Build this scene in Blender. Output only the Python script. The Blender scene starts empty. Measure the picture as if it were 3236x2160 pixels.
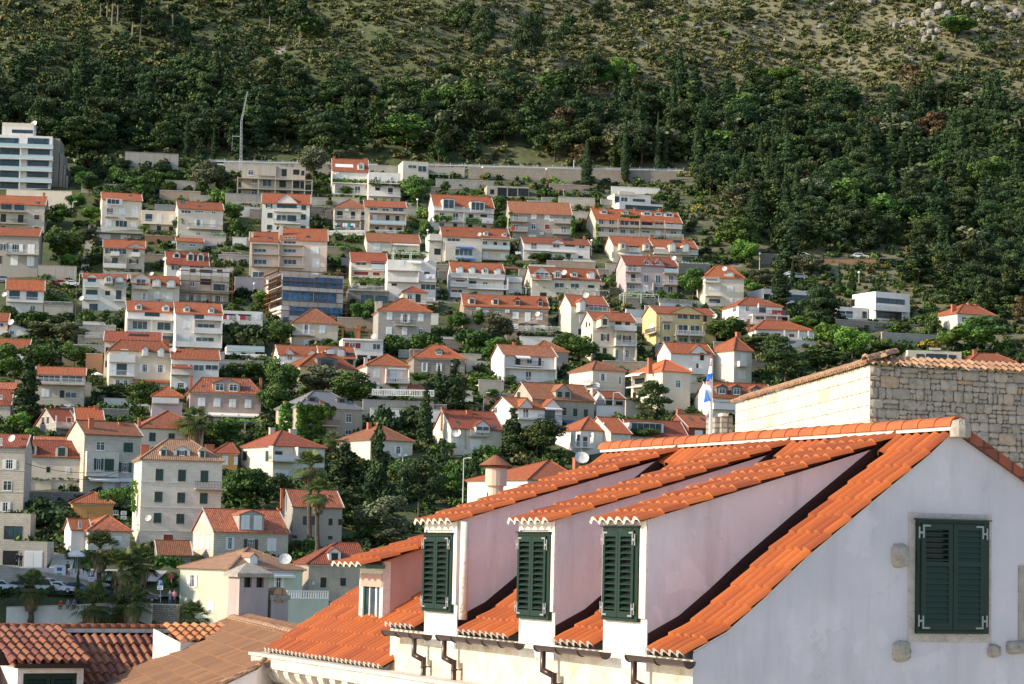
import bpy, math, random
import numpy as np
from mathutils import Vector, Matrix, Euler
R=math.radians
random.seed(7); rng=np.random.default_rng(7)
scene=bpy.context.scene
COL=scene.collection
# ---------------------------------------------------------------- camera
F=7640.5; CX,CY=1618.0,1080.0
PITCH=math.atan(660/F); ROLL=.022
CR=Euler((math.pi/2+PITCH,0,0)).to_matrix() @ Matrix.Rotation(ROLL,3,'Z')
cam_d=bpy.data.cameras.new('camera'); cam=bpy.data.objects.new('camera',cam_d); COL.objects.link(cam)
cam_d.sensor_width=36; cam_d.lens=85; cam_d.clip_start=.5; cam_d.clip_end=6000
cam.matrix_world=CR.to_4x4(); scene.camera=cam
TILES={}
for k,(x,y) in dict(A=(0,360),B=(600,440),C=(1200,460),D=(1800,560),E=(0,840),F=(600,880),G=(1300,880),H=(2436,760),I=(0,1240),J=(500,1260),K=(0,1620),L=(700,1620)).items(): TILES[k]=(x,y,2.9037)
TILES['M']=(1300,1280,1.7818); TILES['N']=(2136,1100,1.4791); TILES['O']=(0,0,1.468); TILES['Q']=(1636,0,1.468); TILES['V']=(2160,1100,5.6)
TILES['d']=(0,0,.7259); TILES['S']=(0,0,1.0)
def sp(t,x,y):
    o=TILES[t]; return o[0]+x/o[2], o[1]+y/o[2]
def ray(px,py):
    return CR @ Vector(((px-CX)/F,(CY-py)/F,-1))
def P(px,py,Y):
    v=ray(px,py); return v*(Y/v.y)
def proj(p):
    q=CR.transposed() @ Vector(p); return CX+F*q.x/-q.z, CY-F*q.y/-q.z
def zfor(X,Y,py):
    # height at which the point above (X,Y) is seen in row py
    z=0
    for _ in range(4):
        px,_y=proj((X,Y,z)); v=ray(px,py); z=v.z*Y/v.y
    return z
# ---------------------------------------------------------------- terrain
_TY=[-200,200,296,297.2,299.8,301.5,311,313,330,350,400,450,520,580,620,650,660,661,673,684,900,1100,1400]
_TZ=[-18,-18,-16,-8.5,-8.3,-6.7,-6.6,-5.2,-3,.5,12,27,47,68.5,86.5,99,103.5,104,104.3,108,233,335,470]
def th(X,Y):
    z=float(np.interp(Y,_TY,_TZ))
    if Y>684:
        k=min(1,(Y-684)/60)
        z+=k*(3.2*math.sin(X*.031+Y*.011)+2.2*math.sin(X*.07-Y*.05)+1.2*math.sin(X*.15+Y*.09)+.6*math.sin(X*.31+1)*math.sin(Y*.27))
        z-=k*.02*X
    elif X>75 and Y>520:
        k=min(1,(X-75)/40)*min(1,(Y-520)/40); z+=k*(.8*math.sin(X*.11+Y*.05)+.6*math.sin(Y*.17-X*.06))
    return z
def hit(px,py,y0=205,y1=1150):
    v=ray(px,py); v=v/v.y; Y=y0
    while Y<y1:
        p=v*Y
        if p.z<=th(p.x,Y): break
        Y+=.5 if Y>290 else .25
    return v*Y
# ---------------------------------------------------------------- materials
MATS={}
def newmat(name):
    m=bpy.data.materials.new(name); m.use_nodes=True
    nt=m.node_tree; b=nt.nodes['Principled BSDF']; return m,nt,b
def N(nt,t,**kw):
    n=nt.nodes.new(t)
    for k,v in kw.items():
        if k in n.inputs.keys() if hasattr(n.inputs,'keys') else False: n.inputs[k].default_value=v
        else: setattr(n,k,v)
    return n
def mixrgb(nt,a,b,fac,mode='MIX'):
    n=nt.nodes.new('ShaderNodeMix'); n.data_type='RGBA'; n.blend_type=mode
    for s,v in ((n.inputs[0],fac),(n.inputs[6],a),(n.inputs[7],b)):
        if isinstance(v,bpy.types.NodeSocket): nt.links.new(v,s)
        elif isinstance(v,(int,float)): s.default_value=v
        else: s.default_value=(*v,1)
    return n.outputs[2]
def noise(nt,scale,detail=3,coord='Object',rough=.6,vec=None,out='Fac'):
    if vec is None:
        tc=nt.nodes.new('ShaderNodeTexCoord'); vec=tc.outputs[coord]
    n=nt.nodes.new('ShaderNodeTexNoise'); n.inputs['Scale'].default_value=scale; n.inputs['Detail'].default_value=detail; n.inputs['Roughness'].default_value=rough
    nt.links.new(vec,n.inputs['Vector']); return n.outputs[out]
def ramp(nt,fac,stops):
    r=nt.nodes.new('ShaderNodeValToRGB'); e=r.color_ramp.elements
    while len(e)<len(stops): e.new(.5)
    for i,(p,c) in enumerate(stops):
        e[i].position=p; e[i].color=(*c,1) if not isinstance(c,(int,float)) else (c,c,c,1)
    nt.links.new(fac,r.inputs[0]); return r.outputs[0]
def bump(nt,b,h,strength=.3,dist=.02):
    n=nt.nodes.new('ShaderNodeBump'); n.inputs['Strength'].default_value=strength; n.inputs['Distance'].default_value=dist
    nt.links.new(h,n.inputs['Height']); nt.links.new(n.outputs[0],b.inputs['Normal'])
def objrand(nt):
    return nt.nodes.new('ShaderNodeObjectInfo').outputs['Random']
def plain(name,c,rough=.7,metal=0,c2=None,scale=1.5,bmp=0,bs=20):
    if name in MATS: return MATS[name]
    m,nt,b=newmat(name); b.inputs['Roughness'].default_value=rough; b.inputs['Metallic'].default_value=metal
    if c2 is None: c2=tuple(x*.82 for x in c)
    f=ramp(nt,noise(nt,scale,4),[(.35,0),(.7,1)])
    nt.links.new(mixrgb(nt,c,c2,f),b.inputs['Base Color'])
    if bmp: bump(nt,b,noise(nt,bs,3),bmp)
    MATS[name]=m; return m
def plaster(name,c,stain=.25,bmp=.25,sc=.35,streak=True):
    m,nt,b=newmat(name); b.inputs['Roughness'].default_value=.9
    tc=nt.nodes.new('ShaderNodeTexCoord')
    mp=nt.nodes.new('ShaderNodeMapping'); mp.inputs['Scale'].default_value=(1,1,.18); nt.links.new(tc.outputs['Object'],mp.inputs[0])
    s1=ramp(nt,noise(nt,sc*3,5,vec=mp.outputs[0]),[(.42,0),(.8,1)])
    s2=ramp(nt,noise(nt,sc,4),[(.3,0),(.8,1)])
    dirt=tuple(x*.62 for x in c)
    col=mixrgb(nt,c,tuple(x*.86*k for x,k in zip(c,(1,.98,.93))),s2)
    mm=nt.nodes.new('ShaderNodeMath'); mm.operation='MULTIPLY'; mm.inputs[1].default_value=stain; nt.links.new(s1,mm.inputs[0])
    col=mixrgb(nt,col,dirt,mm.outputs[0])
    nt.links.new(col,b.inputs['Base Color'])
    if bmp: bump(nt,b,noise(nt,8,4),bmp)
    MATS[name]=m; return m
def brick(name,c1,c2,mort,w=.6,h=.28,ms=.02,bmp=.5,noisec=.5,sq=1.0,tint=None):
    m,nt,b=newmat(name); b.inputs['Roughness'].default_value=.9
    tc=nt.nodes.new('ShaderNodeTexCoord')
    t=nt.nodes.new('ShaderNodeTexBrick'); t.inputs['Scale'].default_value=1
    t.inputs['Brick Width'].default_value=w; t.inputs['Row Height'].default_value=h; t.inputs['Mortar Size'].default_value=ms
    t.inputs['Mortar Smooth'].default_value=.3
    t.squash=sq; t.squash_frequency=3
    # slightly wobbling courses
    nz=noise(nt,1.3,3,vec=tc.outputs['UV'],out='Color')
    vm=nt.nodes.new('ShaderNodeVectorMath'); vm.operation='MULTIPLY_ADD'; vm.inputs[1].default_value=(.06,.06,0)
    nt.links.new(nz,vm.inputs[0]); nt.links.new(tc.outputs['UV'],vm.inputs[2]); nt.links.new(vm.outputs[0],t.inputs['Vector'])
    t.inputs['Color1'].default_value=(*c1,1); t.inputs['Color2'].default_value=(*c2,1); t.inputs['Mortar'].default_value=(*mort,1)
    f=ramp(nt,noise(nt,.5,5),[(.35,0),(.75,1)])
    mm=nt.nodes.new('ShaderNodeMath'); mm.operation='MULTIPLY'; mm.inputs[1].default_value=noisec; nt.links.new(f,mm.inputs[0])
    col=mixrgb(nt,t.outputs['Color'],tuple(x*.6 for x in (tint or c2)),mm.outputs[0])
    nt.links.new(col,b.inputs['Base Color'])
    inv=nt.nodes.new('ShaderNodeMath'); inv.operation='MULTIPLY_ADD'; inv.inputs[1].default_value=-1; nt.links.new(t.outputs['Fac'],inv.inputs[0])
    nt.links.new(noise(nt,6,4),inv.inputs[2])
    bump(nt,b,inv.outputs[0],bmp,.04); MATS[name]=m; return m
def tilemat(name,c1,c2,pw=.26,pl=.42,old=.2,oldc=(.25,.12,.07),ridge=.05):
    m,nt,b=newmat(name); b.inputs['Roughness'].default_value=.75
    tc=nt.nodes.new('ShaderNodeTexCoord')
    t=nt.nodes.new('ShaderNodeTexBrick'); t.inputs['Scale'].default_value=1; t.offset=0
    t.inputs['Brick Width'].default_value=pw; t.inputs['Row Height'].default_value=pl; t.inputs['Mortar Size'].default_value=.018
    t.inputs['Color1'].default_value=(*c1,1); t.inputs['Color2'].default_value=(*c2,1); t.inputs['Mortar'].default_value=(*[x*.45 for x in c2],1)
    nt.links.new(tc.outputs['UV'],t.inputs['Vector'])
    f=ramp(nt,noise(nt,.6,5),[(.4,0),(.75,1)])
    mm=nt.nodes.new('ShaderNodeMath'); mm.operation='MULTIPLY'; mm.inputs[1].default_value=old; nt.links.new(f,mm.inputs[0])
    col=mixrgb(nt,t.outputs['Color'],oldc,mm.outputs[0])
    # per-roof shade
    r=objrand(nt); hv=nt.nodes.new('ShaderNodeHueSaturation'); mr=nt.nodes.new('ShaderNodeMapRange'); mr.inputs[3].default_value=.72; mr.inputs[4].default_value=1.12
    nt.links.new(r,mr.inputs[0]); nt.links.new(mr.outputs[0],hv.inputs['Value']); nt.links.new(col,hv.inputs['Color'])
    nt.links.new(hv.outputs[0],b.inputs['Base Color'])
    sx=nt.nodes.new('ShaderNodeSeparateXYZ'); nt.links.new(tc.outputs['UV'],sx.inputs[0])
    m1=nt.nodes.new('ShaderNodeMath'); m1.operation='MULTIPLY'; m1.inputs[1].default_value=math.pi/pw; nt.links.new(sx.outputs[0],m1.inputs[0])
    m2=nt.nodes.new('ShaderNodeMath'); m2.operation='SINE'; nt.links.new(m1.outputs[0],m2.inputs[0])
    m3=nt.nodes.new('ShaderNodeMath'); m3.operation='ABSOLUTE'; nt.links.new(m2.outputs[0],m3.inputs[0])
    bump(nt,b,m3.outputs[0],.9,ridge); MATS[name]=m; return m
def glassmat(name,c,rough=.12,spec=.8):
    m,nt,b=newmat(name); b.inputs['Roughness'].default_value=rough
    try: b.inputs['Specular IOR Level'].default_value=spec
    except KeyError: pass
    r=objrand(nt)
    col=ramp(nt,r,[(0,tuple(x*.6 for x in c)),(1,tuple(x*1.5 for x in c))])
    col=mixrgb(nt,col,tuple(x*.4 for x in c),ramp(nt,noise(nt,.9,2),[(.4,0),(.65,1)]))
    nt.links.new(col,b.inputs['Base Color']); MATS[name]=m; return m
W=MATS
def fgplaster(name,c,sc,streak,crack):
    m,nt,b=newmat(name); b.inputs['Roughness'].default_value=.92; tc=nt.nodes.new('ShaderNodeTexCoord')
    mp=nt.nodes.new('ShaderNodeMapping'); mp.inputs['Scale'].default_value=(1,1,.12); nt.links.new(tc.outputs['Object'],mp.inputs[0])
    col=mixrgb(nt,c,tuple(x*.84*k for x,k in zip(c,(.98,1,1.02))),ramp(nt,noise(nt,.7,6),[(.35,0),(.7,1)]))
    def mul(s,k): q=nt.nodes.new('ShaderNodeMath'); q.operation='MULTIPLY'; q.inputs[1].default_value=k; nt.links.new(s,q.inputs[0]); return q.outputs[0]
    col=mixrgb(nt,col,tuple(x*.6 for x in c),mul(ramp(nt,noise(nt,2.2,6,vec=mp.outputs[0],rough=.7),[(.50,0),(.72,1)]),streak))
    col=mixrgb(nt,col,tuple(min(1,x*1.12) for x in c),mul(ramp(nt,noise(nt,1.3,3),[(.60,0),(.64,1)]),.35))
    v=nt.nodes.new('ShaderNodeTexVoronoi'); v.feature='DISTANCE_TO_EDGE'; v.inputs['Scale'].default_value=.55
    nz=noise(nt,2.5,5,out='Color'); vm=nt.nodes.new('ShaderNodeVectorMath'); vm.operation='MULTIPLY_ADD'; vm.inputs[1].default_value=(.9,.9,.9); nt.links.new(nz,vm.inputs[0]); nt.links.new(tc.outputs['Object'],vm.inputs[2]); nt.links.new(vm.outputs[0],v.inputs['Vector'])
    cr=nt.nodes.new('ShaderNodeMath'); cr.operation='MULTIPLY'; nt.links.new(ramp(nt,v.outputs['Distance'],[(0,1),(.008,0)]),cr.inputs[0]); nt.links.new(ramp(nt,noise(nt,.9,2),[(.52,0),(.6,1)]),cr.inputs[1])
    col=mixrgb(nt,col,tuple(x*.45 for x in c),mul(cr.outputs[0],crack))
    nt.links.new(col,b.inputs['Base Color']); h=nt.nodes.new('ShaderNodeMath'); h.operation='ADD'; nt.links.new(noise(nt,5,6),h.inputs[0]); nt.links.new(noise(nt,1.2,3),h.inputs[1]); bump(nt,b,h.outputs[0],.28,.04); MATS[name]=m
fgplaster('fg_pink',(.71,.645,.66),1,.5,.3); fgplaster('fg_gable',(.55,.525,.55),1,.38,.3)
plaster('white',(.75,.735,.71),.4); plaster('cream',(.70,.63,.52),.35); plaster('beige',(.60,.53,.43),.4)
plaster('grey',(.36,.34,.31),.4); plaster('concrete',(.44,.405,.35),.6); plaster('pink',(.66,.46,.42),.3); plaster('palepink',(.70,.57,.50),.3)
plaster('yellow',(.66,.52,.26),.3); plaster('ochre',(.60,.34,.12),.35); plaster('lime',(.56,.585,.475),.4); plaster('brownwall',(.22,.07,.05),.3)
plaster('dirty',(.42,.38,.31),.8); plaster('mauve',(.50,.42,.43),.35)
plaster('fg_oldpink',(.52,.31,.26),.45,.4,1.4)
brick('stone',(.62,.57,.48),(.52,.47,.39),(.30,.27,.23)); brick('greystone',(.44,.42,.38),(.36,.34,.31),(.22,.2,.18),.55,.3)
brick('brownstone',(.44,.33,.25),(.35,.27,.20),(.3,.24,.19),.5,.25); brick('pinkstone',(.50,.37,.31),(.40,.31,.26),(.42,.34,.3),.42,.24,.05,.8,.6,.7)
brick('rubble',(.42,.38,.32),(.30,.27,.23),(.17,.15,.13),.45,.26,.04,.9,.5,.7); brick('palestone',(.73,.68,.58),(.65,.60,.50),(.42,.38,.31),.62,.3,.012,.25,.25)
tilemat('tile',(.46,.125,.032),(.28,.068,.022),old=.55); tilemat('tile_red',(.36,.085,.033),(.23,.052,.026),old=.3); tilemat('tile_old',(.42,.155,.06),(.23,.08,.036),old=.8)
tilemat('tile_tan',(.50,.30,.18),(.38,.21,.12),.3,old=.4); tilemat('tile_mix',(.56,.18,.07),(.30,.08,.045),.3,.5,.35); tilemat('tile_bright',(.62,.17,.05),(.50,.12,.04))
tilemat('slate',(.20,.21,.22),(.16,.165,.17),.35,.35,.3,(.1,.1,.1),.02)
glassmat('glass',(.05,.085,.11),.15,.4); glassmat('blueglass',(.03,.19,.42),.25,.5); glassmat('tealglass',(.022,.065,.095),.15,.4); glassmat('dark',(.018,.02,.022),.3,.3)
def flat(name,c,rough=.6,metal=0):
    m,nt,b=newmat(name); b.inputs['Base Color'].default_value=(*c,1); b.inputs['Roughness'].default_value=rough; b.inputs['Metallic'].default_value=metal; MATS[name]=m; return m
for n_,c_,r_,m_ in (('framew',(.75,.75,.73),.5,0),('frameg',(.02,.09,.07),.5,0),('shutw',(.72,.73,.72),.6,0),('shutg',(.014,.05,.038),.6,0),('shutb',(.07,.035,.025),.6,0),('shutr',(.22,.03,.025),.6,0),
    ('darkmetal',(.04,.04,.045),.4,.6),('steel',(.55,.56,.57),.35,.8),('galv',(.5,.52,.53),.5,.5),('rust',(.26,.10,.05),.8,.2),('wood',(.28,.17,.09),.8,0),('dish',(.55,.55,.54),.5,0),
    ('awn_w',(.72,.70,.66),.8,0),('awn_b',(.05,.16,.42),.8,0),('awn_g',(.01,.12,.10),.8,0),('cloth_w',(.78,.79,.82),.8,0),('red',(.5,.03,.03),.6,0),('teal',(.02,.35,.38),.6,0),('blue',(.04,.12,.32),.5,0),
    ('asphalt',(.06,.06,.062),.9,0),('carw',(.7,.71,.72),.25,0),('carg',(.22,.24,.26),.25,.5),('cark',(.02,.022,.026),.2,0),('carr',(.35,.02,.02),.25,0),('carb',(.05,.09,.16),.25,.3),('tyre',(.015,.015,.015),.8,0),
    ('skin',(.5,.3,.22),.6,0),('hairk',(.03,.02,.015),.8,0),('gutter',(.055,.035,.03),.35,.4),('hinge',(.26,.27,.27),.6,.2),('mortar',(.58,.54,.48),.9,0),('flash',(.035,.018,.018),.45,.3),('white_p',(.8,.8,.8),.6,0)):
    flat(n_,c_,r_,m_)
SHUT={'w':'shutw','g':'shutg','b':'shutb','r':'shutr'}
# ---------------------------------------------------------------- mesh builder
class MB:
    def __init__(s): s.v=[]; s.f=[]; s.m=[]; s.mats=[]; s.smooth=False
    def mi(s,m):
        if m not in s.mats: s.mats.append(m)
        return s.mats.index(m)
    def face(s,pts,m):
        i=len(s.v); s.v+= [tuple(p) for p in pts]; s.f.append(tuple(range(i,i+len(pts)))); s.m.append(s.mi(m))
    def hexa(s,c,m,skip=()):
        # c: 8 corners, bottom 0-3 ccw, top 4-7
        for k,q in enumerate(((3,2,1,0),(4,5,6,7),(0,1,5,4),(1,2,6,5),(2,3,7,6),(3,0,4,7))):
            if k not in skip: s.face([c[i] for i in q],m)
    def box(s,fr,a0,a1,b0,b1,c0,c1,m):
        s.hexa([fr(a,b,c) for c in (c0,c1) for a,b in ((a0,b0),(a1,b0),(a1,b1),(a0,b1))],m)
    def bar(s,p,q,w,m,w2=None):
        p=Vector(p);q=Vector(q);d=(q-p)
        if d.length<1e-6: return
        d.normalize(); up=Vector((0,0,1)) if abs(d.z)<.9 else Vector((1,0,0))
        x=d.cross(up).normalized()*w/2; y=d.cross(x).normalized()*(w2 or w)/2
        s.hexa([p-x-y,p+x-y,p+x+y,p-x+y,q-x-y,q+x-y,q+x+y,q-x+y],m)
    def tube(s,pts,r,m,n=8,caps=True):
        rings=[]; pts=[Vector(p) for p in pts]
        if not isinstance(r,(list,tuple)): r=[r]*len(pts)
        for i,p in enumerate(pts):
            d=(pts[min(i+1,len(pts)-1)]-pts[max(i-1,0)]).normalized()
            up=Vector((0,0,1)) if abs(d.z)<.95 else Vector((1,0,0))
            x=d.cross(up).normalized(); y=d.cross(x)
            rings.append([p+(x*math.cos(t)+y*math.sin(t))*r[i] for t in [2*math.pi*k/n for k in range(n)]])
        for a,b in zip(rings,rings[1:]):
            for k in range(n): s.face([a[k],a[(k+1)%n],b[(k+1)%n],b[k]],m)
        if caps: s.face(rings[0][::-1],m); s.face(rings[-1],m)
    def lathe(s,c,prof,m,n=12):
        c=Vector(c)
        for (r0,z0),(r1,z1) in zip(prof,prof[1:]):
            for k in range(n):
                t0,t1=2*math.pi*k/n,2*math.pi*(k+1)/n
                q=[c+Vector((r*math.cos(t),r*math.sin(t),z)) for r,z,t in ((r0,z0,t0),(r0,z0,t1),(r1,z1,t1),(r1,z1,t0))]
                if r0<1e-4: q=q[1:]
                elif r1<1e-4: q=q[:3]
                s.face(q,m)
    def build(s,name,parent=None,off=None,smooth=False):
        if not s.f: return None
        off=off if off is not None else (rootloc(parent) if parent else Vector((0,0,0)))
        V=np.array(s.v,dtype=np.float64)
        me=bpy.data.meshes.new(name)
        L=np.array([len(f) for f in s.f]); idx=np.concatenate([np.array(f) for f in s.f])
        # merge duplicate points so shading and islands are right
        key=np.round(V*2000).astype(np.int64); uq,first,inv=np.unique(key,axis=0,return_index=True,return_inverse=True)
        inv=inv.ravel(); Vm=V[first]-np.array(off); idxm=inv[idx]
        st=np.concatenate([[0],np.cumsum(L)[:-1]])
        me.vertices.add(len(Vm)); me.vertices.foreach_set('co',Vm.ravel())
        me.loops.add(len(idxm)); me.loops.foreach_set('vertex_index',idxm)
        me.polygons.add(len(L)); me.polygons.foreach_set('loop_start',st); me.polygons.foreach_set('loop_total',L)
        me.polygons.foreach_set('material_index',np.array(s.m))
        for m in s.mats: me.materials.append(MATS[m] if isinstance(m,str) else m)
        # planar uv in metres
        a=V[idx[st]]; b=V[idx[st+1]]; c=V[idx[st+2]]
        n=np.cross(b-a,c-b); ln=np.linalg.norm(n,axis=1,keepdims=True); n=n/np.maximum(ln,1e-12)
        t=np.stack([-n[:,1],n[:,0],np.zeros(len(n))],1); lt=np.linalg.norm(t,axis=1,keepdims=True)
        hz=lt[:,0]<.05; t=t/np.maximum(lt,1e-9); t[hz]=[1,0,0]
        bb=np.cross(n,t); bb[hz]=[0,1,0]
        fi=np.repeat(np.arange(len(L)),L)
        U=np.stack([(V[idx]*t[fi]).sum(1),(V[idx]*bb[fi]).sum(1)],1)
        uv=me.uv_layers.new(name='UVMap'); uv.data.foreach_set('uv',U.ravel().astype(np.float32))
        me.update(); me.validate()
        me.polygons.foreach_set('use_smooth',np.full(len(L),bool(smooth)))
        o=bpy.data.objects.new(name,me); COL.objects.link(o)
        if parent: o.parent=parent
        else: o.location=off
        return o
def rootloc(o):
    while o.parent: o=o.parent
    return o.location.copy()
def tag(o,label,cat,group=None,kind=None):
    if label: o['label']=label
    if cat: o['category']=cat
    if group: o['group']=group
    if kind: o['kind']=kind
    return o
def root(name,loc,label,cat,group=None):
    o=bpy.data.objects.new(name,None); COL.objects.link(o); o.location=loc; o.empty_display_size=.5
    return tag(o,label,cat,group)
def single(mb,name,label,cat,group=None,kind=None,smooth=False,loc=None):
    V=np.array(mb.v); 
    if loc is None: loc=Vector(((V[:,0].min()+V[:,0].max())/2,(V[:,1].min()+V[:,1].max())/2,V[:,2].min()))
    o=mb.build(name,None,off=Vector(loc),smooth=smooth); return tag(o,label,cat,group,kind)
def struct(mb,name,smooth=False):
    o=mb.build(name,None,off=Vector((0,0,0)),smooth=smooth); o['kind']='structure'; return o
class Fr:
    def __init__(s,O,yaw=None,u=None):
        s.O=Vector(O)
        if u is None: s.u=Vector((math.cos(yaw),math.sin(yaw),0))
        else: s.u=Vector(u).normalized()
        s.v=Vector((-s.u.y,s.u.x,0)); s.z=Vector((0,0,1))
    def __call__(s,a,b,c): return s.O+s.u*a+s.v*b+s.z*c
    def inv(s,p):
        d=Vector(p)-s.O; return d.dot(s.u),d.dot(s.v),d.z
    def pick(s,px,py,b=0.0):
        v=ray(px,py); k=(s.O.dot(s.v)+b)/v.dot(s.v); q=s.inv(v*k); return q[0],q[2]
    def picka(s,px,py,a=0.0):
        v=ray(px,py); k=(s.O.dot(s.u)+a)/v.dot(s.u); q=s.inv(v*k); return q[1],q[2]
# ---------------------------------------------------------------- light and sky
SUN_AZ=17; SUN_EL=27     # azimuth: degrees behind the camera's left; elevation
def setup_light():
    w=bpy.data.worlds.new('World'); scene.world=w; w.use_nodes=True; nt=w.node_tree
    sky=nt.nodes.new('ShaderNodeTexSky'); sky.sky_type='NISHITA'; sky.sun_disc=False
    s=Vector((-math.cos(R(SUN_AZ))*math.cos(R(SUN_EL)),-math.sin(R(SUN_AZ))*math.cos(R(SUN_EL)),math.sin(R(SUN_EL))))
    sky.sun_elevation=R(SUN_EL); sky.sun_rotation=math.atan2(s.x,s.y); sky.altitude=50; sky.air_density=1.0; sky.dust_density=1.0
    nt.links.new(sky.outputs[0],nt.nodes['Background'].inputs[0]); nt.nodes['Background'].inputs[1].default_value=.15
    l=bpy.data.lights.new('sun','SUN'); l.energy=3.6; l.angle=R(.5); l.color=(1,.85,.65)
    o=bpy.data.objects.new('sun',l); COL.objects.link(o); o.rotation_euler=s.to_track_quat('Z','Y').to_euler(); o.location=(-40,-20,60)
    scene.view_settings.view_transform='Standard'; scene.view_settings.look='None'; scene.view_settings.exposure=.76; scene.view_settings.gamma=1
    scene.cycles.max_bounces=5; scene.cycles.diffuse_bounces=3; scene.cycles.glossy_bounces=2; scene.cycles.transmission_bounces=3
setup_light()
# ================================================================ FOREGROUND ROOFS
def tilefg(name,c,c2,rough=.55):
    m,nt,b=newmat(name); b.inputs['Roughness'].default_value=rough
    at=nt.nodes.new('ShaderNodeAttribute'); at.attribute_name='tint'
    col=ramp(nt,at.outputs['Fac'],[(0,c),(.5,tuple((x+y)/2 for x,y in zip(c,c2))),(1,c2)])
    st=ramp(nt,noise(nt,1.7,6,rough=.7),[(.52,0),(.78,1)])
    mm=nt.nodes.new('ShaderNodeMath'); mm.operation='MULTIPLY'; mm.inputs[1].default_value=.5; nt.links.new(st,mm.inputs[0])
    col=mixrgb(nt,col,tuple(x*.55+.02 for x in c2),mm.outputs[0])
    nt.links.new(col,b.inputs['Base Color']); bump(nt,b,noise(nt,30,3),.12); MATS[name]=m
tilefg('t_orange',(.43,.108,.018),(.28,.062,.014)); tilefg('t_barrel',(.27,.10,.038),(.13,.03,.016)); tilefg('t_brown',(.27,.14,.066),(.18,.085,.04),.7); tilefg('t_gold',(.46,.21,.07),(.38,.13,.04))
tilefg('t_weath',(.46,.28,.16),(.26,.14,.08),.85)
flat('t_lip',(.50,.21,.09),.7); flat('t_lipb',(.42,.25,.14),.7)  # orange tile lips painted lighter, for the sun their edges catch
def fgstone(name,c,blot,bs=3.0):
    m,nt,b=newmat(name); b.inputs['Roughness'].default_value=.92
    n1=noise(nt,bs,7,rough=.65); col=mixrgb(nt,c,blot,ramp(nt,n1,[(.42,0),(.55,.35),(.68,1)]))
    v=nt.nodes.new('ShaderNodeTexVoronoi'); v.inputs['Scale'].default_value=4.5; tc=nt.nodes.new('ShaderNodeTexCoord')
    nz=noise(nt,3,3,out='Color'); vm=nt.nodes.new('ShaderNodeVectorMath'); vm.operation='MULTIPLY_ADD'; vm.inputs[1].default_value=(.4,.4,.4); nt.links.new(nz,vm.inputs[0]); nt.links.new(tc.outputs['Object'],vm.inputs[2]); nt.links.new(vm.outputs[0],v.inputs['Vector'])
    v.feature='DISTANCE_TO_EDGE'; e=ramp(nt,v.outputs['Distance'],[(0,0),(.07,1)])
    col=mixrgb(nt,tuple(x*.8 for x in c),col,ramp(nt,e,[(0,.65),(1,1)]))
    nt.links.new(col,b.inputs['Base Color'])
    h=nt.nodes.new('ShaderNodeMath'); h.operation='MULTIPLY_ADD'; h.inputs[1].default_value=.8; nt.links.new(e,h.inputs[0]); nt.links.new(noise(nt,7,6),h.inputs[2])
    bump(nt,b,h.outputs[0],.4,.03); MATS[name]=m
fgstone('fg_stone',(.68,.59,.46),(.40,.31,.22)); fgstone('fg_frame',(.74,.70,.63),(.60,.53,.44),1.5); fgstone('fg_cornice',(.60,.55,.47),(.36,.33,.29),5)
fgstone('fg_sur',(.44,.40,.36),(.34,.30,.27),5); fgstone('fg_block',(.34,.31,.26),(.20,.18,.16),6)
RD=Vector((-.408,.913,0)); GD=Vector((.913,.408,0))
C0=P(2190,2066,34.0); 
def FW(a,t,z): return Vector((C0.x,C0.y,0))+RD*a+GD*t+Vector((0,0,z))
FAC=Fr((C0.x,C0.y,0),u=-RD)       # a'=-a, b=t (inward)
GAB=Fr((C0.x,C0.y,0),u=GD)        # a'=t, b=a (inward)
def N2S(x,y): return sp('N',x,y)
def rayplane(px,py,p0,n):
    v=ray(px,py); return v*(Vector(p0).dot(n)/v.dot(n))
def fwinv(p):
    d=Vector(p)-Vector((C0.x,C0.y,0)); return d.dot(RD),d.dot(GD),d.z
class Path:
    # (t,z) polyline in the slope plane -> arc length position
    def __init__(s,pts): s.p=[Vector((x,y)) for x,y in pts]; s.l=[0]
    def go(s):
        for a,b in zip(s.p,s.p[1:]): s.l.append(s.l[-1]+(b-a).length)
        return s
    def at(s,v):
        i=0
        while i<len(s.l)-2 and v>s.l[i+1]: i+=1
        a,b=s.p[i],s.p[i+1]; k=(v-s.l[i])/(s.l[i+1]-s.l[i]); q=a+(b-a)*k
        d=(b-a).normalized()
        if 0<i or v>0:
            # smooth the direction near joints
            pass
        return q,d
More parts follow.
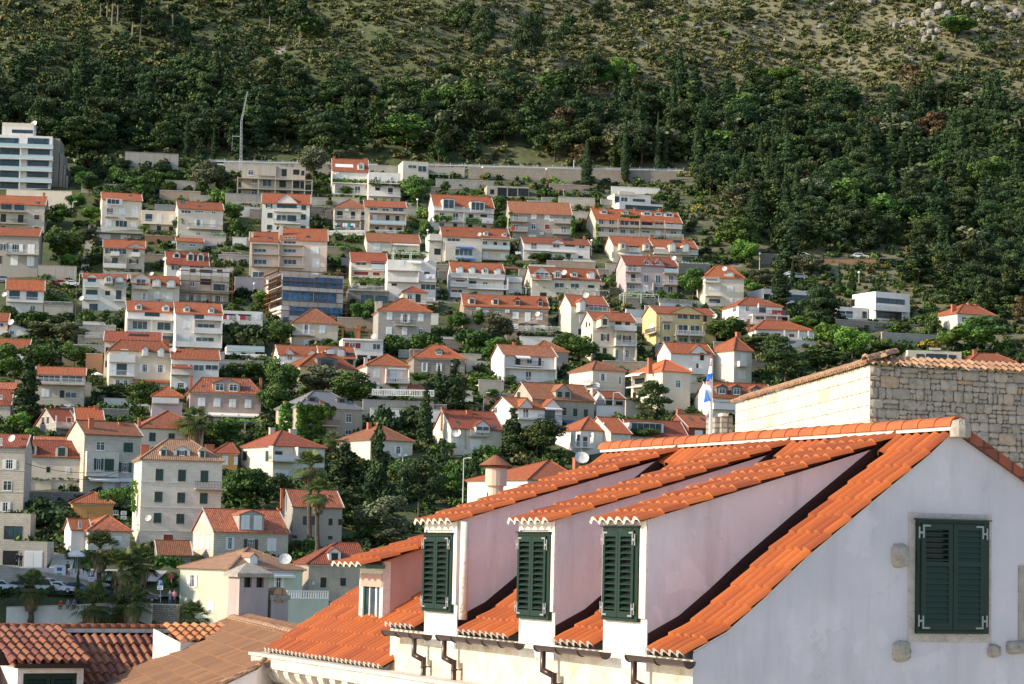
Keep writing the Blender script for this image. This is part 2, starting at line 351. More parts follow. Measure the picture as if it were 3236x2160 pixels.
def tiles(org,e,gd,path,ncol,nrow,pw,pl,mat,keep=None,h=.075,lift=.034,prof=None,seg=10,u0=0,tintf=None,mortar=None,power=.62,vstart=0,jit=.004,lipmat=None):
    """rows of curved clay tiles as real geometry"""
    V=[];Fc=[];T=[];M=[]
    e=Vector(e);gd=Vector(gd);Z=Vector((0,0,1))
    prof=prof or [max(0,math.sin(math.pi*min(1,k/seg/.84)))**.85 for k in range(seg+1)]
    for j in range(nrow):
        v0=vstart+j*pl; v1=v0+pl*1.06
        for i in range(ncol):
            if keep and not keep(u0+(i+.5)*pw,v0+pl/2): continue
            tint=tintf(i,j) if tintf else min(1,max(0,random.gauss(.4,.33)))
            jz=random.uniform(-jit,jit); jv=random.uniform(-jit,jit)*1.5
            base=len(V)
            for vi,(v,lf) in enumerate(((v0+jv,lift),((v0+v1)/2+jv,lift*.55),(v1+jv,0))):
                q,d=path.at(v); up=Vector((0,0,1))*d.x - gd*d.y
                for k in range(seg+1):
                    x=(i+k/seg)*pw+u0
                    V.append(tuple(Vector(org)+e*x+gd*q.x+Z*q.y+up*(prof[k]*h+lf+jz)))
            n=seg+1
            for r in range(2):
                for k in range(seg):
                    Fc.append((base+r*n+k,base+r*n+k+1,base+(r+1)*n+k+1,base+(r+1)*n+k)); T.append(tint); M.append(0)
            # lip at the lower end
            q,d=path.at(v0+jv); up=Vector((0,0,1))*d.x - gd*d.y
            b2=len(V); th_=.03 if not(mortar and j==0) else .05
            V.extend(V[base:base+n])
            b3=len(V)
            for k in range(seg+1):
                x=(i+k/seg)*pw+u0; V.append(tuple(Vector(org)+e*x+gd*(q.x+.01*d.x)+Z*(q.y)+up*(prof[k]*h+lift+jz-th_)))
            for k in range(seg):
                Fc.append((b3+k,b3+k+1,b2+k+1,b2+k)); T.append(0); M.append(1 if (mortar and j==0) else (2 if lipmat else 0))
    me=bpy.data.meshes.new('roof_tiles'); me.from_pydata(V,[],Fc)
    me.materials.append(MATS[mat]); me.materials.append(MATS[mortar or mat]); me.materials.append(MATS[lipmat or mat])
    me.polygons.foreach_set('material_index',M)
    a=me.attributes.new('tint','FLOAT','FACE'); a.data.foreach_set('value',T)
    me.polygons.foreach_set('use_smooth',[True]*len(Fc)); me.update()
    return me
def part(me,name,parent):
    o=bpy.data.objects.new(name,me); COL.objects.link(o); o.parent=parent
    off=rootloc(parent); me.transform(Matrix.Translation(-off)); return o
def ridge_tiles(mb,pts,r,mat,L=.38,n=8):
    pts=[Vector(p) for p in pts]
    for a,b in zip(pts,pts[1:]):
        k=max(1,int((b-a).length/L)); d=(b-a)/k; dn=d.normalized(); s=dn.cross(Vector((0,0,1))).normalized(); up=s.cross(dn)
        for i in range(k):
            p=a+d*i; q=a+d*(i+1.12)
            ri,ro=r*1.05,r*.96
            for j in range(n):
                t0,t1=math.pi*j/n,math.pi*(j+1)/n
                f=lambda c,rr,t:c+s*math.cos(t)*rr+up*math.sin(t)*rr
                mb.face([f(p,ri,t0),f(p,ri,t1),f(q,ro,t1),f(q,ro,t0)][::-1],mat)
                mb.face([f(p,ri,t0),f(p,ri,t1),f(p,ri*.82,t1),f(p,ri*.82,t0)],mat)
def shutter_window(parent,fr,a0,a1,c0,c1,b,leafopen=None,slat=.088,dark=True,mat='shutg_fg'):
    """green louvred double shutter in its frame, as parts"""
    m=MB(); w=.045
    m.box(fr,a0,a1,b-.06,b,c1-w,c1,mat); m.box(fr,a0,a1,b-.06,b,c0,c0+w,mat); m.box(fr,a0,a0+w,b-.06,b,c0+w,c1-w,mat); m.box(fr,a1-w*2.0,a1,b-.06,b,c0+w,c1-w,mat)
    m.box(fr,a0-.03,a1+.03,b-.09,b,c1,c1+.02,'darkmetal')
    frame=m.build('window_frame',parent)
    p=MB(); p.box(fr,a0+w,a1-w,b-.004,b-.001,c0+w,c1-w,'dark'); p.build('pane',frame) if frame.parent.parent is None else p.build('pane',parent)
    mid=(a0+a1-w)/2
    for li,(x0,x1) in enumerate(((a0+w+.008,mid-.006),(mid+.006,a1-w*2-.008))):
        s=MB(); z0,z1=c0+w+.008,c1-w-.008; st=.075; b0,b1=b-.085,b-.045
        s.box(fr,x0,x0+st,b0,b1,z0,z1,mat); s.box(fr,x1-st,x1,b0,b1,z0,z1,mat)
        s.box(fr,x0+st,x1-st,b0,b1,z0,z0+st*1.2,mat); s.box(fr,x0+st,x1-st,b0,b1,z1-st*1.2,z1,mat)
        zones=[(z0+st*1.2,z1-st*1.2,leafopen)]
        if leafopen=='gable':
            zm=z0+(z1-z0)*.62; s.box(fr,x0+st,x1-st,b0,b1,zm-.03,zm+.03,mat)
            zones=[(z0+st*1.2,zm-.03,None),(zm+.03,z1-st*1.2,'open' if li==0 else None)]
        for za,zb,op in zones:
            k=max(1,int((zb-za)/slat)); dz=(zb-za)/k
            for i in range(k):
                zc=za+dz*(i+.5); hh=dz*.5 if op is None else dz*.14; dd=.022 if op is None else .045
                if op=='half': hh=dz*.15; dd=.045
                q=[fr(x0+st,b0+.004,zc-hh),fr(x1-st,b0+.004,zc-hh),fr(x1-st,b0+.004+dd,zc+hh),fr(x0+st,b0+.004+dd,zc+hh)]
                nrm=Vector((0,0,.008)); s.hexa([q[0]-nrm,q[1]-nrm,q[1]+nrm,q[0]+nrm,q[3]-nrm,q[2]-nrm,q[2]+nrm,q[3]+nrm],mat)
        leaf=s.build('shutter',parent)
        xx=x0+.02 if li==0 else x1-.02; sg=1 if li==0 else -1
        for zz,up in ((z1-.02,-1),(z0+.02,1)):
            h=MB()
            A,B=sorted((xx,xx+sg*.13)); h.box(fr,A,B,b0-.006,b0+.001,*sorted((zz,zz+up*.024)),'hinge')
            A,B=sorted((xx,xx+sg*.025)); h.box(fr,A,B,b0-.0065,b0+.001,*sorted((zz+up*.02,zz+up*.19)),'hinge')
            A,B=sorted((xx-sg*.07,xx+sg*.01)); h.box(fr,A,B,b0-.010,b0-.004,*sorted((zz+up*.10,zz+up*.13)),'hinge')
            A,B=sorted((xx-sg*.075,xx-sg*.05)); h.box(fr,A,B,b0-.007,b0-.001,*sorted((zz+up*.03,zz+up*.20)),'hinge')
            h.build('hinge',leaf if (parent.parent is None) else parent)
m_,nt_,b_=newmat('shutg_fg'); b_.inputs['Base Color'].default_value=(.011,.029,.021,1); b_.inputs['Roughness'].default_value=.5; b_.inputs['Specular IOR Level'].default_value=.25; MATS['shutg_fg']=m_
# ---- main building
mainr=root('old_town_house',FW(3,2,-14),'big pale pink house with bright orange tiled roof, three long dormers and green shutters','house')
vpts=[N2S(*q) for q in ((80,1415),(235,1325),(425,1155),(610,975),(700,900),(990,655),(1180,500),(1300,385))]
prof=[]
for q in vpts:
    t,z=GAB.pick(*q,b=0); prof.append((t,z))
RT,RZ=prof[-1]
EZ=prof[0][1]
prof=[(-.16,EZ-.1)]+prof
mp=Path([(t,z+.02) for t,z in prof]).go()
AEND=11.6
def zmain(t):
    for (t0,z0),(t1,z1) in zip(prof,prof[1:]):
        if t<=t1: return z0+(z1-z0)*(t-t0)/(t1-t0)
    return prof[-1][1]
DORM=[]
for (xr,xl) in ((2051,1913),(1760,1647),(1451,1348)):
    aR=-FAC.pick(xr,1750)[0]; aL=-FAC.pick(xl,1750)[0]; DORM.append((aR,aL))
# walls
wl=MB(); ZB=-14
gp=[(0,ZB)]+[(t,z-.03) for t,z in prof[1:]]+[(9.5,RZ-.55*(9.5-RT)-.03),(9.5,ZB)]
wl.face([FW(0,t,z) for t,z in gp],'fg_gable')
wl.face([FW(.3,t,z) for t,z in gp][::-1],'fg_gable')
wl.face([FW(AEND,t,z) for t,z in gp][::-1],'fg_gable')
top=lambda:0
wl.face([FW(AEND,0,ZB),FW(0,0,ZB),FW(0,0,EZ-.12),FW(AEND,0,EZ-.12)],'fg_stone')
wl.face([FW(0,9.5,ZB),FW(AEND,9.5,ZB),FW(AEND,9.5,gp[-2][1]),FW(0,9.5,gp[-2][1])],'fg_gable')
wl.build('wall',mainr)
ncol=int((AEND+.06)/.24)
def keepmain(u,v):
    q,d=mp.at(v); t=q.x
    for aR,aL in DORM:
        if aR-.27<u-.05<aL+.05 and t<3.9: return False
    return True
roofm=part(tiles(FW(-.05,0,0),RD,GD,mp,ncol,int(mp.l[-1]/.42),.24,.42,'t_orange',keepmain,mortar='mortar',lipmat='t_lip'),'roof',mainr)
dk=MB()
for (t0,z0),(t1,z1) in zip(prof[1:],prof[2:]): dk.face([FW(-.02,t0,z0),FW(AEND,t0,z0),FW(AEND,t1,z1),FW(-.02,t1,z1)][::-1],'flash')
dk.face([FW(-.05,RT,RZ+.03),FW(AEND,RT,RZ+.03),FW(AEND,9.8,RZ-.55*(9.8-RT)+.03),FW(-.05,9.8,RZ-.55*(9.8-RT)+.03)],'tile_red')
dk.build('roof_deck',mainr)
bk=part(tiles(FW(-.05,RT,RZ+.02),RD,GD,Path([(0,0),(5.3,-.55*5.3)]).go(),ncol,14,.24,.42,'t_orange',None),'back_roof',mainr)
plain('t_ridge',(.44,.115,.022),.6,c2=(.30,.07,.018)); rt=MB(); 
for i in range(1):
    m0=FW(-.12,RT,RZ+.06); m1=FW(AEND,RT,RZ+.06)
    rt.bar(m0-Vector((0,0,.03)),m1-Vector((0,0,.03)),.24,'mortar',.06)
    ridge_tiles(rt,[m0+Vector((0,0,.0)),m1+Vector((0,0,.0))],.15,'t_ridge',.42)
rt.lathe(FW(-.16,RT,RZ-.02),[(0,.2),(.12,.16),(.16,.05),(.15,-.08),(0,-.1)],'fg_block',10)
rt.build('ridge',mainr)
vg=MB()
for (t0,z0),(t1,z1) in zip(prof[1:],prof[2:]): vg.bar(FW(-.012,t0,z0-.005),FW(-.012,t1,z1-.005),.03,'mortar',.02)
vg.bar(FW(-.06,RT+.1,RZ+.0),FW(-.06,9.8,RZ-.55*(9.8-RT)-.04),.06,'tile_red',.14)
vg.build('verge',mainr)
# dormers
DZ=.50
for di,(aR,aL) in enumerate(DORM):
    tb=4.25; zb=zmain(tb)
    slope=(zb-DZ)/(tb)
    d=MB(); n=8
    zlow=EZ-.35
    for a,flip in ((aR,False),(aL,True)):
        pts=[FW(a,-.012,zlow),FW(a,.0,zmain(0)-.1)]
        pts=[FW(a,-.012,zlow)]+[FW(a,t,zmain(t)-.05) for t in (0.05,.4,.8,1.4,2,2.8,3.5,tb)]+[FW(a,-.012,DZ)]
        d.face(pts if not flip else pts[::-1],'fg_pink')
    d.face([FW(aR,-.012,zlow),FW(aR,-.012,DZ+.02),FW(aL,-.012,DZ+.02),FW(aL,-.012,zlow)],'fg_frame')
    # plastered surround: thick posts of the front
    for x0,x1 in ((-aL,-aL+.05),(-aR-.20,-aR)): d.box(FAC,x0,x1,-.05,-.011,zlow+.75,DZ,'fg_frame')
    d.box(FAC,-aL,-aR,-.045,-.010,DZ-.16,DZ-.001,'fg_frame')
    # sheet-metal flashing running up beside the cheek
    for (t0,t1) in ((.0,.5),(.5,1.0),(1.0,1.6),(1.6,2.4),(2.4,3.2),(3.2,4.0),(4.0,4.4)):
        q=[FW(aR-.004,t0,zmain(t0)),FW(aR-.004,t1,zmain(t1))]
        up=Vector((0,0,.19)); o=-RD*.30
        d.face([q[0]+up,q[1]+up,q[1]-Vector((0,0,.02)),q[0]-Vector((0,0,.02))],'flash')
        d.face([q[0],q[1],q[1]+o+Vector((0,0,.01)),q[0]+o+Vector((0,0,.01))],'flash')
    dm=d.build('dormer',mainr)
    w=aL-aR
    dp=Path([(-.22,DZ-.22*slope+.01),(tb+.25,zb+.25*slope+.03)]).go()
    nc=6; pw=(w+.22)/nc
    part(tiles(FW(aR-.12,0,0),RD,GD,dp,nc,int(dp.l[-1]/.42)+0,pw,.42,'t_orange',None,mortar='mortar',h=.07,lipmat='t_lip'),'dormer_roof',dm)
    u=MB(); u.face([FW(aR-.02,-.12,DZ-.10*slope),FW(aL+.05,-.12,DZ-.10*slope),FW(aL+.05,tb,zb),FW(aR-.02,tb,zb)],'mortar')
    u.build('soffit',dm)
    xs=(((1098,685),(1288,1222)),((617,718),(788,1212)),((85,722),(236,1170)))[di]
    a0,c1=FAC.pick(*sp('M',*xs[0]),b=-.02); a1,c0=FAC.pick(*sp('M',*xs[1]),b=-.02)
    a0=max(a0,-aL+.02)
    shutter_window(dm,FAC,a0,a1,c0,c1,-.016,'half',.09)
# flue strip beside the third dormer
fl=MB(); aR=DORM[2][0]; a_,z_=FAC.pick(*sp('M',288,680)); 
fl.tube([FW(aR-.02-.16,.02,EZ+.15),FW(aR-.02-.16,.02,DZ-.02)],[.075,.07],'fg_frame',12); fl.build('flue',mainr,smooth=True)
# gutters and downpipes
def gutter(x0s,x1s,z,parent,dx,low,name='gutter'):
    a0=-FAC.pick(x0s,2050,-.30)[0]; a1=-FAC.pick(x1s,2050,-.30)[0]
    g=MB(); r=.085; n=8; tt=-.26
    for i in range(n):
        p0,p1=math.pi*i/n,math.pi*(i+1)/n
        f=lambda a,t,rr:FW(a,tt-math.cos(t)*rr,z-math.sin(t)*rr)
        g.face([f(a0,p0,r),f(a1,p0,r),f(a1,p1,r),f(a0,p1,r)],'gutter'); g.face([f(a0,p0,r-.01),f(a0,p1,r-.01),f(a1,p1,r-.01),f(a1,p0,r-.01)],'gutter')
    for a in (a0,a1): g.face([FW(a,tt-math.cos(math.pi*i/n)*r,z-math.sin(math.pi*i/n)*r) for i in range(n+1)],'gutter')
    g.tube([FW(a0,tt-r,z+.006),FW(a1,tt-r,z+.006)],.012,'gutter',6)
    k=max(2,int((a1-a0)/.6))
    for i in range(k+1):
        a=a0+(a1-a0)*i/k; g.tube([FW(a,tt-math.cos(math.pi*j/n)*(r+.008),z-math.sin(math.pi*j/n)*(r+.008)) for j in range(n+1)],.008,'gutter',4,False)
    gg=g.build(name,parent,smooth=False)
    d=MB(); ad=-FAC.pick(dx,2080,-.26)[0]; ad2=ad-.16
    d.tube([FW(ad,tt,z-.05),FW(ad,tt,z-.36),FW(ad,tt+.0,z-.40)],.048,'gutter',10)
    d.tube([FW(ad,tt,z-.37),FW(ad2,tt+.12,z-.45)],.05,'gutter',10)
    d.tube([FW(ad2,tt+.12,z-.40),FW(ad2,tt+.12,z-low)],.048,'gutter',10)
    for zz in (z-.55,z-low+.25): d.tube([FW(ad2,tt+.12,zz),FW(ad2,tt+.12,zz-.035)],.056,'gutter',10); d.bar(FW(ad2,tt+.14,zz-.02),FW(ad2,0,zz-.02),.02,'gutter')
    d.build('downpipe',parent,smooth=True)
GZ=EZ-.13
gutter(2172,1985,GZ,mainr,2004,3.2); gutter(1906,1695,GZ,mainr,1716,3.0); gutter(1634,1384,GZ,mainr,1403,1.35)
gutter(1343,1213,GZ-.02,mainr,1308,1.15)
# gable window with stone surround
a0,c1=GAB.pick(*N2S(1117,800)); a1,c0=GAB.pick(*N2S(1448,1335))
shutter_window(mainr,GAB,a0,a1,c0,c1,-.02,'gable',.078)
s=MB(); s0,s3=GAB.pick(*N2S(1086,768)); s1,s2=GAB.pick(*N2S(1470,1375))
s.box(GAB,s0,s1,-.018,.05,c1+.021,s3,'fg_sur'); s.box(GAB,s0,s1,-.018,.05,s2,c0-.002,'fg_sur'); s.box(GAB,s0,a0-.002,-.016,.05,c0-.001,c1+.02,'fg_sur'); s.box(GAB,a1+.002,s1,-.016,.05,c0-.001,c1+.02,'fg_sur')
s.build('stone_surround',mainr)
def lump(mb,fr,a0,a1,c0,c1,dep,mat,seed):
    rr=random.Random(seed); n=7; G=[]
    for j in range(n):
        row=[]
        for i in range(n):
            x=i/(n-1)*2-1; y=j/(n-1)*2-1; e=max(0,1-max(abs(x),abs(y))**4)
            kx=x*(1-.16*abs(y)**3); ky=y*(1-.16*abs(x)**3)
            row.append(fr(a0+(a1-a0)*(kx+1)/2+rr.uniform(-.012,.012),-dep*(e**.5)*(1+rr.uniform(-.2,.2)),c0+(c1-c0)*(ky+1)/2+rr.uniform(-.012,.012)))
        G.append(row)
    for j in range(n-1):
        for i in range(n-1): mb.face([G[j][i],G[j][i+1],G[j+1][i+1],G[j+1][i]],mat)
for k,(x0,y0,x1,y1) in enumerate(((1003,910,1083,1028),(1010,1362,1093,1467),(1455,1380,1507,1445),(1542,1365,1640,1430))):
    b=MB(); A0,C1=GAB.pick(*N2S(x0,y0)); A1,C0_=GAB.pick(*N2S(x1,y1)); lump(b,GAB,A0,A1,C0_,C1,.12,'fg_block',k); b.build('stone_block',mainr,smooth=True)
s=MB(); A0,C1=GAB.pick(*N2S(1600,1015)); A1,C0_=GAB.pick(*N2S(1700,1364)); s.box(GAB,A0,A0+.14,-.018,.05,C0_,C1,'fg_block'); s.box(GAB,A0+.141,A0+1.0,-.016,.05,C1-.14,C1,'fg_block'); s.build('stone_surround',mainr)
# ---- lower neighbour with cornice
nb=root('orange_roofed_house',FW(15,2,-14),'low cream house with bright orange tiles on a corbelled cornice beside the dormers','house')
BA0,BA1=11.35,-FAC.pick(806,2050,-.42)[0]-.0; BZ=-2.13; BT=math.tan(R(33))
w=MB(); w.face([FW(BA1,0,ZB),FW(BA0+.2,0,ZB),FW(BA0+.2,0,BZ-.1),FW(BA1,0,BZ-.1)],'fg_frame')
w.face([FW(BA1,0,ZB),FW(BA1,0,BZ-.1),FW(BA1,3.6,BZ-.1+BT*3.6),FW(BA1,3.6,ZB)],'fg_frame'); w.build('wall',nb)
bp=Path([(-.24,BZ-.05),(-.24+6,BZ-.05+BT*6)]).go()
oa,ot,oz=fwinv(rayplane(*sp('L',1470,1060),FW(0,0,BZ),GD*(-BT)+Vector((0,0,1))))   # old dormer foot right corner
ob=-Fr(FW(0,ot,0),u=-RD).pick(*sp('L',1257,1000))[0]
def keepb(u,v):
    q,d=bp.at(v); t=q.x
    if oa-.12<u<ob+.1 and t>ot-.25: return False
    return True
part(tiles(FW(BA0,0,0),RD,GD,bp,int((BA1-BA0)/.24),11,.24,.42,'t_orange',keepb,mortar='mortar',lipmat='t_lip'),'roof',nb)
c=MB(); c.face([FW(BA0,-.2,BZ-.03),FW(BA1,-.2,BZ-.03),FW(BA1,3.7,BZ+BT*3.7-.04),FW(BA0,3.7,BZ+BT*3.7-.04)][::-1],'flash'); 
c.build('roof_deck',nb)
c=MB()
CA0=6.4
c.box(FAC,-BA1-.25,-CA0,-.42,.0,BZ-.36,BZ-.14,'fg_cornice'); c.box(FAC,-BA1-.3,-CA0,-.46,.0,BZ-.14,BZ-.08,'fg_cornice')
cn=c.build('cornice',nb)
k=0
a=BA1-.35
while a>CA0+.3:
    q=MB(); zt=BZ-.36
    pr=[(0,0),(-.38,0),(-.38,-.06),(-.33,-.16),(-.22,-.26),(-.10,-.31),(0,-.33)]
    for a_ in (a,a-.30): 
        f=[FW(a_,t,zt+z) for t,z in pr]; q.face(f if a_==a else f[::-1],'fg_cornice')
    for (t0,z0),(t1,z1) in zip(pr[1:],pr[2:]): q.face([FW(a,t0,zt+z0),FW(a-.30,t0,zt+z0),FW(a-.30,t1,zt+z1),FW(a,t1,zt+z1)],'fg_cornice')
    q.build('corbel',cn); a-=.68
d=MB(); d.tube([FW(BA1-.05,-.35,BZ-.3),FW(BA1-.05,-.35,BZ-.6),FW(BA1-.12,-.12,BZ-.8),FW(BA1-.12,-.12,-9)],.07,'pipe_green' if 'pipe_green' in MATS else 'teal',10)
flat('pipe_green',(.05,.15,.11),.6); 
for f_ in range(len(d.mats)): d.mats[f_]='pipe_green'
d.build('downpipe',nb,smooth=True)
# old dormer
OF=Fr(FW(0,ot,0),u=-RD)
_,otop=OF.pick(*sp('L',1300,440)); _,obot=OF.pick(*sp('L',1300,1010))
d=MB(); tq=ot+4.5
ors=.31
for a,fl_ in ((oa,False),(ob,True)):
    p=[FW(a,ot,BZ+BT*ot-.3),FW(a,tq,BZ+BT*tq),FW(a,tq,otop+ors*(tq-ot)),FW(a,ot,otop)]
    d.face(p if not fl_ else p[::-1],'fg_oldpink')
A0,C1=OF.pick(*sp('L',1300,560)); A1,C0_=OF.pick(*sp('L',1443,1005))
zl=BZ+BT*ot-.3
for x0,x1,z0,z1 in ((-ob,A0,zl,otop),(A1,-oa,zl,otop),(A0,A1,C1,otop),(A0,A1,zl,C0_)): d.box(OF,x0,x1,-.0,.16,z0,z1,'fg_frame')
for z0,z1 in ((otop-.5,otop-.2),): d.box(OF,A0-.1,-oa-.02,-.02,-.001,z0,z1-.05,'fg_oldbrick' if 0 else 'fg_oldpink')
# lead apron and flashing
d.face([FW(oa-.1,ot-.45,BZ+BT*(ot-.45)+.07),FW(ob+.1,ot-.45,BZ+BT*(ot-.45)+.07),FW(ob+.1,ot,BZ+BT*ot+.12),FW(oa-.1,ot,BZ+BT*ot+.12)][::-1],'galv')
for t0 in np.arange(ot-.1,tq,.5):
    q0=FW(oa-.004,t0,BZ+BT*t0+.02); q1=FW(oa-.004,t0+.5,BZ+BT*(t0+.5)+.02)
    d.face([q0+Vector((0,0,.16)),q1+Vector((0,0,.16)),q1,q0],'flash'); d.face([q0,q1,q1-RD*.25,q0-RD*.25],'flash')
od=d.build('dormer',nb)
f=MB(); b0=.02
for x0,x1,z0,z1 in ((A0,A0+.035,C0_,C1),(A1-.03,A1,C0_,C1),(A0+.035,A1-.03,C1-.05,C1),(A0+.035,A1-.03,C0_,C0_+.05)): f.box(OF,x0,x1,b0,b0+.05,z0,z1,'pipe_green')
mw=A0+(A1-A0)*.28
for x0,x1 in ((mw,mw+(A1-mw)*.55),(mw+(A1-mw)*.57,A1-.035)):
    for u0,u1,z0,z1 in ((x0,x0+.035,C0_+.06,C1-.07),(x1-.03,x1,C0_+.06,C1-.07),(x0+.035,x1-.03,C1-.12,C1-.07),(x0+.035,x1-.03,C0_+.06,C0_+.11)): f.box(OF,u0,u1,b0+.02,b0+.06,z0,z1,'framew')
f.build('window_frame',od); p=MB(); p.box(OF,A0,A1,b0+.045,b0+.05,C0_,C1,'glass'); p.build('pane',od)
dp=Path([(-.55,-.55*ors),(tq-ot+.3,ors*(tq-ot+.3))]).go()
part(tiles(FW(oa-.22,ot,otop+.06),RD,GD,dp,5,12,(ob-oa+.4)/5,.42,'t_orange',None,mortar='mortar',h=.07),'dormer_roof',od)
e=MB(); e.box(OF,-ob-.05,-oa+.1,-.42,-.0,otop-.14,otop-.06,'pipe_green'); e.build('eave_board',od)
# ---- far left red barrel tile roof
def groundbox(): pass
lr=root('barrel_tiled_house',P(200,2150,60)+Vector((0,0,-10)),'house with mottled red and ochre barrel tiles at the lower left corner','house')
Y0=62; LP0=P(-160,1975,Y0-3); 
LE=GD.copy(); LS=RD.copy()  # eave direction to the right, slope climbs away from us
phi=R(28); LE=Vector((math.cos(phi),math.sin(phi),0)); LS=Vector((-math.sin(phi),math.cos(phi),0))
rz=P(-20,1980,60).z
RG=P(-20,1990,60)
tp=math.tan(R(29)); SL=4.2
lorg=RG-LS*SL+Vector((0,0,-tp*SL))
lp=Path([(0,0),(SL,tp*SL)]).go()
pr=[math.sin(math.pi*min(1,k/10/.80)) if k/10<.8 else -.15*math.sin(math.pi*(k/10-.8)/.2) for k in range(11)]
tf=lambda i,j:(.9 if ((i*7+j*3+(i*i)//5)%7<2 or (i>14 and (i+j)%9<4)) else .15)+random.uniform(-.12,.12)
part(tiles(lorg,LE,LS,lp,50,int(lp.l[-1]/.45),.22,.45,'t_barrel',None,h=.085,prof=pr,tintf=tf,lift=.035,jit=.008),'roof',lr)
LF=Fr(RG,u=LE)
w=MB(); w.face([LF(-1,0,-.03),LF(11,0,-.03),LF(11,-SL,-tp*SL-.03),LF(-1,-SL,-tp*SL-.03)][::-1],'flash'); w.box(LF,-1,11,-SL+.3,3,-12,-tp*SL-.2,'fg_frame')
w.face([LF(-1,.02,0),LF(11,.02,0),LF(11,3,-tp*3),LF(-1,3,-tp*3)],'tile_red'); w.build('wall',lr)
w=MB(); ridge_tiles(w,[LF(-.6,0,.05),LF(9.5,0,.05)],.12,'tile',.42); w.bar(LF(-.6,0,0),LF(9.5,0,0),.26,'fg_cornice',.1); w.build('ridge',lr)
# shutter dormer of that roof
q0,q1=sp('K',170,1385),sp('K',760,1385)
DF=Fr(P(*q0,57.3),u=LE); a1_,_=DF.pick(*q1)
d=MB(); dz=-2.6
d.box(DF,.02,a1_-.02,.05,1.6,dz,-.12,'fg_frame'); 
for x0,x1,z0,z1 in ((-.02,.12,dz,-.1),(a1_-.14,a1_+.02,dz,-.1),(.12,a1_-.14,-.22,-.1)): d.box(DF,x0,x1,-.03,.049,z0,z1,'fg_frame')
dm=d.build('dormer',lr)
f=MB()
mid=a1_/2
for x0,x1 in ((.13,mid-.01),(mid+.01,a1_-.15)):
    f.box(DF,x0,x0+.1,-.02,.03,dz,-.23,'shutg_fg'); f.box(DF,x1-.1,x1,-.02,.03,dz,-.23,'shutg_fg'); f.box(DF,x0+.1,x1-.1,-.02,.03,-.36,-.23,'shutg_fg')
    z=-.38
    while z>dz: f.hexa([DF(x0+.1,-.01,z-.07),DF(x1-.1,-.01,z-.07),DF(x1-.1,.0,z-.07),DF(x0+.1,.0,z-.07),DF(x0+.1,.02,z),DF(x1-.1,.02,z),DF(x1-.1,.03,z),DF(x0+.1,.03,z)],'shutg_fg'); z-=.085
    f.box(DF,x0+.1,x1-.1,.031,.04,dz,-.36,'dark')
f.build('shutter',dm)
g=MB(); g.box(DF,-.1,a1_+.1,-.12,.0,-.1,-.0,'darkmetal'); g.build('eave_board',dm)
tq0=DF(-.75,-.22,0); dorg=DF(-.22,-.22,.03)
dpp=Path([(0,0),(2.7,2.7*.27)]).go()
part(tiles(dorg,LE,LS,dpp,9,6,(a1_+.45)/9,.45,'t_barrel',None,h=.085,prof=pr,tintf=lambda i,j:(.1+.6*((i*5+j*3)%3==0))+random.uniform(0,.15),lift=.035,jit=.008),'dormer_roof',dm)
# golden little gable roof piece to the right of that roof
gr=root('small_gable',P(*sp('K',1500,1200),60),'small white walled roof gable with golden barrel tiles beside the brown roof','roof')
GF=Fr(P(*sp('K',1660,1195),59),u=GD*.9+RD*(-.1))
q=P(*sp('K',1408,1062),60); q2=P(*sp('K',1655,1190),59.2)
e=(q2-q); eL=e.length
ed=Vector((e.x,e.y,0)).normalized()
gp_=MB(); 
gp_.face([q,q2,q2+Vector((0,0,-1.5)),q+Vector((0,0,-1.5))][::-1],'fg_frame'); gp_.face([q2,q2+LE*3+Vector((0,0,.05)),q2+LE*3+Vector((0,0,-1.5)),q2+Vector((0,0,-1.5))][::-1],'fg_frame')
gp_.build('wall',gr)
nE=(q2-q).normalized(); sU=(LE*1.0+Vector((0,0,.02))).normalized()
# barrels run along nE (downhill), rows step along it; columns lie along LE
V=[]
class P2: pass
Lr=Path([(0,0),(eL+.1,0)]).go()
me=tiles((0,0,0),(1,0,0),(0,1,0),Lr,9,int(eL/.33)+1,.24,.33,'t_gold',None,h=.085,prof=pr,lift=.035)
X=LE.normalized(); Yv=-nE; Yv=(Yv-X*Yv.dot(X)).normalized(); Zv=X.cross(Yv)
Mx=Matrix(((X.x,Yv.x,Zv.x,q2.x),(X.y,Yv.y,Zv.y,q2.y),(X.z,Yv.z,Zv.z,q2.z+.02),(0,0,0,1)))
me.transform(Mx); 
sh=Matrix.Identity(4); part(me,'roof',gr)
# ---- brown roof
br=root('brown_roofed_house',P(600,2150,52)+Vector((0,0,-8)),'house with a shallow brown tiled roof and serrated courses in the bottom left foreground','house')
r2=Vector((-.247,.969,0)).normalized(); g2=Vector((.969,.247,0)).normalized()
B0=P(733,1957,62)
def BW(a,t,z): return Vector((B0.x,B0.y,0))+r2*a+g2*t+Vector((0,0,z))
brp=Path([(-4.6,B0.z-4.6*.47),(0,B0.z)]).go()
RB=-16.0
n_=int(brp.l[-1]/.46)
_np=Vector((0,0,1))-g2*.47
def _at(px,py):
    q=rayplane(px,py,BW(0,0,B0.z),_np)-BW(0,0,0); return q.dot(r2),q.dot(g2)
(_a1,_t1),(_a2,_t2)=_at(813,2112),_at(730,2152)
def nearlim(t):
    if t>_t1: return -10.3+(_a1+10.3)*(t/_t1)
    return _a1+(_a2-_a1)*(t-_t1)/(_t2-_t1)
def keepbr(u,v):
    return u+RB>nearlim(brp.at(v)[0].x)
part(tiles(BW(RB,0,0),r2,g2,brp,int(16/.1),n_+1,.1,.46,'t_brown',keepbr,h=.032,lift=.035,seg=6,lipmat='t_lipb',tintf=lambda i,j:min(1,max(0,random.gauss(.5,.35))),vstart=-.1,jit=.004),'roof',br)
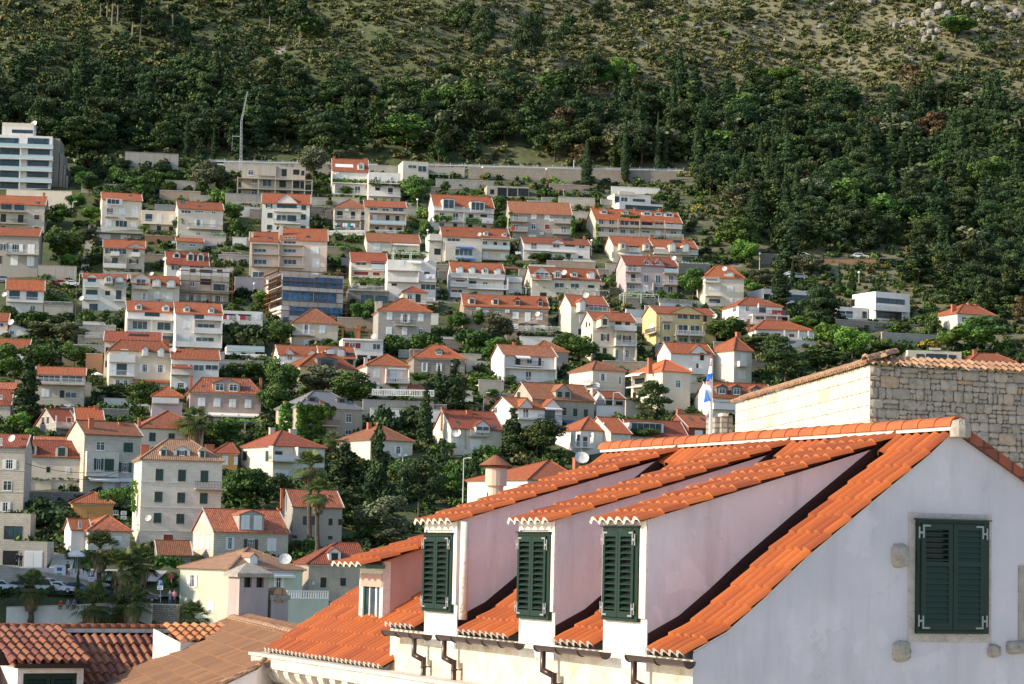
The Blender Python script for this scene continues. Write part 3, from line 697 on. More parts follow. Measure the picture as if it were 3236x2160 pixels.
w=MB(); w.face([BW(0,-4.6,B0.z-4.6*.47-.02),BW(0,0,B0.z-.02),BW(0,0,-12),BW(0,-4.6,-12)],'fg_pink'); 
L_=[(nearlim(t),t) for t in (0,_t1,_t1-1,_t1-2,_t1-3)]
for (a0,t0),(a1,t1) in zip(L_,L_[1:]): w.face([BW(a0,t0,B0.z+.47*t0-.02),BW(a1,t1,B0.z+.47*t1-.02),BW(a1,t1,-12),BW(a0,t0,-12)],'fg_pink')
w.face([BW(-10.3,0,B0.z),BW(0,0,B0.z),BW(0,4,B0.z-1.7),BW(-10.3,4,B0.z-1.7)],'t_brown'); w.build('wall',br)
w=MB(); ridge_tiles(w,[BW(-10.3,0,B0.z+.02),BW(0,0,B0.z+.02)],.12,'tile_tan',.4); ridge_tiles(w,[BW(a,t,B0.z+.47*t+.03) for a,t in L_[::-1]],.07,'tile_tan',.4); ridge_tiles(w,[BW(.0,-4.6,B0.z-4.6*.47+.03),BW(.0,0,B0.z+.03)],.08,'tile_tan',.4); w.build('ridge',br)
plaster('chimmauve',(.40,.34,.33),.7,.4,1.5)
def chimney_cap(name,label,q,w,h,Y,u,capped=True):
    Fc=Fr(P(*q,Y),u=u); m=MB(); 
    m.box(Fc,0,w,0,w*.9,-.9,h,'chimmauve')
    if capped:
        z=h; m2=MB()
        for x in (.12*w,.42*w,.75*w): pass
        for a0,a1,b0,b1 in ((0,.16*w,0,.9*w),(.42*w,.58*w,0,.12),(.84*w,w,0,.9*w),(.42*w,.58*w,.78*w,.9*w)): m.box(Fc,a0,a1,b0,b1,h,h+.26,'chimmauve')
        m.box(Fc,.16*w,.84*w,.15,.75*w,h,h+.25,'dark')
        r=root(name,Fc(w/2,w/2,-.5),label,'chimney','old rendered chimneys'); m.build('stack',r)
        c=MB(); e=.10
        b=[Fc(-e,-e,h+.26),Fc(w+e,-e,h+.26),Fc(w+e,.9*w+e,h+.26),Fc(-e,.9*w+e,h+.26)]; t=[p+Vector((0,0,.1)) for p in b]
        c.hexa(b+t,'fg_block'); ap=Fc(w*.42,w*.45,h+.62); ap2=Fc(w*.58,w*.45,h+.62)
        c.face([t[0],t[1],ap2,ap],'fg_block'); c.face([t[1],t[2],ap2],'fg_block'); c.face([t[2],t[3],ap,ap2],'fg_block'); c.face([t[3],t[0],ap],'fg_block')
        c.build('cap',r)
    else:
        r=root(name,Fc(w/2,w/2,-.5),label,'chimney','old rendered chimneys'); m.build('stack',r)
        c=MB(); c.box(Fc,-.04,w+.04,-.04,.9*w+.04,h,h+.12,'fg_block'); c.tube([Fc(w*.5,-.02,h+.12),Fc(w*.5,w*.92,h+.12)],.2,'tile_tan',12); c.build('cap',r)
chimney_cap('chimney','squat mauve chimney with a pyramid cap and four smoke openings on the brown roof',sp('L',155,975),.80,.80,61.5,Vector((.87,.49,0)))
chimney_cap('chimney','smaller weathered chimney capped by one curved tile behind the brown roof',sp('L',450,1000),.48,.56,62,Vector((.87,.49,0)),False)
# ================================================================ HOUSES
FOOT=[]
HOUSES=[]
def win(parent,fr,k,a0,a1,c0,c1,b=0.0,name='window'):
    """window or door as a part: frame mesh with a pane child"""
    w,h=a1-a0,c1-c0
    if w<.15 or h<.15: return
    m=MB(); sub=parent.parent is None
    if k in 'sgbr':          # closed shutters
        sm={'s':'shutw','g':'shutg','b':'shutb','r':'shutr'}[k]
        m.box(fr,a0-.08,a1+.08,b-.05,b,c0-.1,c0,'framew' if k!='g' else 'stone'); m.box(fr,a0-.05,a1+.05,b-.03,b,c1,c1+.09,'framew' if k!='g' else 'stone')
        for x0,x1 in ((a0-.06,a0),(a1,a1+.06)): m.box(fr,x0,x1,b-.04,b,c0-.001,c1+.001,'framew' if k!='g' else 'stone')
        o=m.build(name,parent); s=MB(); mid=(a0+a1)/2
        for x0,x1 in ((a0,mid-.015),(mid+.015,a1)):
            s.box(fr,x0,x1,b-.06,b-.01,c0,c1,sm)
            n=3 if h>1.6 else 2
            for i in range(n): s.box(fr,x0+.07,x1-.07,b-.068,b-.061,c0+.08+(h-.08)*i/n,c0+(h-.08)*(i+.9)/n,sm)
        s.build('shutter',o if sub else parent); return
    pa0,pa1=a0,a1
    if k in 'opq':           # open shutters left and right
        sm={'o':'shutw','p':'shutg','q':'shutb'}[k]; q=w*.26
        pa0,pa1=a0+q,a1-q
    fm='framew'
    if k in 'WGU':
        m.box(fr,pa0,pa1,b-.05,b,c1-.06,c1,fm if k=='W' else 'darkmetal'); m.box(fr,pa0,pa1,b-.05,b,c0,c0+.06,fm if k=='W' else 'darkmetal')
        n=max(2,int(round(w/1.1))); t=.035
        for i in range(n+1):
            x=pa0+(pa1-pa0)*i/n; m.box(fr,max(pa0,x-t),min(pa1,x+t),b-.05,b,c0+.06,c1-.06,fm if k=='W' else 'darkmetal')
    elif k=='d':
        m.box(fr,pa0-.05,pa1+.05,b-.04,b,c1,c1+.08,'concrete')
        m.box(fr,pa0,pa0+.04,b-.03,b,c0,c1,'concrete')
    else:
        t=.07; m.box(fr,pa0-.12,pa1+.12,b-.1,b,c0-.09,c0,'framew')
        m.box(fr,pa0,pa0+t,b-.06,b,c0,c1,fm); m.box(fr,pa1-t,pa1,b-.06,b,c0,c1,fm); m.box(fr,pa0+t,pa1-t,b-.06,b,c1-t,c1,fm); m.box(fr,pa0+t,pa1-t,b-.06,b,c0,c0+t,fm)
        n=2 if w<1.7 else 3
        for i in range(1,n): x=pa0+(pa1-pa0)*i/n; m.box(fr,x-t/2,x+t/2,b-.055,b,c0+t,c1-t,fm)
        if h<1.7 and h>.9: m.box(fr,pa0+t,pa1-t,b-.05,b,c0+h*.66,c0+h*.66+.04,fm)
    o=m.build(name,parent)
    p=MB(); p.box(fr,pa0+.03,pa1-.03,b-.022,b-.004,c0+.03,c1-.03,'dark' if k in 'dopq' else ('blueglass' if k=='U' else 'tealglass' if k=='G' else 'glass')); p.build('pane',o if sub else parent)
    if k in 'opq':
        for x0,x1 in ((a0,pa0-.01),(pa1+.01,a1)):
            s=MB(); s.box(fr,x0,x1,b-.09,b-.04,c0,c1,sm); s.box(fr,x0+.06,x1-.06,b-.1,b-.091,c0+.1,c1-.1,sm); s.build('shutter',o if sub else parent)
def rail(parent,fr,a0,a1,dep,c,kind,b0=0.0,h=1.0,name='railing'):
    m=MB()
    if kind=='n': return
    if kind=='s':
        m.box(fr,a0,a1,b0-dep,b0-dep+.12,c,c+h*.95,'framew' if 0 else 'white'); m.box(fr,a0,a0+.1,b0-dep+.12,b0,c,c+h*.95,'white'); m.box(fr,a1-.1,a1,b0-dep+.12,b0,c,c+h*.95,'white')
    elif kind=='g':
        m.box(fr,a0,a1,b0-dep+.02,b0-dep+.05,c+.05,c+h*.9,'railglass'); m.box(fr,a0,a1,b0-dep,b0-dep+.06,c+h*.9,c+h*.95,'galv')
    elif kind=='l':
        m.box(fr,a0,a1,b0-dep,b0-dep+.16,c+h*.82,c+h*.95,'framew'); m.box(fr,a0,a1,b0-dep,b0-dep+.16,c,c+.1,'framew')
        n=max(2,int((a1-a0)/.32))
        for i in range(n+1):
            x=a0+.06+(a1-a0-.12)*i/n; m.box(fr,x-.06,x+.06,b0-dep+.02,b0-dep+.14,c+.1,c+h*.82,'framew')
    else:
        mt={'b':'framew','k':'darkmetal','r':'rust'}.get(kind,'framew')
        m.box(fr,a0,a1,b0-dep,b0-dep+.06,c+h*.92,c+h*.98,mt); m.box(fr,a0,a1,b0-dep+.01,b0-dep+.05,c+.08,c+.12,mt)
        n=max(2,int((a1-a0)/.22))
        for i in range(n+1):
            x=a0+.03+(a1-a0-.06)*i/n; m.box(fr,x-.022,x+.022,b0-dep+.01,b0-dep+.05,c+.1,c+h*.93,mt)
        for x in (a0+.03,a1-.03): m.box(fr,x-.03,x+.03,b0-dep+.06,b0,c+h*.92,c+h*.98,mt)
    m.build(name,parent)
flat('railglass',(.42,.54,.58),.15)
def dish(parent,fr,a,c,r,b=0.0):
    m=MB(); o=fr(a,b-.35,c); ax=(fr(a,b-1.0,c+.35)-o).normalized(); ax=(ax+Vector((-.5,0,0))).normalized()
    x=ax.cross(Vector((0,0,1))).normalized(); y=ax.cross(x)
    ring=lambda rr,d:[o+ax*d+(x*math.cos(t)+y*math.sin(t))*rr for t in [2*math.pi*i/12 for i in range(12)]]
    r0,r1=ring(r,.14*r/.5),ring(r*.5,.03)
    for i in range(12):
        m.face([r0[i],r0[(i+1)%12],r1[(i+1)%12],r1[i]],'dish'); m.face([r1[i],r1[(i+1)%12],o],'dish')
    m.bar(o,fr(a,b,c-.1),.06,'galv'); m.bar(o+ax*.05-y*0,o+ax*r*.9,.03,'darkmetal')
    m.build('satellite_dish',parent)
def roofz(kind,P_,a,b):
    pass
def house(t,xl,xr,ye,yb,label,roof,wall='white',items='',yaw=16,dp=9,Y=None,name='house',cat='house',group=None,parent=None,extra_down=0,ov=.35,base=None):
    X0,Ye=sp(t,xl,ye); X1,_=sp(t,xr,ye); _,Yb=sp(t,0,yb)
    if Y is None: Y=hit((X0+X1)/2,Yb).y
    O=P(X0,Ye,Y); fr=Fr(O,R(yaw))
    v=ray(X1,Ye); 
    # width so that the right corner is seen at X1
    k=(O.x*v.y-O.y*v.x)/(fr.u.y*v.x-fr.u.x*v.y); w=k
    zs=[th(*(fr(a,b,0).xy)) for a in (0,w) for b in (0,dp)]
    zb=(min(zs) if base is None else base)-O.z-.8-extra_down
    _,c_vis=fr.pick((X0+X1)/2,Yb)
    zb=min(zb,c_vis-.3)
    cen=fr(w/2,dp/2,0); 
    FOOT.append((cen.x,cen.y,w/2+1,dp/2+1,R(yaw)))
    r=parent or root(name,Vector((cen.x,cen.y,max(min(zs),O.z+zb))),label,cat,group)
    wl=MB(); rf=MB(); rk=roof[0]; ry=roof[1]; rm=roof[2] if len(roof)>2 else 'tile'
    wl.box(fr,0,w,0,dp,zb,0,wall)
    px=lambda x,y: sp(t,x,y)
    slope=None
    def top(a,b): 
        p=fr(a,b,0); return zfor(p.x,p.y,px(0,ry)[1])-O.z
    T=.13; rh=0; rb=dp/2
    if rk=='G':
        rb=roof[3]*dp if len(roof)>3 else dp/2
        # row of the ridge is measured at its left end
        rh=top(0,rb); kf=rh/rb; kb=rh/(dp-rb)
        for a in (0,w):
            q=[fr(a,0,-.02),fr(a,dp,-.02),fr(a,rb,rh-.02)]; wl.face(q if a else q[::-1],wall)
        for b0,c0,b1,c1 in ((-ov,-ov*kf,rb,rh),(rb,rh,dp+ov,-ov*kb)):
            rf.hexa([fr(a,b,c+d) for d in (.02,.02+T) for a,b,c in ((-.22,b0,c0),(w+.22,b0,c0),(w+.22,b1,c1),(-.22,b1,c1))],rm)
        rf.bar(fr(-.25,rb,rh+T+.02),fr(w+.25,rb,rh+T+.02),.26,rm,.14)
        for a in (-.22,w+.22): rf.bar(fr(a,-ov,-ov*kf+T+.03),fr(a,rb,rh+T+.03),.14,'mortar' if rm!='slate' else rm,.06)
        slope=('G',kf)
    elif rk=='H':
        xa,xb=(roof[3],roof[4]) if len(roof)>4 else ((xl+xr)/2,(xl+xr)/2)
        frm=Fr(fr(0,rb,0),u=fr.u); ra0,rc=frm.pick(*px(xa,ry)); ra1,_=frm.pick(*px(xb,ry)); rh=rc
        ra0=min(max(ra0,.4),w-.4); ra1=min(max(ra1,ra0+.05),w-.35); kf=rh/rb
        e=[fr(-ov,-ov,-.06),fr(w+ov,-ov,-.06),fr(w+ov,dp+ov,-.06),fr(-ov,dp+ov,-.06)]; u=[p+Vector((0,0,.13)) for p in e]
        rl,rr=fr(ra0,rb,rh+.1),fr(ra1,rb,rh+.1)
        rf.face(e[::-1],'mortar')
        for i in range(4): rf.face([e[i],e[(i+1)%4],u[(i+1)%4],u[i]],rm)
        rf.face([u[0],u[1],rr,rl],rm); rf.face([u[1],u[2],rr],rm); rf.face([u[2],u[3],rl,rr],rm); rf.face([u[3],u[0],rl],rm)
        hm='mortar' if rm in('tile_red','tile_old') else rm
        for p,q in ((u[0],rl),(u[1],rr),(rl,rr),(u[2],rr),(u[3],rl)): rf.bar(p+Vector((0,0,.04)),q+Vector((0,0,.04)),.2,rm,.12)
        wl.box(fr,-.12,w+.12,-.12,dp+.12,-.22,-.07,'mortar')
        slope=('H',kf)
    elif rk=='F':
        xa=roof[3] if len(roof)>3 else (xl+xr)/2
        ra,rh=fr.pick(*px(xa,ry)); 
        for b in (0,dp):
            q=[fr(0,b,-.02),fr(w,b,-.02),fr(ra,b,rh-.02)]; wl.face(q if b==0 else q[::-1],wall)
        kl,kr=rh/ra,rh/(w-ra)
        rf.hexa([fr(a,b,c+d) for d in (.02,.02+T) for a,b,c in ((-ov,-.25,-ov*kl),(ra,-.25,rh),(ra,dp+.25,rh),(-ov,dp+.25,-ov*kl))],rm)
        rf.hexa([fr(a,b,c+d) for d in (.02,.02+T) for a,b,c in ((ra,-.25,rh),(w+ov,-.25,-ov*kr),(w+ov,dp+.25,-ov*kr),(ra,dp+.25,rh))],rm)
        rf.bar(fr(ra,-.28,rh+T+.02),fr(ra,dp+.25,rh+T+.02),.24,rm,.14)
        slope=('F',0)
    elif rk=='S':
        rh=top(0,dp); kf=rh/dp
        for a in (0,w):
            q=[fr(a,0,-.02),fr(a,dp,-.02),fr(a,dp,rh-.02)]; wl.face(q if a else q[::-1],wall)
        rf.hexa([fr(a,b,c+d) for d in (.02,.02+T) for a,b,c in ((-.2,-ov,-ov*kf),(w+.2,-ov,-ov*kf),(w+.2,dp+.1,rh),(-.2,dp+.1,rh))],rm); rb=dp
        slope=('G',kf)
    else:
        h=abs(fr.pick(*px(xl,ry))[1]); h=max(.15,h)
        for a0,a1,b0,b1 in ((0,w,0,.25),(0,w,dp-.25,dp),(0,.25,.25,dp-.25),(w-.25,w,.25,dp-.25)): rf.box(fr,a0,a1,b0,b1,.001,h,roof[2] if len(roof)>2 else wall)
        slope=('P',0)
    wl.build('wall',r)
    ro=rf.build('roof' if rk!='P' else 'parapet',r)
    kf=slope[1]
    side=Fr(fr(0,dp,0),u=-fr.v)
    def onroof(x,y):
        # front slope plane c=kf*b
        v=ray(*px(x,y)); 
        n=fr.z-fr.v*kf; kk=(O+fr.z*(.02+T)).dot(n)/v.dot(n); return fr.inv(v*kk)
    for it in items.split(';'):
        q=it.split()
        if not q: continue
        k=q[0]; f=fr
        if k[0]=='<': f=side; k=k[1:]
        n=[float(z) for z in q[1:] if z.replace('.','').replace('-','').isdigit()]; st=[z for z in q[1:] if not z.replace('.','').replace('-','').isdigit()]
        if k in ('w','W','G','U','s','g','b','r','o','p','q','d'):
            dep=n[4] if len(n)>4 else 0
            a0,c1=f.pick(*px(n[0],n[1]),b=-dep); a1,c0=f.pick(*px(n[2],n[3]),b=-dep)
            win(r,f,k,a0,a1,c0,c1,-dep)
        elif k=='B':   # balcony x0 x1 y dep rail
            dep=n[3] if len(n)>3 else 1.2; rl=st[0] if st else 'b'
            a0,c=f.pick(*px(n[0],n[2]),b=-dep); a1,_=f.pick(*px(n[1],n[2]),b=-dep)
            m=MB(); m.box(f,a0,a1,-dep,.0,c,c+.2,'white' if wall in('white','cream') else 'concrete'); o=m.build('balcony',r); rail(o,f,a0,a1,dep,c+.2,rl)
            if f is fr and a1-a0>.5*w and rl!='k' and dep>1 and c+2.75<.4 and rk!='P':
                for e0,e1 in ((a0,a0+.18),(a1-.18,a1)):
                    m=MB(); m.box(f,e0,e1,-dep+.05,-.001,c+.2,min(c+2.75,-.06),wall); m.build('side_fin',r)
        elif k=='T':   # pillar x y0 y1 dep
            dep=n[3] if len(n)>3 else 1.2
            a,c1=f.pick(*px(n[0],n[1]),b=-dep); _,c0=f.pick(*px(n[0],n[2]),b=-dep)
            m=MB(); m.box(f,a-.14,a+.14,-dep,-dep+.28,c0,c1,'white' if wall in('white','cream') else 'concrete'); m.build('pillar',r)
        elif k=='X':   # projecting block: x0 y0 x1 y1 dep
            a0,c1=f.pick(*px(n[0],n[1]),b=-n[4]); a1,c0=f.pick(*px(n[2],n[3]),b=-n[4])
            m=MB(); m.box(f,a0,a1,-n[4],-.001,c0,c1,st[0] if st else wall); m.build('projecting_bay',r)
        elif k=='A':
            dep=n[3]; a0,c=f.pick(*px(n[0],n[2])); a1,_=f.pick(*px(n[1],n[2])); m=MB(); mt=st[0] if st else 'awn_w'
            m.hexa([f(a,b,cc+d) for d in (0,.04) for a,b,cc in ((a0,-dep,c-dep*.35),(a1,-dep,c-dep*.35),(a1,-.001,c),(a0,-.001,c))],mt); m.box(f,a0,a1,-dep-.02,-dep-.001,c-dep*.35-.22,c-dep*.35+.02,mt); m.build('awning',r)
        elif k=='C':   # chimney x ytop w [mat]
            bfrac=n[3] if len(n)>3 else .5; cb=bfrac*dp; fc=Fr(f(0,cb,0),u=f.u); a,c=fc.pick(*px(n[0],n[1])); a1,_=fc.pick(*px(n[0]+n[2],n[1])); cw=max(.35,a1-a); mt=st[0] if st else 'chim'
            m=MB(); c0=-.2 if rk=='P' else -.3
            m.box(fc,a,a+cw,-.28,.28,c0,c-.12,mt); m.box(fc,a-.07,a+cw+.07,-.35,.35,c-.12,c,mt); m.build('chimney',ro or r)
        elif k=='m':   # dormer x0 x1 yapex yeave ybot wink [mat]
            x0,x1,ya,yv,y2=n[:5]; a,b,c=onroof((x0+x1)/2,y2); fd=Fr(fr(0,b,0),u=fr.u)
            a0,ce=fd.pick(*px(x0,yv)); a1,_=fd.pick(*px(x1,yv)); ca=fd.pick(*px((x0+x1)/2,ya))[1]; c0=c-.25
            wk=st[0] if st else 'w'; wm=st[1] if len(st)>1 else (wall if wall in MATS else 'white')
            rr_=max(.6,(ce)/max(kf,.1)-b); rr_=min(rr_,dp/2+2-b if rk!='S' else 9); ra_=max(.6,(ca)/max(kf,.1)-b); ra_=min(ra_,max(rr_,dp/2-b+.3))
            m=MB(); m.box(fd,a0,a1,0,rr_+.05,c0,ce,wm); mid=(a0+a1)/2
            if ya<yv-1:
                m.face([fd(a0,0,ce),fd(a1,0,ce),fd(mid,0,ca)],wm)
                for s0 in (a0-.15,a1+.15):
                    ee=ce-.15*(ca-ce)/max(.1,(mid-a0)); m.hexa([fd(s0,-.15,ee),fd(mid,-.15,ca),fd(mid,ra_+.2,ca),fd(s0,rr_+.3,ee)]+[fd(s0,-.15,ee+.1),fd(mid,-.15,ca+.1),fd(mid,ra_+.2,ca+.1),fd(s0,rr_+.3,ee+.1)],rm)
            else: m.box(fd,a0-.15,a1+.15,-.2,rr_+.4,ce+.001,ce+.12,rm)
            dd=m.build('dormer',r); ww=a1-a0; hh=ce-c
            cnt=max(1,int(n[5])) if len(n)>5 else 1
            for i in range(cnt):
                aa0=a0+ww*(i+.2)/cnt; aa1=a0+ww*(i+.8)/cnt
                if cnt==1: aa0,aa1=a0+ww*.2,a1-ww*.2
                if wk=='W': aa0,aa1=a0+ww*.06,a1-ww*.06
                win(dd,fd,wk,aa0,aa1,c+hh*.08,ce-hh*.06,0)
        elif k=='R':   # front gable x0 x1 yapex yeave
            a0,ce=f.pick(*px(n[0],n[3])); a1,_=f.pick(*px(n[1],n[3])); mid=(a0+a1)/2; _,ca=f.pick(*px((n[0]+n[1])/2,n[2])); dpp=n[4] if len(n)>4 else 0.0
            m=MB(); bk_=min(dp*.5,max(.5,ca/max(kf,.2)))+.2
            m.face([f(a0,-dpp-.01,ce),f(a1,-dpp-.01,ce),f(mid,-dpp-.01,ca)],wall)
            for s0 in (a0-.2,a1+.2):
                ee=ce-.2*(ca-ce)/(mid-a0); bb=max(.3,ee/max(kf,.2)); m.hexa([f(s0,-dpp-.2,ee),f(mid,-dpp-.2,ca),f(mid,bk_,ca),f(s0,bb,ee)]+[f(s0,-dpp-.2,ee+.12),f(mid,-dpp-.2,ca+.12),f(mid,bk_,ca+.12),f(s0,bb,ee+.12)],rm)
            if ce>.05 or dpp>0: m.box(f,a0,a1,-dpp-.008,bk_*.5,min(0,ce)-.01 if dpp==0 else -.1,ce,wall)
            m.build('front_gable',r)
        elif k=='K':   # skylight
            a0,b1,c1=onroof(n[0],n[1]); a1,b0,c0=onroof(n[2],n[3]); m=MB(); mt=st[0] if st else 'glass'
            m.hexa([fr(a,b,kf*b+T+.02+d) for d in (0,.07) for a,b in ((a0,b0),(a1,b0),(a1,b1),(a0,b1))],mt); m.build('skylight' if mt=='glass' else 'solar_panel',ro)
        elif k=='t': dish(r,f,*f.pick(*px(n[0],n[1])),max(.3,n[2] if len(n)>2 else .45))
        elif k=='u':
            b_=n[3]*dp if len(n)>3 else dp*.3; fd=Fr(fr(0,b_,0),u=fr.u); a,c=fd.pick(*px(n[0],n[1])); dish(r,fd,a,c,n[2] if len(n)>2 else .45); 
            p=MB(); p.bar(fd(a,0,kf*b_),fd(a,-.02,c),.06,'galv'); p.build('mast',r)
        elif k=='a':
            a,c=f.pick(*px(n[0],n[1])); m=MB(); m.box(f,a-.42,a+.42,-.32,-.02,c-.3,c+.3,'white_p'); m.lathe(f(a-.1,-.325,c),[(0,0)],'dark') if 0 else m.box(f,a-.3,a+.15,-.33,-.321,c-.2,c+.2,'galv'); m.build('air_conditioner',r)
        elif k=='c':
            _,c=f.pick(*px(xl,n[0])); m=MB(); m.box(fr,-.06,w+.06,-.06,.0,c-.12,c,'mortar'); m.build('string_course',r)
        elif k=='V': # clothes on a line x0 x1 y
            a0,c=f.pick(*px(n[0],n[2]),b=-1.3); a1,_=f.pick(*px(n[1],n[2]),b=-1.3); m=MB(); x=a0
            m.bar(f(a0-.3,-1.3,c),f(a1+.3,-1.3,c),.02,'steel'); m.build('clothes_line',r)
            while x<a1:
                ww=random.uniform(.35,.8); hh=random.uniform(.5,1.1); m=MB(); m.box(f,x,min(x+ww,a1),-1.32,-1.29,c-hh,c+.02,random.choice(['cloth_w','cloth_w','red','blue','teal'] if not st else st)); m.build('laundry',r); x+=ww+.06
    HOUSES.append((r,fr,w,dp)); r['_w']=w; del r['_w']
    return r,fr,w
flat('chim',(.42,.14,.07),.8); plaster('chimw',(.6,.55,.48),.6)
def wall(t,x0,x1,y0,y1,label,mat='concrete',yaw=16,Y=None,th_=.5,name='retaining_wall',cat='wall',group=None,railk=None,slope=0):
    """a free wall, seen as a rectangle; top at y0"""
    a=sp(t,x0,y0); b=sp(t,x1,y0); yb=sp(t,0,y1)[1]
    if Y is None: Y=hit((a[0]+b[0])/2,yb).y
    O=P(*a,Y); fr=Fr(O,R(yaw)); v=ray(*b); w=(O.x*v.y-O.y*v.x)/(fr.u.y*v.x-fr.u.x*v.y)
    _,c=fr.pick((a[0]+b[0])/2,yb); zb=min(c,min(th(*fr(q,0,0).xy) for q in (0,w))-O.z)-.6
    m=MB(); n=max(1,int(w/3)); 
    m.box(fr,0,w,0,th_,zb,0,mat); m.box(fr,-.04,w+.04,-.05,th_+.05,.001,.09,'mortar' if mat!='concrete' else 'concrete')
    if name!='x' and mat=='concrete':
        k=4
        while k<w: m.box(fr,k,k+.04,-.004,-.001,zb,0,'dark'); k+=4
    if railk:
        r=root(name,fr(w/2,.2,zb),label,cat,group); m.build('masonry',r); rail(r,fr,0,w,0.0,.09,railk,b0=.05); return fr,w
    single(m,name,label,cat,group,loc=fr(w/2,.2,zb)); return fr,w
def fence(t,x0,y0,x1,y1,label,yb=None,kind='b',name='fence',cat='fence',group=None,h=1.0,Y=None):
    a=sp(t,x0,y0); b=sp(t,x1,y1)
    p=P(*a,Y) if Y else hit(*a); q=P(*b,Y) if Y else hit(*b)
    fr=Fr(p,u=Vector((q.x-p.x,q.y-p.y,0))); L=(q-p).length
    r=root(name,(p+q)/2,label,cat,group); rail(r,fr,0,Vector((q.x-p.x,q.y-p.y,0)).length,0,0,kind,h=h,name='rail')
    return r
# ================================================================ VEGETATION
def leafmat(name,c1,c2,c3,rough=.75):
    m,nt,b=newmat(name); b.inputs['Roughness'].default_value=rough
    at=nt.nodes.new('ShaderNodeAttribute'); at.attribute_name='tint'
    col=ramp(nt,at.outputs['Fac'],[(0,c1),(.55,c2),(1,c3)])
    r=objrand(nt); hv=nt.nodes.new('ShaderNodeHueSaturation'); mr=nt.nodes.new('ShaderNodeMapRange'); mr.inputs[3].default_value=.75; mr.inputs[4].default_value=1.25
    nt.links.new(r,mr.inputs[0]); nt.links.new(mr.outputs[0],hv.inputs['Value'])
    mh=nt.nodes.new('ShaderNodeMapRange'); mh.inputs[3].default_value=.485; mh.inputs[4].default_value=.515; nt.links.new(r,mh.inputs[0]); nt.links.new(mh.outputs[0],hv.inputs['Hue'])
    nt.links.new(col,hv.inputs['Color']); nt.links.new(hv.outputs[0],b.inputs['Base Color'])
    try: b.inputs['Specular IOR Level'].default_value=.2
    except KeyError: pass
    MATS[name]=m
leafmat('lf_pine',(0.026,0.053,0.018),(0.056,0.094,0.028),(0.122,0.145,0.043)); leafmat('lf_dark',(.022,.046,.020),(.045,.078,.028),(.085,.112,.040)); leafmat('lf_cyp',(.022,.048,.019),(.040,.070,.025),(.066,.095,.034))
leafmat('lf_broad',(0.032,0.068,0.017),(0.064,0.124,0.026),(0.126,0.200,0.046)); leafmat('lf_bright',(0.052,0.112,0.019),(0.103,0.200,0.034),(0.176,0.300,0.056)); leafmat('lf_olive',(0.075,0.094,0.051),(0.122,0.145,0.077),(0.207,0.215,0.114))
leafmat('lf_scrub',(0.078,0.092,0.034),(0.145,0.152,0.055),(0.235,0.22,0.095)); leafmat('lf_brown',(0.071,0.051,0.026),(0.132,0.095,0.046),(0.203,0.153,0.078)); leafmat('lf_palm',(.04,.07,.02),(.10,.13,.035),(.2,.2,.07)); leafmat('lf_deadpalm',(0.120,0.089,0.052),(0.216,0.166,0.091),(0.312,0.242,0.130))
leafmat('lf_grass',(0.063,0.075,0.029),(0.117,0.122,0.053),(0.179,0.173,0.086)); leafmat('lf_vine',(0.040,0.087,0.017),(0.091,0.188,0.033),(0.176,0.300,0.051)); leafmat('lf_yellow',(0.099,0.125,0.024),(0.241,0.215,0.037),(0.538,0.419,0.063))
plain('bark',(.12,.085,.06),.95,c2=(.06,.045,.035)); plain('barkpale',(.26,.22,.18),.95,c2=(.15,.12,.1))
def leaves(cl,n,size,rg,squash=.75,shell=.55,flatn=.0):
    """cl: array of clumps (x,y,z,rx,ry,rz,tint) -> quads with outward-biased normals"""
    cl=np.asarray(cl,float); vol=cl[:,3]*cl[:,4]+cl[:,3]*cl[:,5]; pr=vol/vol.sum()
    k=rg.choice(len(cl),n,p=pr); d=rg.normal(size=(n,3)); d/=np.linalg.norm(d,axis=1,keepdims=True)
    rad=shell+(1-shell)*rg.random(n)**.5; rad*=1+rg.normal(size=n)*.08
    pos=cl[k,:3]+d*cl[k,3:6]*rad[:,None]
    nr=d+rg.normal(size=(n,3))*.55; nr[:,2]+=flatn; nr/=np.linalg.norm(nr,axis=1,keepdims=True)
    a=rg.normal(size=(n,3)); u=np.cross(nr,a); u/=np.linalg.norm(u,axis=1,keepdims=True); v=np.cross(nr,u)
    s=size*(.6+.8*rg.random(n))[:,None]; u=u*s; v=v*s*squash
    V=np.stack([pos-u-v*.6,pos+u*.9-v,pos+u+v*.7,pos-u*.8+v],1)
    tint=np.clip(cl[k,6]+rg.normal(size=n)*.15,0,1)
    return V,tint
def quadmesh(name,V,tint,mat):
    n=len(V); me=bpy.data.meshes.new(name); me.vertices.add(n*4); me.vertices.foreach_set('co',V.reshape(-1)); me.loops.add(n*4); me.loops.foreach_set('vertex_index',np.arange(n*4))
    me.polygons.add(n); me.polygons.foreach_set('loop_start',np.arange(n)*4); me.polygons.foreach_set('loop_total',np.full(n,4))
    a=me.attributes.new('tint','FLOAT','FACE'); a.data.foreach_set('value',tint.astype(np.float32)); me.materials.append(MATS[mat]); me.polygons.foreach_set('use_smooth',np.zeros(n,dtype=bool)); me.update(); return me
PROTO={}
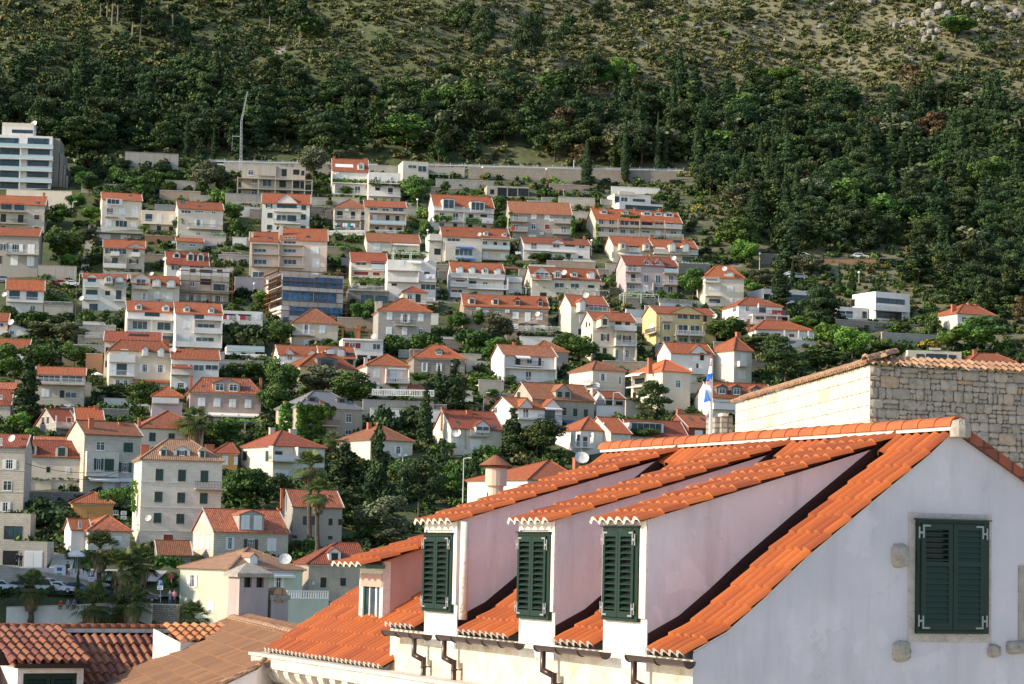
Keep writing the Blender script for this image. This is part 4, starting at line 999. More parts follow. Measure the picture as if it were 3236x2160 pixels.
def clumps(kind,rg):
    C=[]
    if kind=='pine':
        for i in range(26):
            h=rg.uniform(.38,1.0); w=.5*math.sin(math.pi*min(1,(h-.22)/.86))**.7; a=rg.uniform(0,6.28); r=w*rg.uniform(.25,1)
            s=rg.uniform(.09,.16); C.append((r*math.cos(a),r*math.sin(a),h-.04,s*1.35,s*1.35,s*.62,rg.uniform(0,.9)))
    elif kind=='cone':
        for i in range(34):
            h=rg.uniform(.08,1.0); w=.5*(1-h)**.8+.03; a=rg.uniform(0,6.28); r=w*rg.uniform(.3,.85); s=.05+.10*(1-h)
            C.append((r*math.cos(a),r*math.sin(a),h,s*1.3,s*1.3,s*.9,rg.uniform(0,.8)))
    elif kind=='cypress':
        for i in range(30):
            h=i/29; w=.5*min(1,(h/.12+.15))*(1-max(0,h-.35)/.68)**.75; a=rg.uniform(0,6.28)
            C.append((w*.25*math.cos(a),w*.25*math.sin(a),.03+h*.93,max(.05,w*.78),max(.05,w*.78),.045,rg.uniform(.1,.8)))
    elif kind=='round':
        for i in range(24):
            d=rg.normal(size=3); d/=np.linalg.norm(d); r=rg.uniform(.45,.85); s=rg.uniform(.10,.17)
            C.append((d[0]*.38*r,d[1]*.38*r,.60+d[2]*.32*r,s,s,s*.85,rg.uniform(0,1)))
    elif kind=='shrub':
        for i in range(14):
            d=rg.normal(size=3); d/=np.linalg.norm(d); d[2]=abs(d[2]); r=rg.uniform(.3,.8); s=rg.uniform(.13,.22)
            C.append((d[0]*.42*r,d[1]*.42*r,.2+d[2]*.6*r,s,s,s*.9,rg.uniform(0,1)))
    elif kind=='tallpine':
        for i in range(22):
            h=rg.uniform(.45,1.0); w=.5*(1.05-h)**.5*.9; a=rg.uniform(0,6.28); r=w*rg.uniform(.1,.9); s=rg.uniform(.06,.11)
            C.append((r*math.cos(a),r*math.sin(a),h-.04,s*1.6,s*1.6,s*.6,rg.uniform(0,.8)))
    return C
SPEC={ # kind: (H, W, leaves, size, leafmat, variants)
 'pine':(10,9,2400,.30,'lf_pine','pine',3),'darkpine':(11,9,2400,.30,'lf_dark','pine',2),'fir':(11,6.5,2400,.28,'lf_dark','cone',3),'firg':(10,6.5,2200,.28,'lf_pine','cone',2),'cypress':(10,2.4,2200,.20,'lf_cyp','cypress',2),
 'broad':(8,8,2400,.26,'lf_broad','round',3),'bright':(8,8,2400,.26,'lf_bright','round',2),'olive':(8,8,2400,.26,'lf_olive','round',2),'shrub':(3,4,700,.20,'lf_broad','shrub',3),'scrub':(2,3,320,.22,'lf_scrub','shrub',4),
 'shrubb':(3,4,700,.2,'lf_bright','shrub',2),'tuft':(1,1.6,120,.16,'lf_grass','shrub',3),'yellow':(2.5,3.5,500,.2,'lf_yellow','shrub',1),'tallpine':(15,6,1500,.32,'lf_dark','tallpine',3),'brownpine':(10,8,2000,.3,'lf_brown','pine',1),'dscrub':(2.4,3.4,400,.24,'lf_dark','shrub',3)}
def proto(kind,vi):
    if (kind,vi) in PROTO: return PROTO[(kind,vi)]
    H,W_,n,size,mat,shape,nv=SPEC[kind]; rg=np.random.default_rng(abs(hash((kind,vi)))%99999 if False else sum(map(ord,kind))*7+vi)
    C=np.array(clumps(shape,rg)); C[:,[0,1,3,4]]*=W_; C[:,[2,5]]*=H
    V,t=leaves(C,int(n*2.1),size*.62,rg)
    _f=V.reshape(-1,3); lo,hi=np.percentile(_f,1.5,axis=0),np.percentile(_f,98.5,axis=0); sx=W_/max(hi[0]-lo[0],hi[1]-lo[1]); zt=H/hi[2]; V=V*np.array([sx,sx,zt]); C[:,[0,1,3,4]]*=sx; C[:,[2,5]]*=zt
    me=quadmesh('crown_'+kind,V,t,mat)
    tk=MB()
    if shape in ('pine','tallpine','cone','cypress','round'):
        th0=H*(.85 if shape!='round' else .55); r0=.018*H+.06
        lean=rg.uniform(-.04,.04)*H
        pts=[Vector((lean*(z/th0)**2,rg.uniform(-.05,.05),z)) for z in np.linspace(-.6,th0,5)]
        bm='barkpale' if shape=='tallpine' else 'bark'
        tk.tube(pts,[r0,r0*.85,r0*.65,r0*.42,r0*.12],bm,6)
        for c in C[::max(1,len(C)//8)]:
            if shape in('cypress',): break
            z0=max(H*.25,c[2]-H*.12); tk.tube([Vector((lean*(z0/th0)**2,0,z0)),Vector((c[0]*.5,c[1]*.5,c[2]-H*.03)),Vector((c[0]*.9,c[1]*.9,c[2]))],[r0*.35,r0*.22,r0*.08],bm,5)
    else: 
        for c in C[:3]: tk.tube([Vector((0,0,-.3)),Vector((c[0]*.8,c[1]*.8,c[2]*.9))],[.09,.03],'bark',5)
    V_=np.array(tk.v); tm=bpy.data.meshes.new('trunk_'+kind); tm.from_pydata(tk.v,[],tk.f); tm.materials.append(MATS[tk.mats[0]]); tm.update()
    PROTO[(kind,vi)]=(tm,me,H,W_,V,t); return PROTO[(kind,vi)]
TN={'pine':'pine_tree','darkpine':'pine_tree','fir':'fir_tree','firg':'fir_tree','cypress':'cypress_tree','broad':'leafy_tree','bright':'leafy_tree','olive':'olive_tree','shrub':'garden_shrub','shrubb':'garden_shrub','scrub':'garden_shrub','tallpine':'tall_pine_tree','yellow':'broom_bush','brownpine':'pine_tree','dscrub':'garden_shrub'}
CATS={'pine_tree':'pine','fir_tree':'fir','cypress_tree':'cypress','leafy_tree':'tree','olive_tree':'tree','garden_shrub':'shrub','tall_pine_tree':'pine','broom_bush':'bush'}
_tc=[0]
def treeat(kind,p,H,W_,label,group=None,simple=False):
    nv=SPEC[kind][6]; _tc[0]+=1; tm,me,h0,w0,_,_=proto(kind,_tc[0]%nv); nm=TN[kind]
    o=bpy.data.objects.new(nm,None); COL.objects.link(o); o.location=p; o.scale=(W_/w0,W_/w0,H/h0); o.rotation_euler=(0,0,random.uniform(0,6.28)); tag(o,label,CATS[nm],group)
    for n_,m_ in (('trunk' if 'bush' not in nm and 'shrub' not in nm else 'stem',tm),('crown' if 'bush' not in nm and 'shrub' not in nm else 'foliage',me)):
        c=bpy.data.objects.new(n_,m_); COL.objects.link(c); c.parent=o
    return o
def tree(t,kind,x,ytop,ybase,w,label,group=None,Y=None,back=0):
    """tree seen at column x with its top, foot and crown width in tile pixels"""
    a=sp(t,x,ytop); b=sp(t,x,ybase); s=TILES[t][2]
    p=hit(*b) if Y is None else P(*b,Y)
    if Y is None: Y=p.y
    top=P(*a,Y); p=Vector((p.x,Y,min(p.z,th(p.x,Y)+.0) if Y>150 else p.z)); H=top.z-p.z; W_=w/s*Y/F
    return treeat(kind,p,max(H,.5),W_,label,group)
def vine(t,x0,y0,x1,y1,dep,Y,label,mat='lf_vine',n=260,name='climbing_vine',yaw=10,thick=.35,cat='vine',size=.16):
    a=P(*sp(t,x0,y0),Y); b=P(*sp(t,x1,y1),Y); fr=Fr(a,R(yaw)); w=abs(b.x-a.x)*1.03; h=abs(a.z-b.z); rg=np.random.default_rng(int(x0+y0)); C=[]
    nx=max(2,int(w/.8)); nz=max(1,int(h/.8))
    for i in range(nx):
        for j in range(nz):
            q=fr(w*(i+.5)/nx+rg.uniform(-.2,.2),-dep+rg.uniform(-.1,.1),-h*(j+.5)/nz+rg.uniform(-.2,.2)); C.append((q.x,q.y,q.z,w/nx*.7,thick*rg.uniform(.6,1.2),h/nz*rg.uniform(.5,.85),rg.uniform(0,1)))
    V,tt=leaves(C,n,size,rg,shell=.3); c=V.reshape(-1,3).mean(0); loc=Vector((c[0],c[1],V.reshape(-1,3)[:,2].min()))
    V=V-np.array(loc); me=quadmesh(name,V,tt,mat); o=bpy.data.objects.new(name,me); COL.objects.link(o); o.location=loc; tag(o,label,cat); return o
def hedge(t,x0,x1,y0,y1,label,mat='lf_broad',Y=None,n=900,dep=1.5,name='hedge',yaw=16,cat='hedge',size=.16):
    if Y is None: Y=hit(*sp(t,(x0+x1)/2,y1)).y
    return vine(t,x0,y0,x1,y1,-dep/2,Y,label,mat,n,name,yaw,dep/2,cat,size)
def palmproto(vi):
    rg=np.random.default_rng(50+vi); V=[];T=[];DV=[];DT=[]
    for i in range(54):
        az=rg.uniform(0,6.28); el=rg.uniform(-.5,1.35); L=rg.uniform(1.3,1.9)
        d=np.array([math.cos(az)*math.cos(el),math.sin(az)*math.cos(el),math.sin(el)]); o=np.array([0,0,0.])
        stem=o+d*L*.55
        # fan of narrow leaflets
        side=np.cross(d,[0,0,1.]); side/=np.linalg.norm(side)+1e-9; upv=np.cross(side,d)
        for k in range(11):
            ang=(k-5)/5*1.15; dd=d*math.cos(ang)+side*math.sin(ang); ln=L*.62*(1-.25*abs(k-5)/5)
            p0=stem; p1=stem+dd*ln*.6; p2=stem+dd*ln+np.array([0,0,-.22*ln-.12]); wv=np.cross(dd,upv); wv/=np.linalg.norm(wv)+1e-9; wv*=.045
            tt=rg.uniform(0,1)*(.5+.5*max(0,math.sin(el)))
            V.append([p0-wv*.5,p0+wv*.5,p1+wv,p1-wv]); T.append(tt); V.append([p1-wv,p1+wv,p2+wv*.15,p2-wv*.15]); T.append(tt)
        V.append([o-side*.03,o+side*.03,stem+side*.02,stem-side*.02]); T.append(.6)
    for i in range(420):
        az=rg.uniform(0,6.28); z=-rg.uniform(.1,1.5); r=.30+.42*rg.uniform(.2,1)*(1-abs(z+.5)/1.4); p=np.array([math.cos(az)*r,math.sin(az)*r,z]); s=np.array([-math.sin(az),math.cos(az),0])*.07; dn=np.array([math.cos(az)*.1,math.sin(az)*.1,-.45])
        DV.append([p-s,p+s,p+s*.4+dn,p-s*.4+dn]); DT.append(rg.uniform(0,1))
    return quadmesh('fronds',np.array(V),np.array(T),'lf_palm'),quadmesh('dead_fronds',np.array(DV),np.array(DT),'lf_deadpalm')
PALM=[palmproto(0),palmproto(1)]
def palm(t,x,yc,ybase,Y,label,scale=1.0,cut=None):
    c=P(*sp(t,x,yc),Y); b=P(*sp(t,x,ybase),Y); zb=min(b.z,c.z-1.5)
    r=root('palm_tree',(c.x,c.y,zb),label,'palm'); m=MB(); H=c.z-zb; s=scale
    m.tube([Vector((c.x+.1*math.sin(k*1.7),c.y,zb+H*k/5)) for k in range(5)]+[c],[.30*s,.22*s,.2*s,.19*s,.19*s,.22*s],'bark',9); m.build('trunk',r)
    i=int(x)%2
    for n_,me in (('crown',PALM[i][0]),('dead_leaves',PALM[i][1])):
        o=bpy.data.objects.new(n_,me); COL.objects.link(o); o.parent=r; o.location=(0,0,H); o.scale=(s,s,s); o.rotation_euler=(0,0,x*.37)
    return r
# ---------------------------------------------------------------- vehicles
def carbody(paint,kind):
    L,W_,H=(4.3,1.75,1.45) if kind!='van' else (4.6,1.85,1.85)
    if kind=='van': pf=[(0,.35),(0,.95),(.08,1.05),(.9,1.15),(1.5,1.78),(1.9,1.85),(4.45,1.82),(4.58,1.1),(4.6,.4)]
    elif kind=='hatch': pf=[(0,.35),(.02,.75),(.15,.85),(1.15,.98),(1.9,1.42),(2.4,1.47),(3.4,1.42),(4.05,.98),(4.25,.9),(4.3,.4)]
    else: pf=[(0,.35),(.02,.72),(.2,.82),(1.2,.95),(1.95,1.38),(2.5,1.42),(3.05,1.36),(3.75,.98),(4.2,.92),(4.3,.4)]
    m=MB(); gl=MB(); n=len(pf)
    def y(z): return W_/2*(1 if z<.95 else 1-.28*(z-.95)/max(.3,H-.95))
    P3=lambda x,z,s:Vector((x-L/2,s*y(z),z))
    for s in (-1,1):
        q=[P3(x,z,s) for x,z in pf]; q=q if s<0 else q[::-1]; m.face(q,paint)
    for (x0,z0),(x1,z1) in zip(pf,pf[1:]+pf[:1]): m.face([P3(x0,z0,-1),P3(x0,z0,1),P3(x1,z1,1),P3(x1,z1,-1)],paint)
    return m,pf,P3,L,W_,H
CARS={}
def car(p,yaw,paint,kind,label,group='cars'):
    key=(paint,kind)
    r=root('parked_car' if kind!='van' else 'parked_van',p,label,'car' if kind!='van' else 'van')
    if key not in CARS:
        ms=[]; m,pf,P3,L,W_,H=carbody(paint,kind)
        def grab(mb,nm): 
            o=mb.build(nm,None,off=Vector((0,0,0))); me=o.data; bpy.data.objects.remove(o); return me
        ms.append(('body',grab(m,'body'),(0,0,0)))
        zt=.98; g=MB(); 
        up=[q for q in pf if q[1]>=.93]; x0=up[0][0]; x1=up[-1][0]
        tops=[q for q in up if q[1]>1.3]
        def sh(x,z,s): 
            v=P3(x,z,s); v.y+=s*.012; return v
        for s in (-1,1):
            base=[sh(tops[0][0]-.45,.99,s),sh(tops[-1][0]+.35,.99,s),sh(tops[-1][0]-.08,tops[-1][1]-.1,s),sh(tops[0][0]+.08,tops[0][1]-.08,s)]
            g.face(base if s<0 else base[::-1],'dark'); ms.append(('side_window',grab(g,'side_window'),(0,0,0))); g=MB()
        for nm,(a,b) in (('windscreen',(up[0] if kind!='van' else pf[3],tops[0])),('rear_window',(tops[-1],up[-1] if kind!='van' else (4.55,1.25)))):
            g=MB(); f=lambda k:(a[0]+(b[0]-a[0])*k,a[1]+(b[1]-a[1])*k); nn=Vector((a[1]-b[1],0,b[0]-a[0])).normalized()*.012
            c=[P3(*f(.12),-.86),P3(*f(.12),.86),P3(*f(.9),.86),P3(*f(.9),-.86)]; g.face([q+nn for q in c],'dark'); ms.append((nm,grab(g,nm),(0,0,0)))
        for x in (.85,L-.85):
            for s in (-1,1):
                w=MB(); c=Vector((x-L/2,s*(W_/2-.1),.33)); 
                w.tube([c-Vector((0,.12,0)),c+Vector((0,.12,0))],.33,'tyre',14); w.tube([c+Vector((0,s*.121,0)),c+Vector((0,s*.13,0))],.2,'galv',10); ms.append(('wheel',grab(w,'wheel'),(0,0,0)))
        for s in (-1,1):
            w=MB(); w.hexa([Vector((-L/2-.015+dx,s*(W_/2-.35)+dy,z)) for z in (.62,.78) for dx,dy in ((0,-.16),(.12,-.16),(.12,.16),(0,.16))],'white_p'); ms.append(('headlight',grab(w,'headlight'),(0,0,0)))
            w=MB(); w.hexa([Vector((L/2-.10+dx,s*(W_/2-.25)+dy,z)) for z in (.65,.85) for dx,dy in ((0,-.12),(.13,-.12),(.13,.12),(0,.12))],'red'); ms.append(('tail_light',grab(w,'tail_light'),(0,0,0)))
        CARS[key]=ms
    for nm,me,l in CARS[key]:
        o=bpy.data.objects.new(nm,me); COL.objects.link(o); o.parent=r
    r.rotation_euler=(0,0,yaw); return r
def carat(t,x,y,yaw,paint,kind,label,Y=None):
    q=sp(t,x,y); p=hit(*q) if Y is None else P(*q,Y); return car(p,R(yaw),paint,kind,label)
def lamp(t,x,ytop,ybase,label,kind='globe',Y=None):
    a=sp(t,x,ytop); b=sp(t,x,ybase); p=hit(*b) if Y is None else P(*b,Y); Y=p.y; top=P(*a,Y); top.x=p.x
    r=root('street_lamp',p,label,'street lamp'); m=MB(); m.tube([p-Vector((0,0,.5)),p+(top-p)*.5,top],[.11,.08,.06],'galv' if kind!='rust' else 'rust',8); m.build('pole',r)
    h=MB()
    if kind=='arm': h.tube([top,top+Vector((.5,-.2,.1))],.05,'galv',6); h.box(Fr(top+Vector((.4,-.2,.05)),0),0,.7,-.1,.1,0,.12,'white_p')
    elif kind=='flood': h.box(Fr(top,0),-.6,.6,-.05,.05,-.05,.05,'galv'); h.box(Fr(top,0),-.7,-.3,-.25,0,-.02,.25,'galv'); h.box(Fr(top,0),.3,.7,-.25,0,-.02,.25,'galv')
    else: h.lathe(top-Vector((0,0,.1)),[(.05,0),(.28,.1),(.33,.3),(.22,.52),(0,.6)],'white_p',10)
    h.build('lamp_head',r); return r
def pole(t,x,ytop,ybase,label,mat='bark',r0=.11,name='utility_pole',cat='pole',Y=None,arms=True):
    a=sp(t,x,ytop); b=sp(t,x,ybase); p=hit(*b) if Y is None else P(*b,Y); top=P(*a,p.y); top.x=p.x
    r=root(name,p,label,cat); m=MB(); m.tube([p-Vector((0,0,.5)),top],[r0,r0*.7],mat,8); m.build('pole',r)
    if arms: m=MB(); m.bar(top+Vector((-.6,0,-.25)),top+Vector((.6,0,-.25)),.09,mat); m.build('crossarm',r)
    return r
def parasol(t,x,ytop,ybase,w,mat,label,Y=None,closed=False,name='parasol'):
    b=sp(t,x,ybase); p=hit(*b) if Y is None else P(*b,Y); Y=p.y; top=P(*sp(t,x,ytop),Y); top.x=p.x; W_=w/TILES[t][2]*Y/F
    r=root(name,p,label,'parasol'); m=MB(); m.tube([p,top],.035,'galv',6); m.build('pole',r); m=MB(); H=top.z-p.z
    if closed: m.lathe(p,[(.03,H*.25),(.22,H*.35),(.12,H*.8),(0,H)],mat,8)
    else: m.lathe(p,[(W_/2,H-W_*.22),(W_/2,H-W_*.22+.05),(0,H)],mat,8); m.lathe(p,[(W_/2,H-W_*.22-.15),(W_/2,H-W_*.22)],mat,8)
    m.build('canopy',r); return r
def pergola(t,x0,x1,y0,y1,label,dep=3.0,Y=None,mat='framew',yaw=9,green=True,nv=420,name='pergola'):
    a=sp(t,x0,y0); b=sp(t,x1,y0); yb=sp(t,0,y1)[1]
    if Y is None: Y=hit((a[0]+b[0])/2,yb).y
    O=P(*a,Y); fr=Fr(O,R(yaw)); v=ray(*b); w=(O.x*v.y-O.y*v.x)/(fr.u.y*v.x-fr.u.x*v.y); _,c=fr.pick((a[0]+b[0])/2,yb)
    r=root(name,fr(w/2,dep/2,c),label,'pergola'); n=max(1,int(round(w/3.5)))
    for i in range(n+1):
        for bb in (0,dep): m=MB(); x=min(w-.07,max(.07,w*i/n)); m.box(fr,x-.07,x+.07,bb-.07,bb+.07,c-1,0,mat); m.build('post',r)
    m=MB(); m.box(fr,-.1,w+.1,-.06,.06,.001,.13,mat); m.box(fr,-.1,w+.1,dep-.06,dep+.06,.001,.13,mat)
    k=0.0
    while k<=w: m.box(fr,k-.03,k+.03,-.3,dep+.3,.131,.21,mat); k+=.7
    m.build('roof_slats',r)
    if green:
        rg=np.random.default_rng(int(x0)); C=[]
        for i in range(max(3,int(w/.9))):
            for j in range(2): q=fr(w*(i+.5)/max(3,int(w/.9)),dep*(j+.3)/2,.25+rg.uniform(-.2,.15)); C.append((q.x,q.y,q.z,.7,.8,.25,rg.uniform(0,1)))
        V,tt=leaves(C,nv,.15,rg,shell=.3); loc=fr(w/2,dep/2,0); me=quadmesh('vine',V-np.array(loc),tt,'lf_vine'); o=bpy.data.objects.new('climbing_vine',me); COL.objects.link(o); o.location=loc; tag(o,'leafy vine spread over the '+label.split(' ',1)[-1][:60],'vine')
    return r
# ================================================================ THE TOWN
h=house
# --- upper left
r,_,_=h('A',-260,483,205,700,'tall white apartment block with glass balconies at the left edge',('P',178,'white'),'white','G -60 212 170 270;G 255 217 448 278;B -260 487 292 1.6 g;G 0 308 185 375;G 258 308 455 375;B -260 487 397 1.6 g;G 0 412 180 478;G 252 413 447 480;B -260 478 502 1.6 g;G 0 515 180 582;G 247 517 443 583;B -260 475 607 1.6 g;G 0 620 170 685;G 243 618 438 683;T 190 285 690 1.5;u 315 95 1.0 .5',yaw=5,dp=13,name='apartment_block',cat='apartment block')
h('A',20,310,110,400,'',('P',75,'cream'),'white','G 110 140 300 178',yaw=5,dp=6,parent=r,Y=hit(*sp('A',150,700)).y+3)
for x0,x1,y in ((484,551,225),(552,584,368),(585,604,470),(605,625,570)): h('A',x0,x1,y,700,'',('P',y-5,'rubble'),'rubble','',yaw=5,dp=12,parent=r,Y=hit(*sp('A',300,700)).y+4)
wall('A',60,660,690,880,'long cream podium wall under the white apartment block','cream',yaw=4)
h('A',-160,413,815,1110,'stone sided house with dark railed balconies and a red chimney at the left edge',('G',745),'stone','G 12 812 105 875;G 135 818 220 880;B -50 248 890 1.2 k;d 5 915 55 990;d 165 922 215 995;B -50 248 1000 1.2 k;b 315 922 360 968;b 5 1022 50 1046;b 312 1030 355 1056;C 395 722 20;K 330 803 362 822',yaw=6)
h('A',-170,357,1105,1500,'grey house with white shutters and a long balcony at the left edge',('G',1038),'grey','W 0 1187 58 1257;o 78 1190 210 1270;s 258 1198 315 1277;B 50 355 1285 1.2 b;s 103 1298 162 1385;s 252 1306 310 1391;b -20 1295 15 1375',yaw=5)
h('A',940,1303,780,1080,'cream three storey house with two small white balconies and wide top windows',('G',720),'palestone','X 975 772 1122 838 .5 white;W 985 776 1095 828 .5;p 985 863 1032 920;s 1095 868 1145 920;s 1210 872 1265 945;B 965 1085 942 1 b;B 1150 1268 950 1 b;s 978 965 1022 1032;W 1060 973 1165 1038;s 1205 980 1250 1035;a 1000 845;a 1240 862;K 1180 738 1212 755;C 1225 722 40',yaw=13)
h('A',892,1312,1082,1165,'low grey basement flat below the cream three storey house',('P',1076,'concrete'),'grey','s 915 1100 965 1140;s 970 1105 1012 1142;s 1110 1110 1160 1146;w 1240 1118 1262 1140;a 885 1078;a 945 1080;t 1185 1130 .5;B 892 1312 1082 1.4 b',yaw=10,dp=5)
h('A',1302,1622,890,1080,'flat roofed cream annex with a long railed balcony',('P',878),'cream','G 1335 915 1395 982;s 1445 915 1480 990;s 1560 928 1590 985;B 1310 1608 1003 1.2 b;d 1440 1022 1478 1070;d 1550 1030 1590 1072;t 1310 1045 .6',yaw=11,dp=7)
h('A',1636,2050,862,1135,'cream house with three chimneys and narrow top windows beside the flat annex',('G',800),'cream','w 1662 878 1752 912;w 1787 885 1865 905;w 1942 893 1977 915;o 1785 965 1860 1028;s 1938 970 1975 1035;B 1730 2040 1045 2 k;w 1800 1075 1838 1112;d 1935 1080 1985 1105;C 1640 790 18;C 1805 785 25;C 2015 797 22;K 1815 838 1845 852;K 1645 788 1695 822',yaw=13)
wall('A',1650,2075,1112,1225,'pink garden wall with a rail under the cream house','palepink',yaw=12,railk='b')
h('A',1622,1868,1165,1255,'low stone cottage with one strip of red roof behind bushes',('G',1137),'stone','w 1670 1185 1695 1210;w 1740 1190 1790 1215;a 1592 1175',yaw=12,dp=5)
h('A',1530,1915,1375,1560,'white house with three white dormers on a deep red roof',('G',1262,'tile_red'),'white','m 1590 1655 1253 1280 1318 d white;m 1718 1780 1257 1285 1345 g white;m 1812 1872 1265 1290 1350 g white;q 1575 1390 1660 1432;W 1740 1392 1870 1415;t 1510 1330 .5',yaw=12)
h('A',952,1330,1222,1465,'cream house with boxed white balconies and a small front gable',('G',1153),'stone','R 1160 1332 1180 1222;W 962 1228 1158 1288;B 1015 1095 1302 1 s;B 1205 1285 1310 1 s;g 1222 1226 1272 1266;g 1028 1318 1080 1366;B 945 1158 1410 1.2 s;p 1187 1330 1270 1372;d 1185 1418 1300 1460;C 1150 1142 18',yaw=10)
# --- scaffolded stone house
def scaffold(fr,w,c0,c1,label,dep=1.1,b0=-.5,side=None,dp=0):
    r=root('scaffolding',fr(w/2,b0,c0),label,'scaffolding','scaffolding round the building sites'); m=MB(); st=2.0
    n=int((w+1)/st); nz=int((c1-c0)/2.0)
    for i in range(n+1):
        for b in (b0,b0-dep): m.bar(fr(-.5+i*(w+1)/n,b,c0-1),fr(-.5+i*(w+1)/n,b,c1+.6),.05,'rust')
    for j in range(nz+1):
        for dz in (0,1.0): m.bar(fr(-.8,b0-dep,c0+j*(c1-c0)/nz+dz),fr(w+.8,b0-dep,c0+j*(c1-c0)/nz+dz),.045,'rust')
    if side:
        for i in range(int(dp/2.2)+1):
            m.bar(fr(-1.3,i*2.2,c0-1),fr(-1.3,i*2.2,c1+.6),.07,'rust')
        for j in range(nz+1):
            for dz in (0,1.0): m.bar(fr(-1.3,-1.2,c0+j*(c1-c0)/nz+dz),fr(-1.3,dp,c0+j*(c1-c0)/nz+dz),.06,'rust')
    m.build('tubes',r)
    for j in range(nz+1):
        p=MB(); z=c0+j*(c1-c0)/nz; p.box(fr,-.6,w+.6,b0-dep,b0-.02,z-.12,z-.06,'wood')
        if side: p.box(fr,-1.3,-.5,-.4,dp,z-.12,z-.06,'wood')
        p.build('deck',r)
r,fr,w=h('E',1657,2105,78,370,'stone building site wrapped in rusty scaffolding beside the dormered terrace',('P',15,'white'),'stone','w 1742 138 1785 187;d 1835 115 1940 175;G 1960 165 2060 225;B 1660 2108 238 1.0 n;o 1710 260 1800 330;s 1850 262 1890 330;o 1950 268 2045 350;B 1650 2095 358 1.2 b;d 1745 25 1795 62;d 1830 30 1950 66;d 1990 32 2040 64',yaw=13,dp=10)
scaffold(fr,w,-8.2,.8,'rusty scaffolding in front of the stone building with white top panels',b0=-1.5)
h('E',762,1162,108,420,'white house with glass balconies and three small gables above the purple bush',('G',68),'white','R 780 905 70 103;m 960 1035 80 97 150 w;m 1060 1135 87 107 140 s;G 805 112 878 180;B 775 905 190 1 g;G 1080 125 1125 187;B 1045 1135 195 1 g;G 788 215 893 297;B 780 900 307 1 g;d 965 227 1010 270;G 1065 222 1112 305;B 1045 1135 320 1 n;G 820 345 895 412;t 752 300 .6',yaw=10)
h('E',1212,1650,158,420,'stone terrace house with a wide white gable and two little dormers',('G',86),'palestone','R 1212 1382 62 112;m 1402 1478 110 130 182 s palestone;m 1532 1612 118 138 188 s palestone;W 1253 118 1335 182;B 1215 1380 210 1.2 n;T 1218 110 320;T 1375 110 320;o 1298 247 1350 310;B 1205 1378 322 1.2 b;s 1415 240 1460 300;s 1535 245 1580 305;V 1430 1500 300 red teal;t 1392 75 .5',yaw=11)
h('E',1172,1612,412,740,'left half of the long white terrace with tall glazed loggias',('G',322),'white','m 1243 1305 338 355 402 w white;m 1492 1555 350 368 415 w white;G 1328 418 1465 465;B 1165 1612 485 1.4 n;W 1218 502 1350 582;W 1445 512 1565 592;T 1168 490 600 1.3;T 1392 490 602 1.3;T 1606 495 610 1.3;B 1165 1612 598 1.4 n;G 1480 640 1600 712;a 1628 620',yaw=12,dp=10)
h('E',1615,2040,432,790,'right half of the long white terrace with solid balcony fronts',('G',335),'white','m 1688 1745 360 378 422 w white;m 1915 1968 368 388 432 w white;G 1785 436 1870 486;s 1690 512 1745 570;B 1780 2040 492 1.3 n;W 1812 527 1968 587;B 1780 2040 612 1.3 s;T 1782 490 600 1.2;T 2034 500 610 1.2;W 1798 650 1962 697;s 1690 640 1740 682;B 1610 2037 738 1.4 s;d 1645 745 1700 775',yaw=12,dp=10)
h('E',960,1475,688,1030,'narrow cream house under a red roof with a long solar panel',('G',602,'tile_red'),'cream','d 970 745 1000 800;d 965 870 998 932;K 1180 622 1365 648 darkmetal;C 1045 655 30',yaw=8,dp=9)
h('E',1006,1570,775,1130,'tall cream house with a hipped orange roof and two small white dormers',('H',682,'tile',1100,1480),'cream','X 1003 805 1240 888 .7 white;s 1112 765 1175 803;G 1068 895 1165 1002;s 1005 893 1065 1000;s 1168 895 1228 1005;B 1003 1238 1008 1 b;o 1282 900 1372 975;o 1425 905 1518 982;m 1308 1362 732 756 815 s white;m 1452 1508 740 764 822 s white;A 1215 1565 1038 1.0 tile;o 1045 1043 1115 1100;o 1120 1045 1185 1100;w 1300 1062 1330 1110;w 1440 1065 1470 1120;t 1590 778 .7;C 1495 668 60',yaw=12,dp=9)
h('E',1577,2012,848,1150,'white house with a broad low red roof and a gazebo terrace',('G',762),'white','W 1780 905 1870 962;W 1885 905 2000 957;A 1572 1760 900 2.2 tile_red;B 1570 1745 995 1.8 b;T 1600 905 990;T 1735 905 990;o 1600 1068 1720 1120;C 1760 742 20',yaw=11,dp=9)
h('E',333,780,992,1320,'stone house with twin glazed terraces under a flat orange roof by the cypress',('G',927),'stone','W 350 1000 548 1065;W 570 1004 755 1068;B 335 780 1082 1.2 b;s 388 1130 452 1196;W 600 1155 700 1212;d 548 1140 590 1210;d 383 1270 412 1312;s 580 1275 650 1312;s 680 1280 742 1312;C 345 905 25;T 558 1000 1080 1',yaw=9,dp=8)
h('E',62,405,212,465,'small white house with two blue glazed doors and a red roof',('G',122),'white','G 85 225 180 302;G 243 232 345 312;B 60 400 325 1 b;w 278 362 322 406;t 42 265 .6',yaw=12,dp=7)
h('E',75,270,580,662,'little white gabled outbuilding with one window',('F',527,'tile_red',110),'white','w 90 590 130 633;t 105 520 .7',yaw=8,dp=5)
h('E',-90,262,750,920,'white house with a red roof strip half hidden by trees at the left edge',('G',668),'white','s 20 800 52 845',yaw=6,dp=7)
h('E',-120,72,500,660,'pale house corner with a bowed balcony at the left edge',('G',432),'palepink','W -30 520 30 560;B -80 70 640 1 s',yaw=6,dp=6)
h('E',-90,158,1132,1290,'white cottage with an orange roof left of the big cypress',('G',1072,'tile_mix'),'white','w 20 1170 50 1210',yaw=6,dp=6)
h('E',-90,98,1262,1450,'stone house with a narrow red roof below the white cottage',('G',1135,'tile_red'),'stone','w 0 1180 22 1220',yaw=6,dp=6)
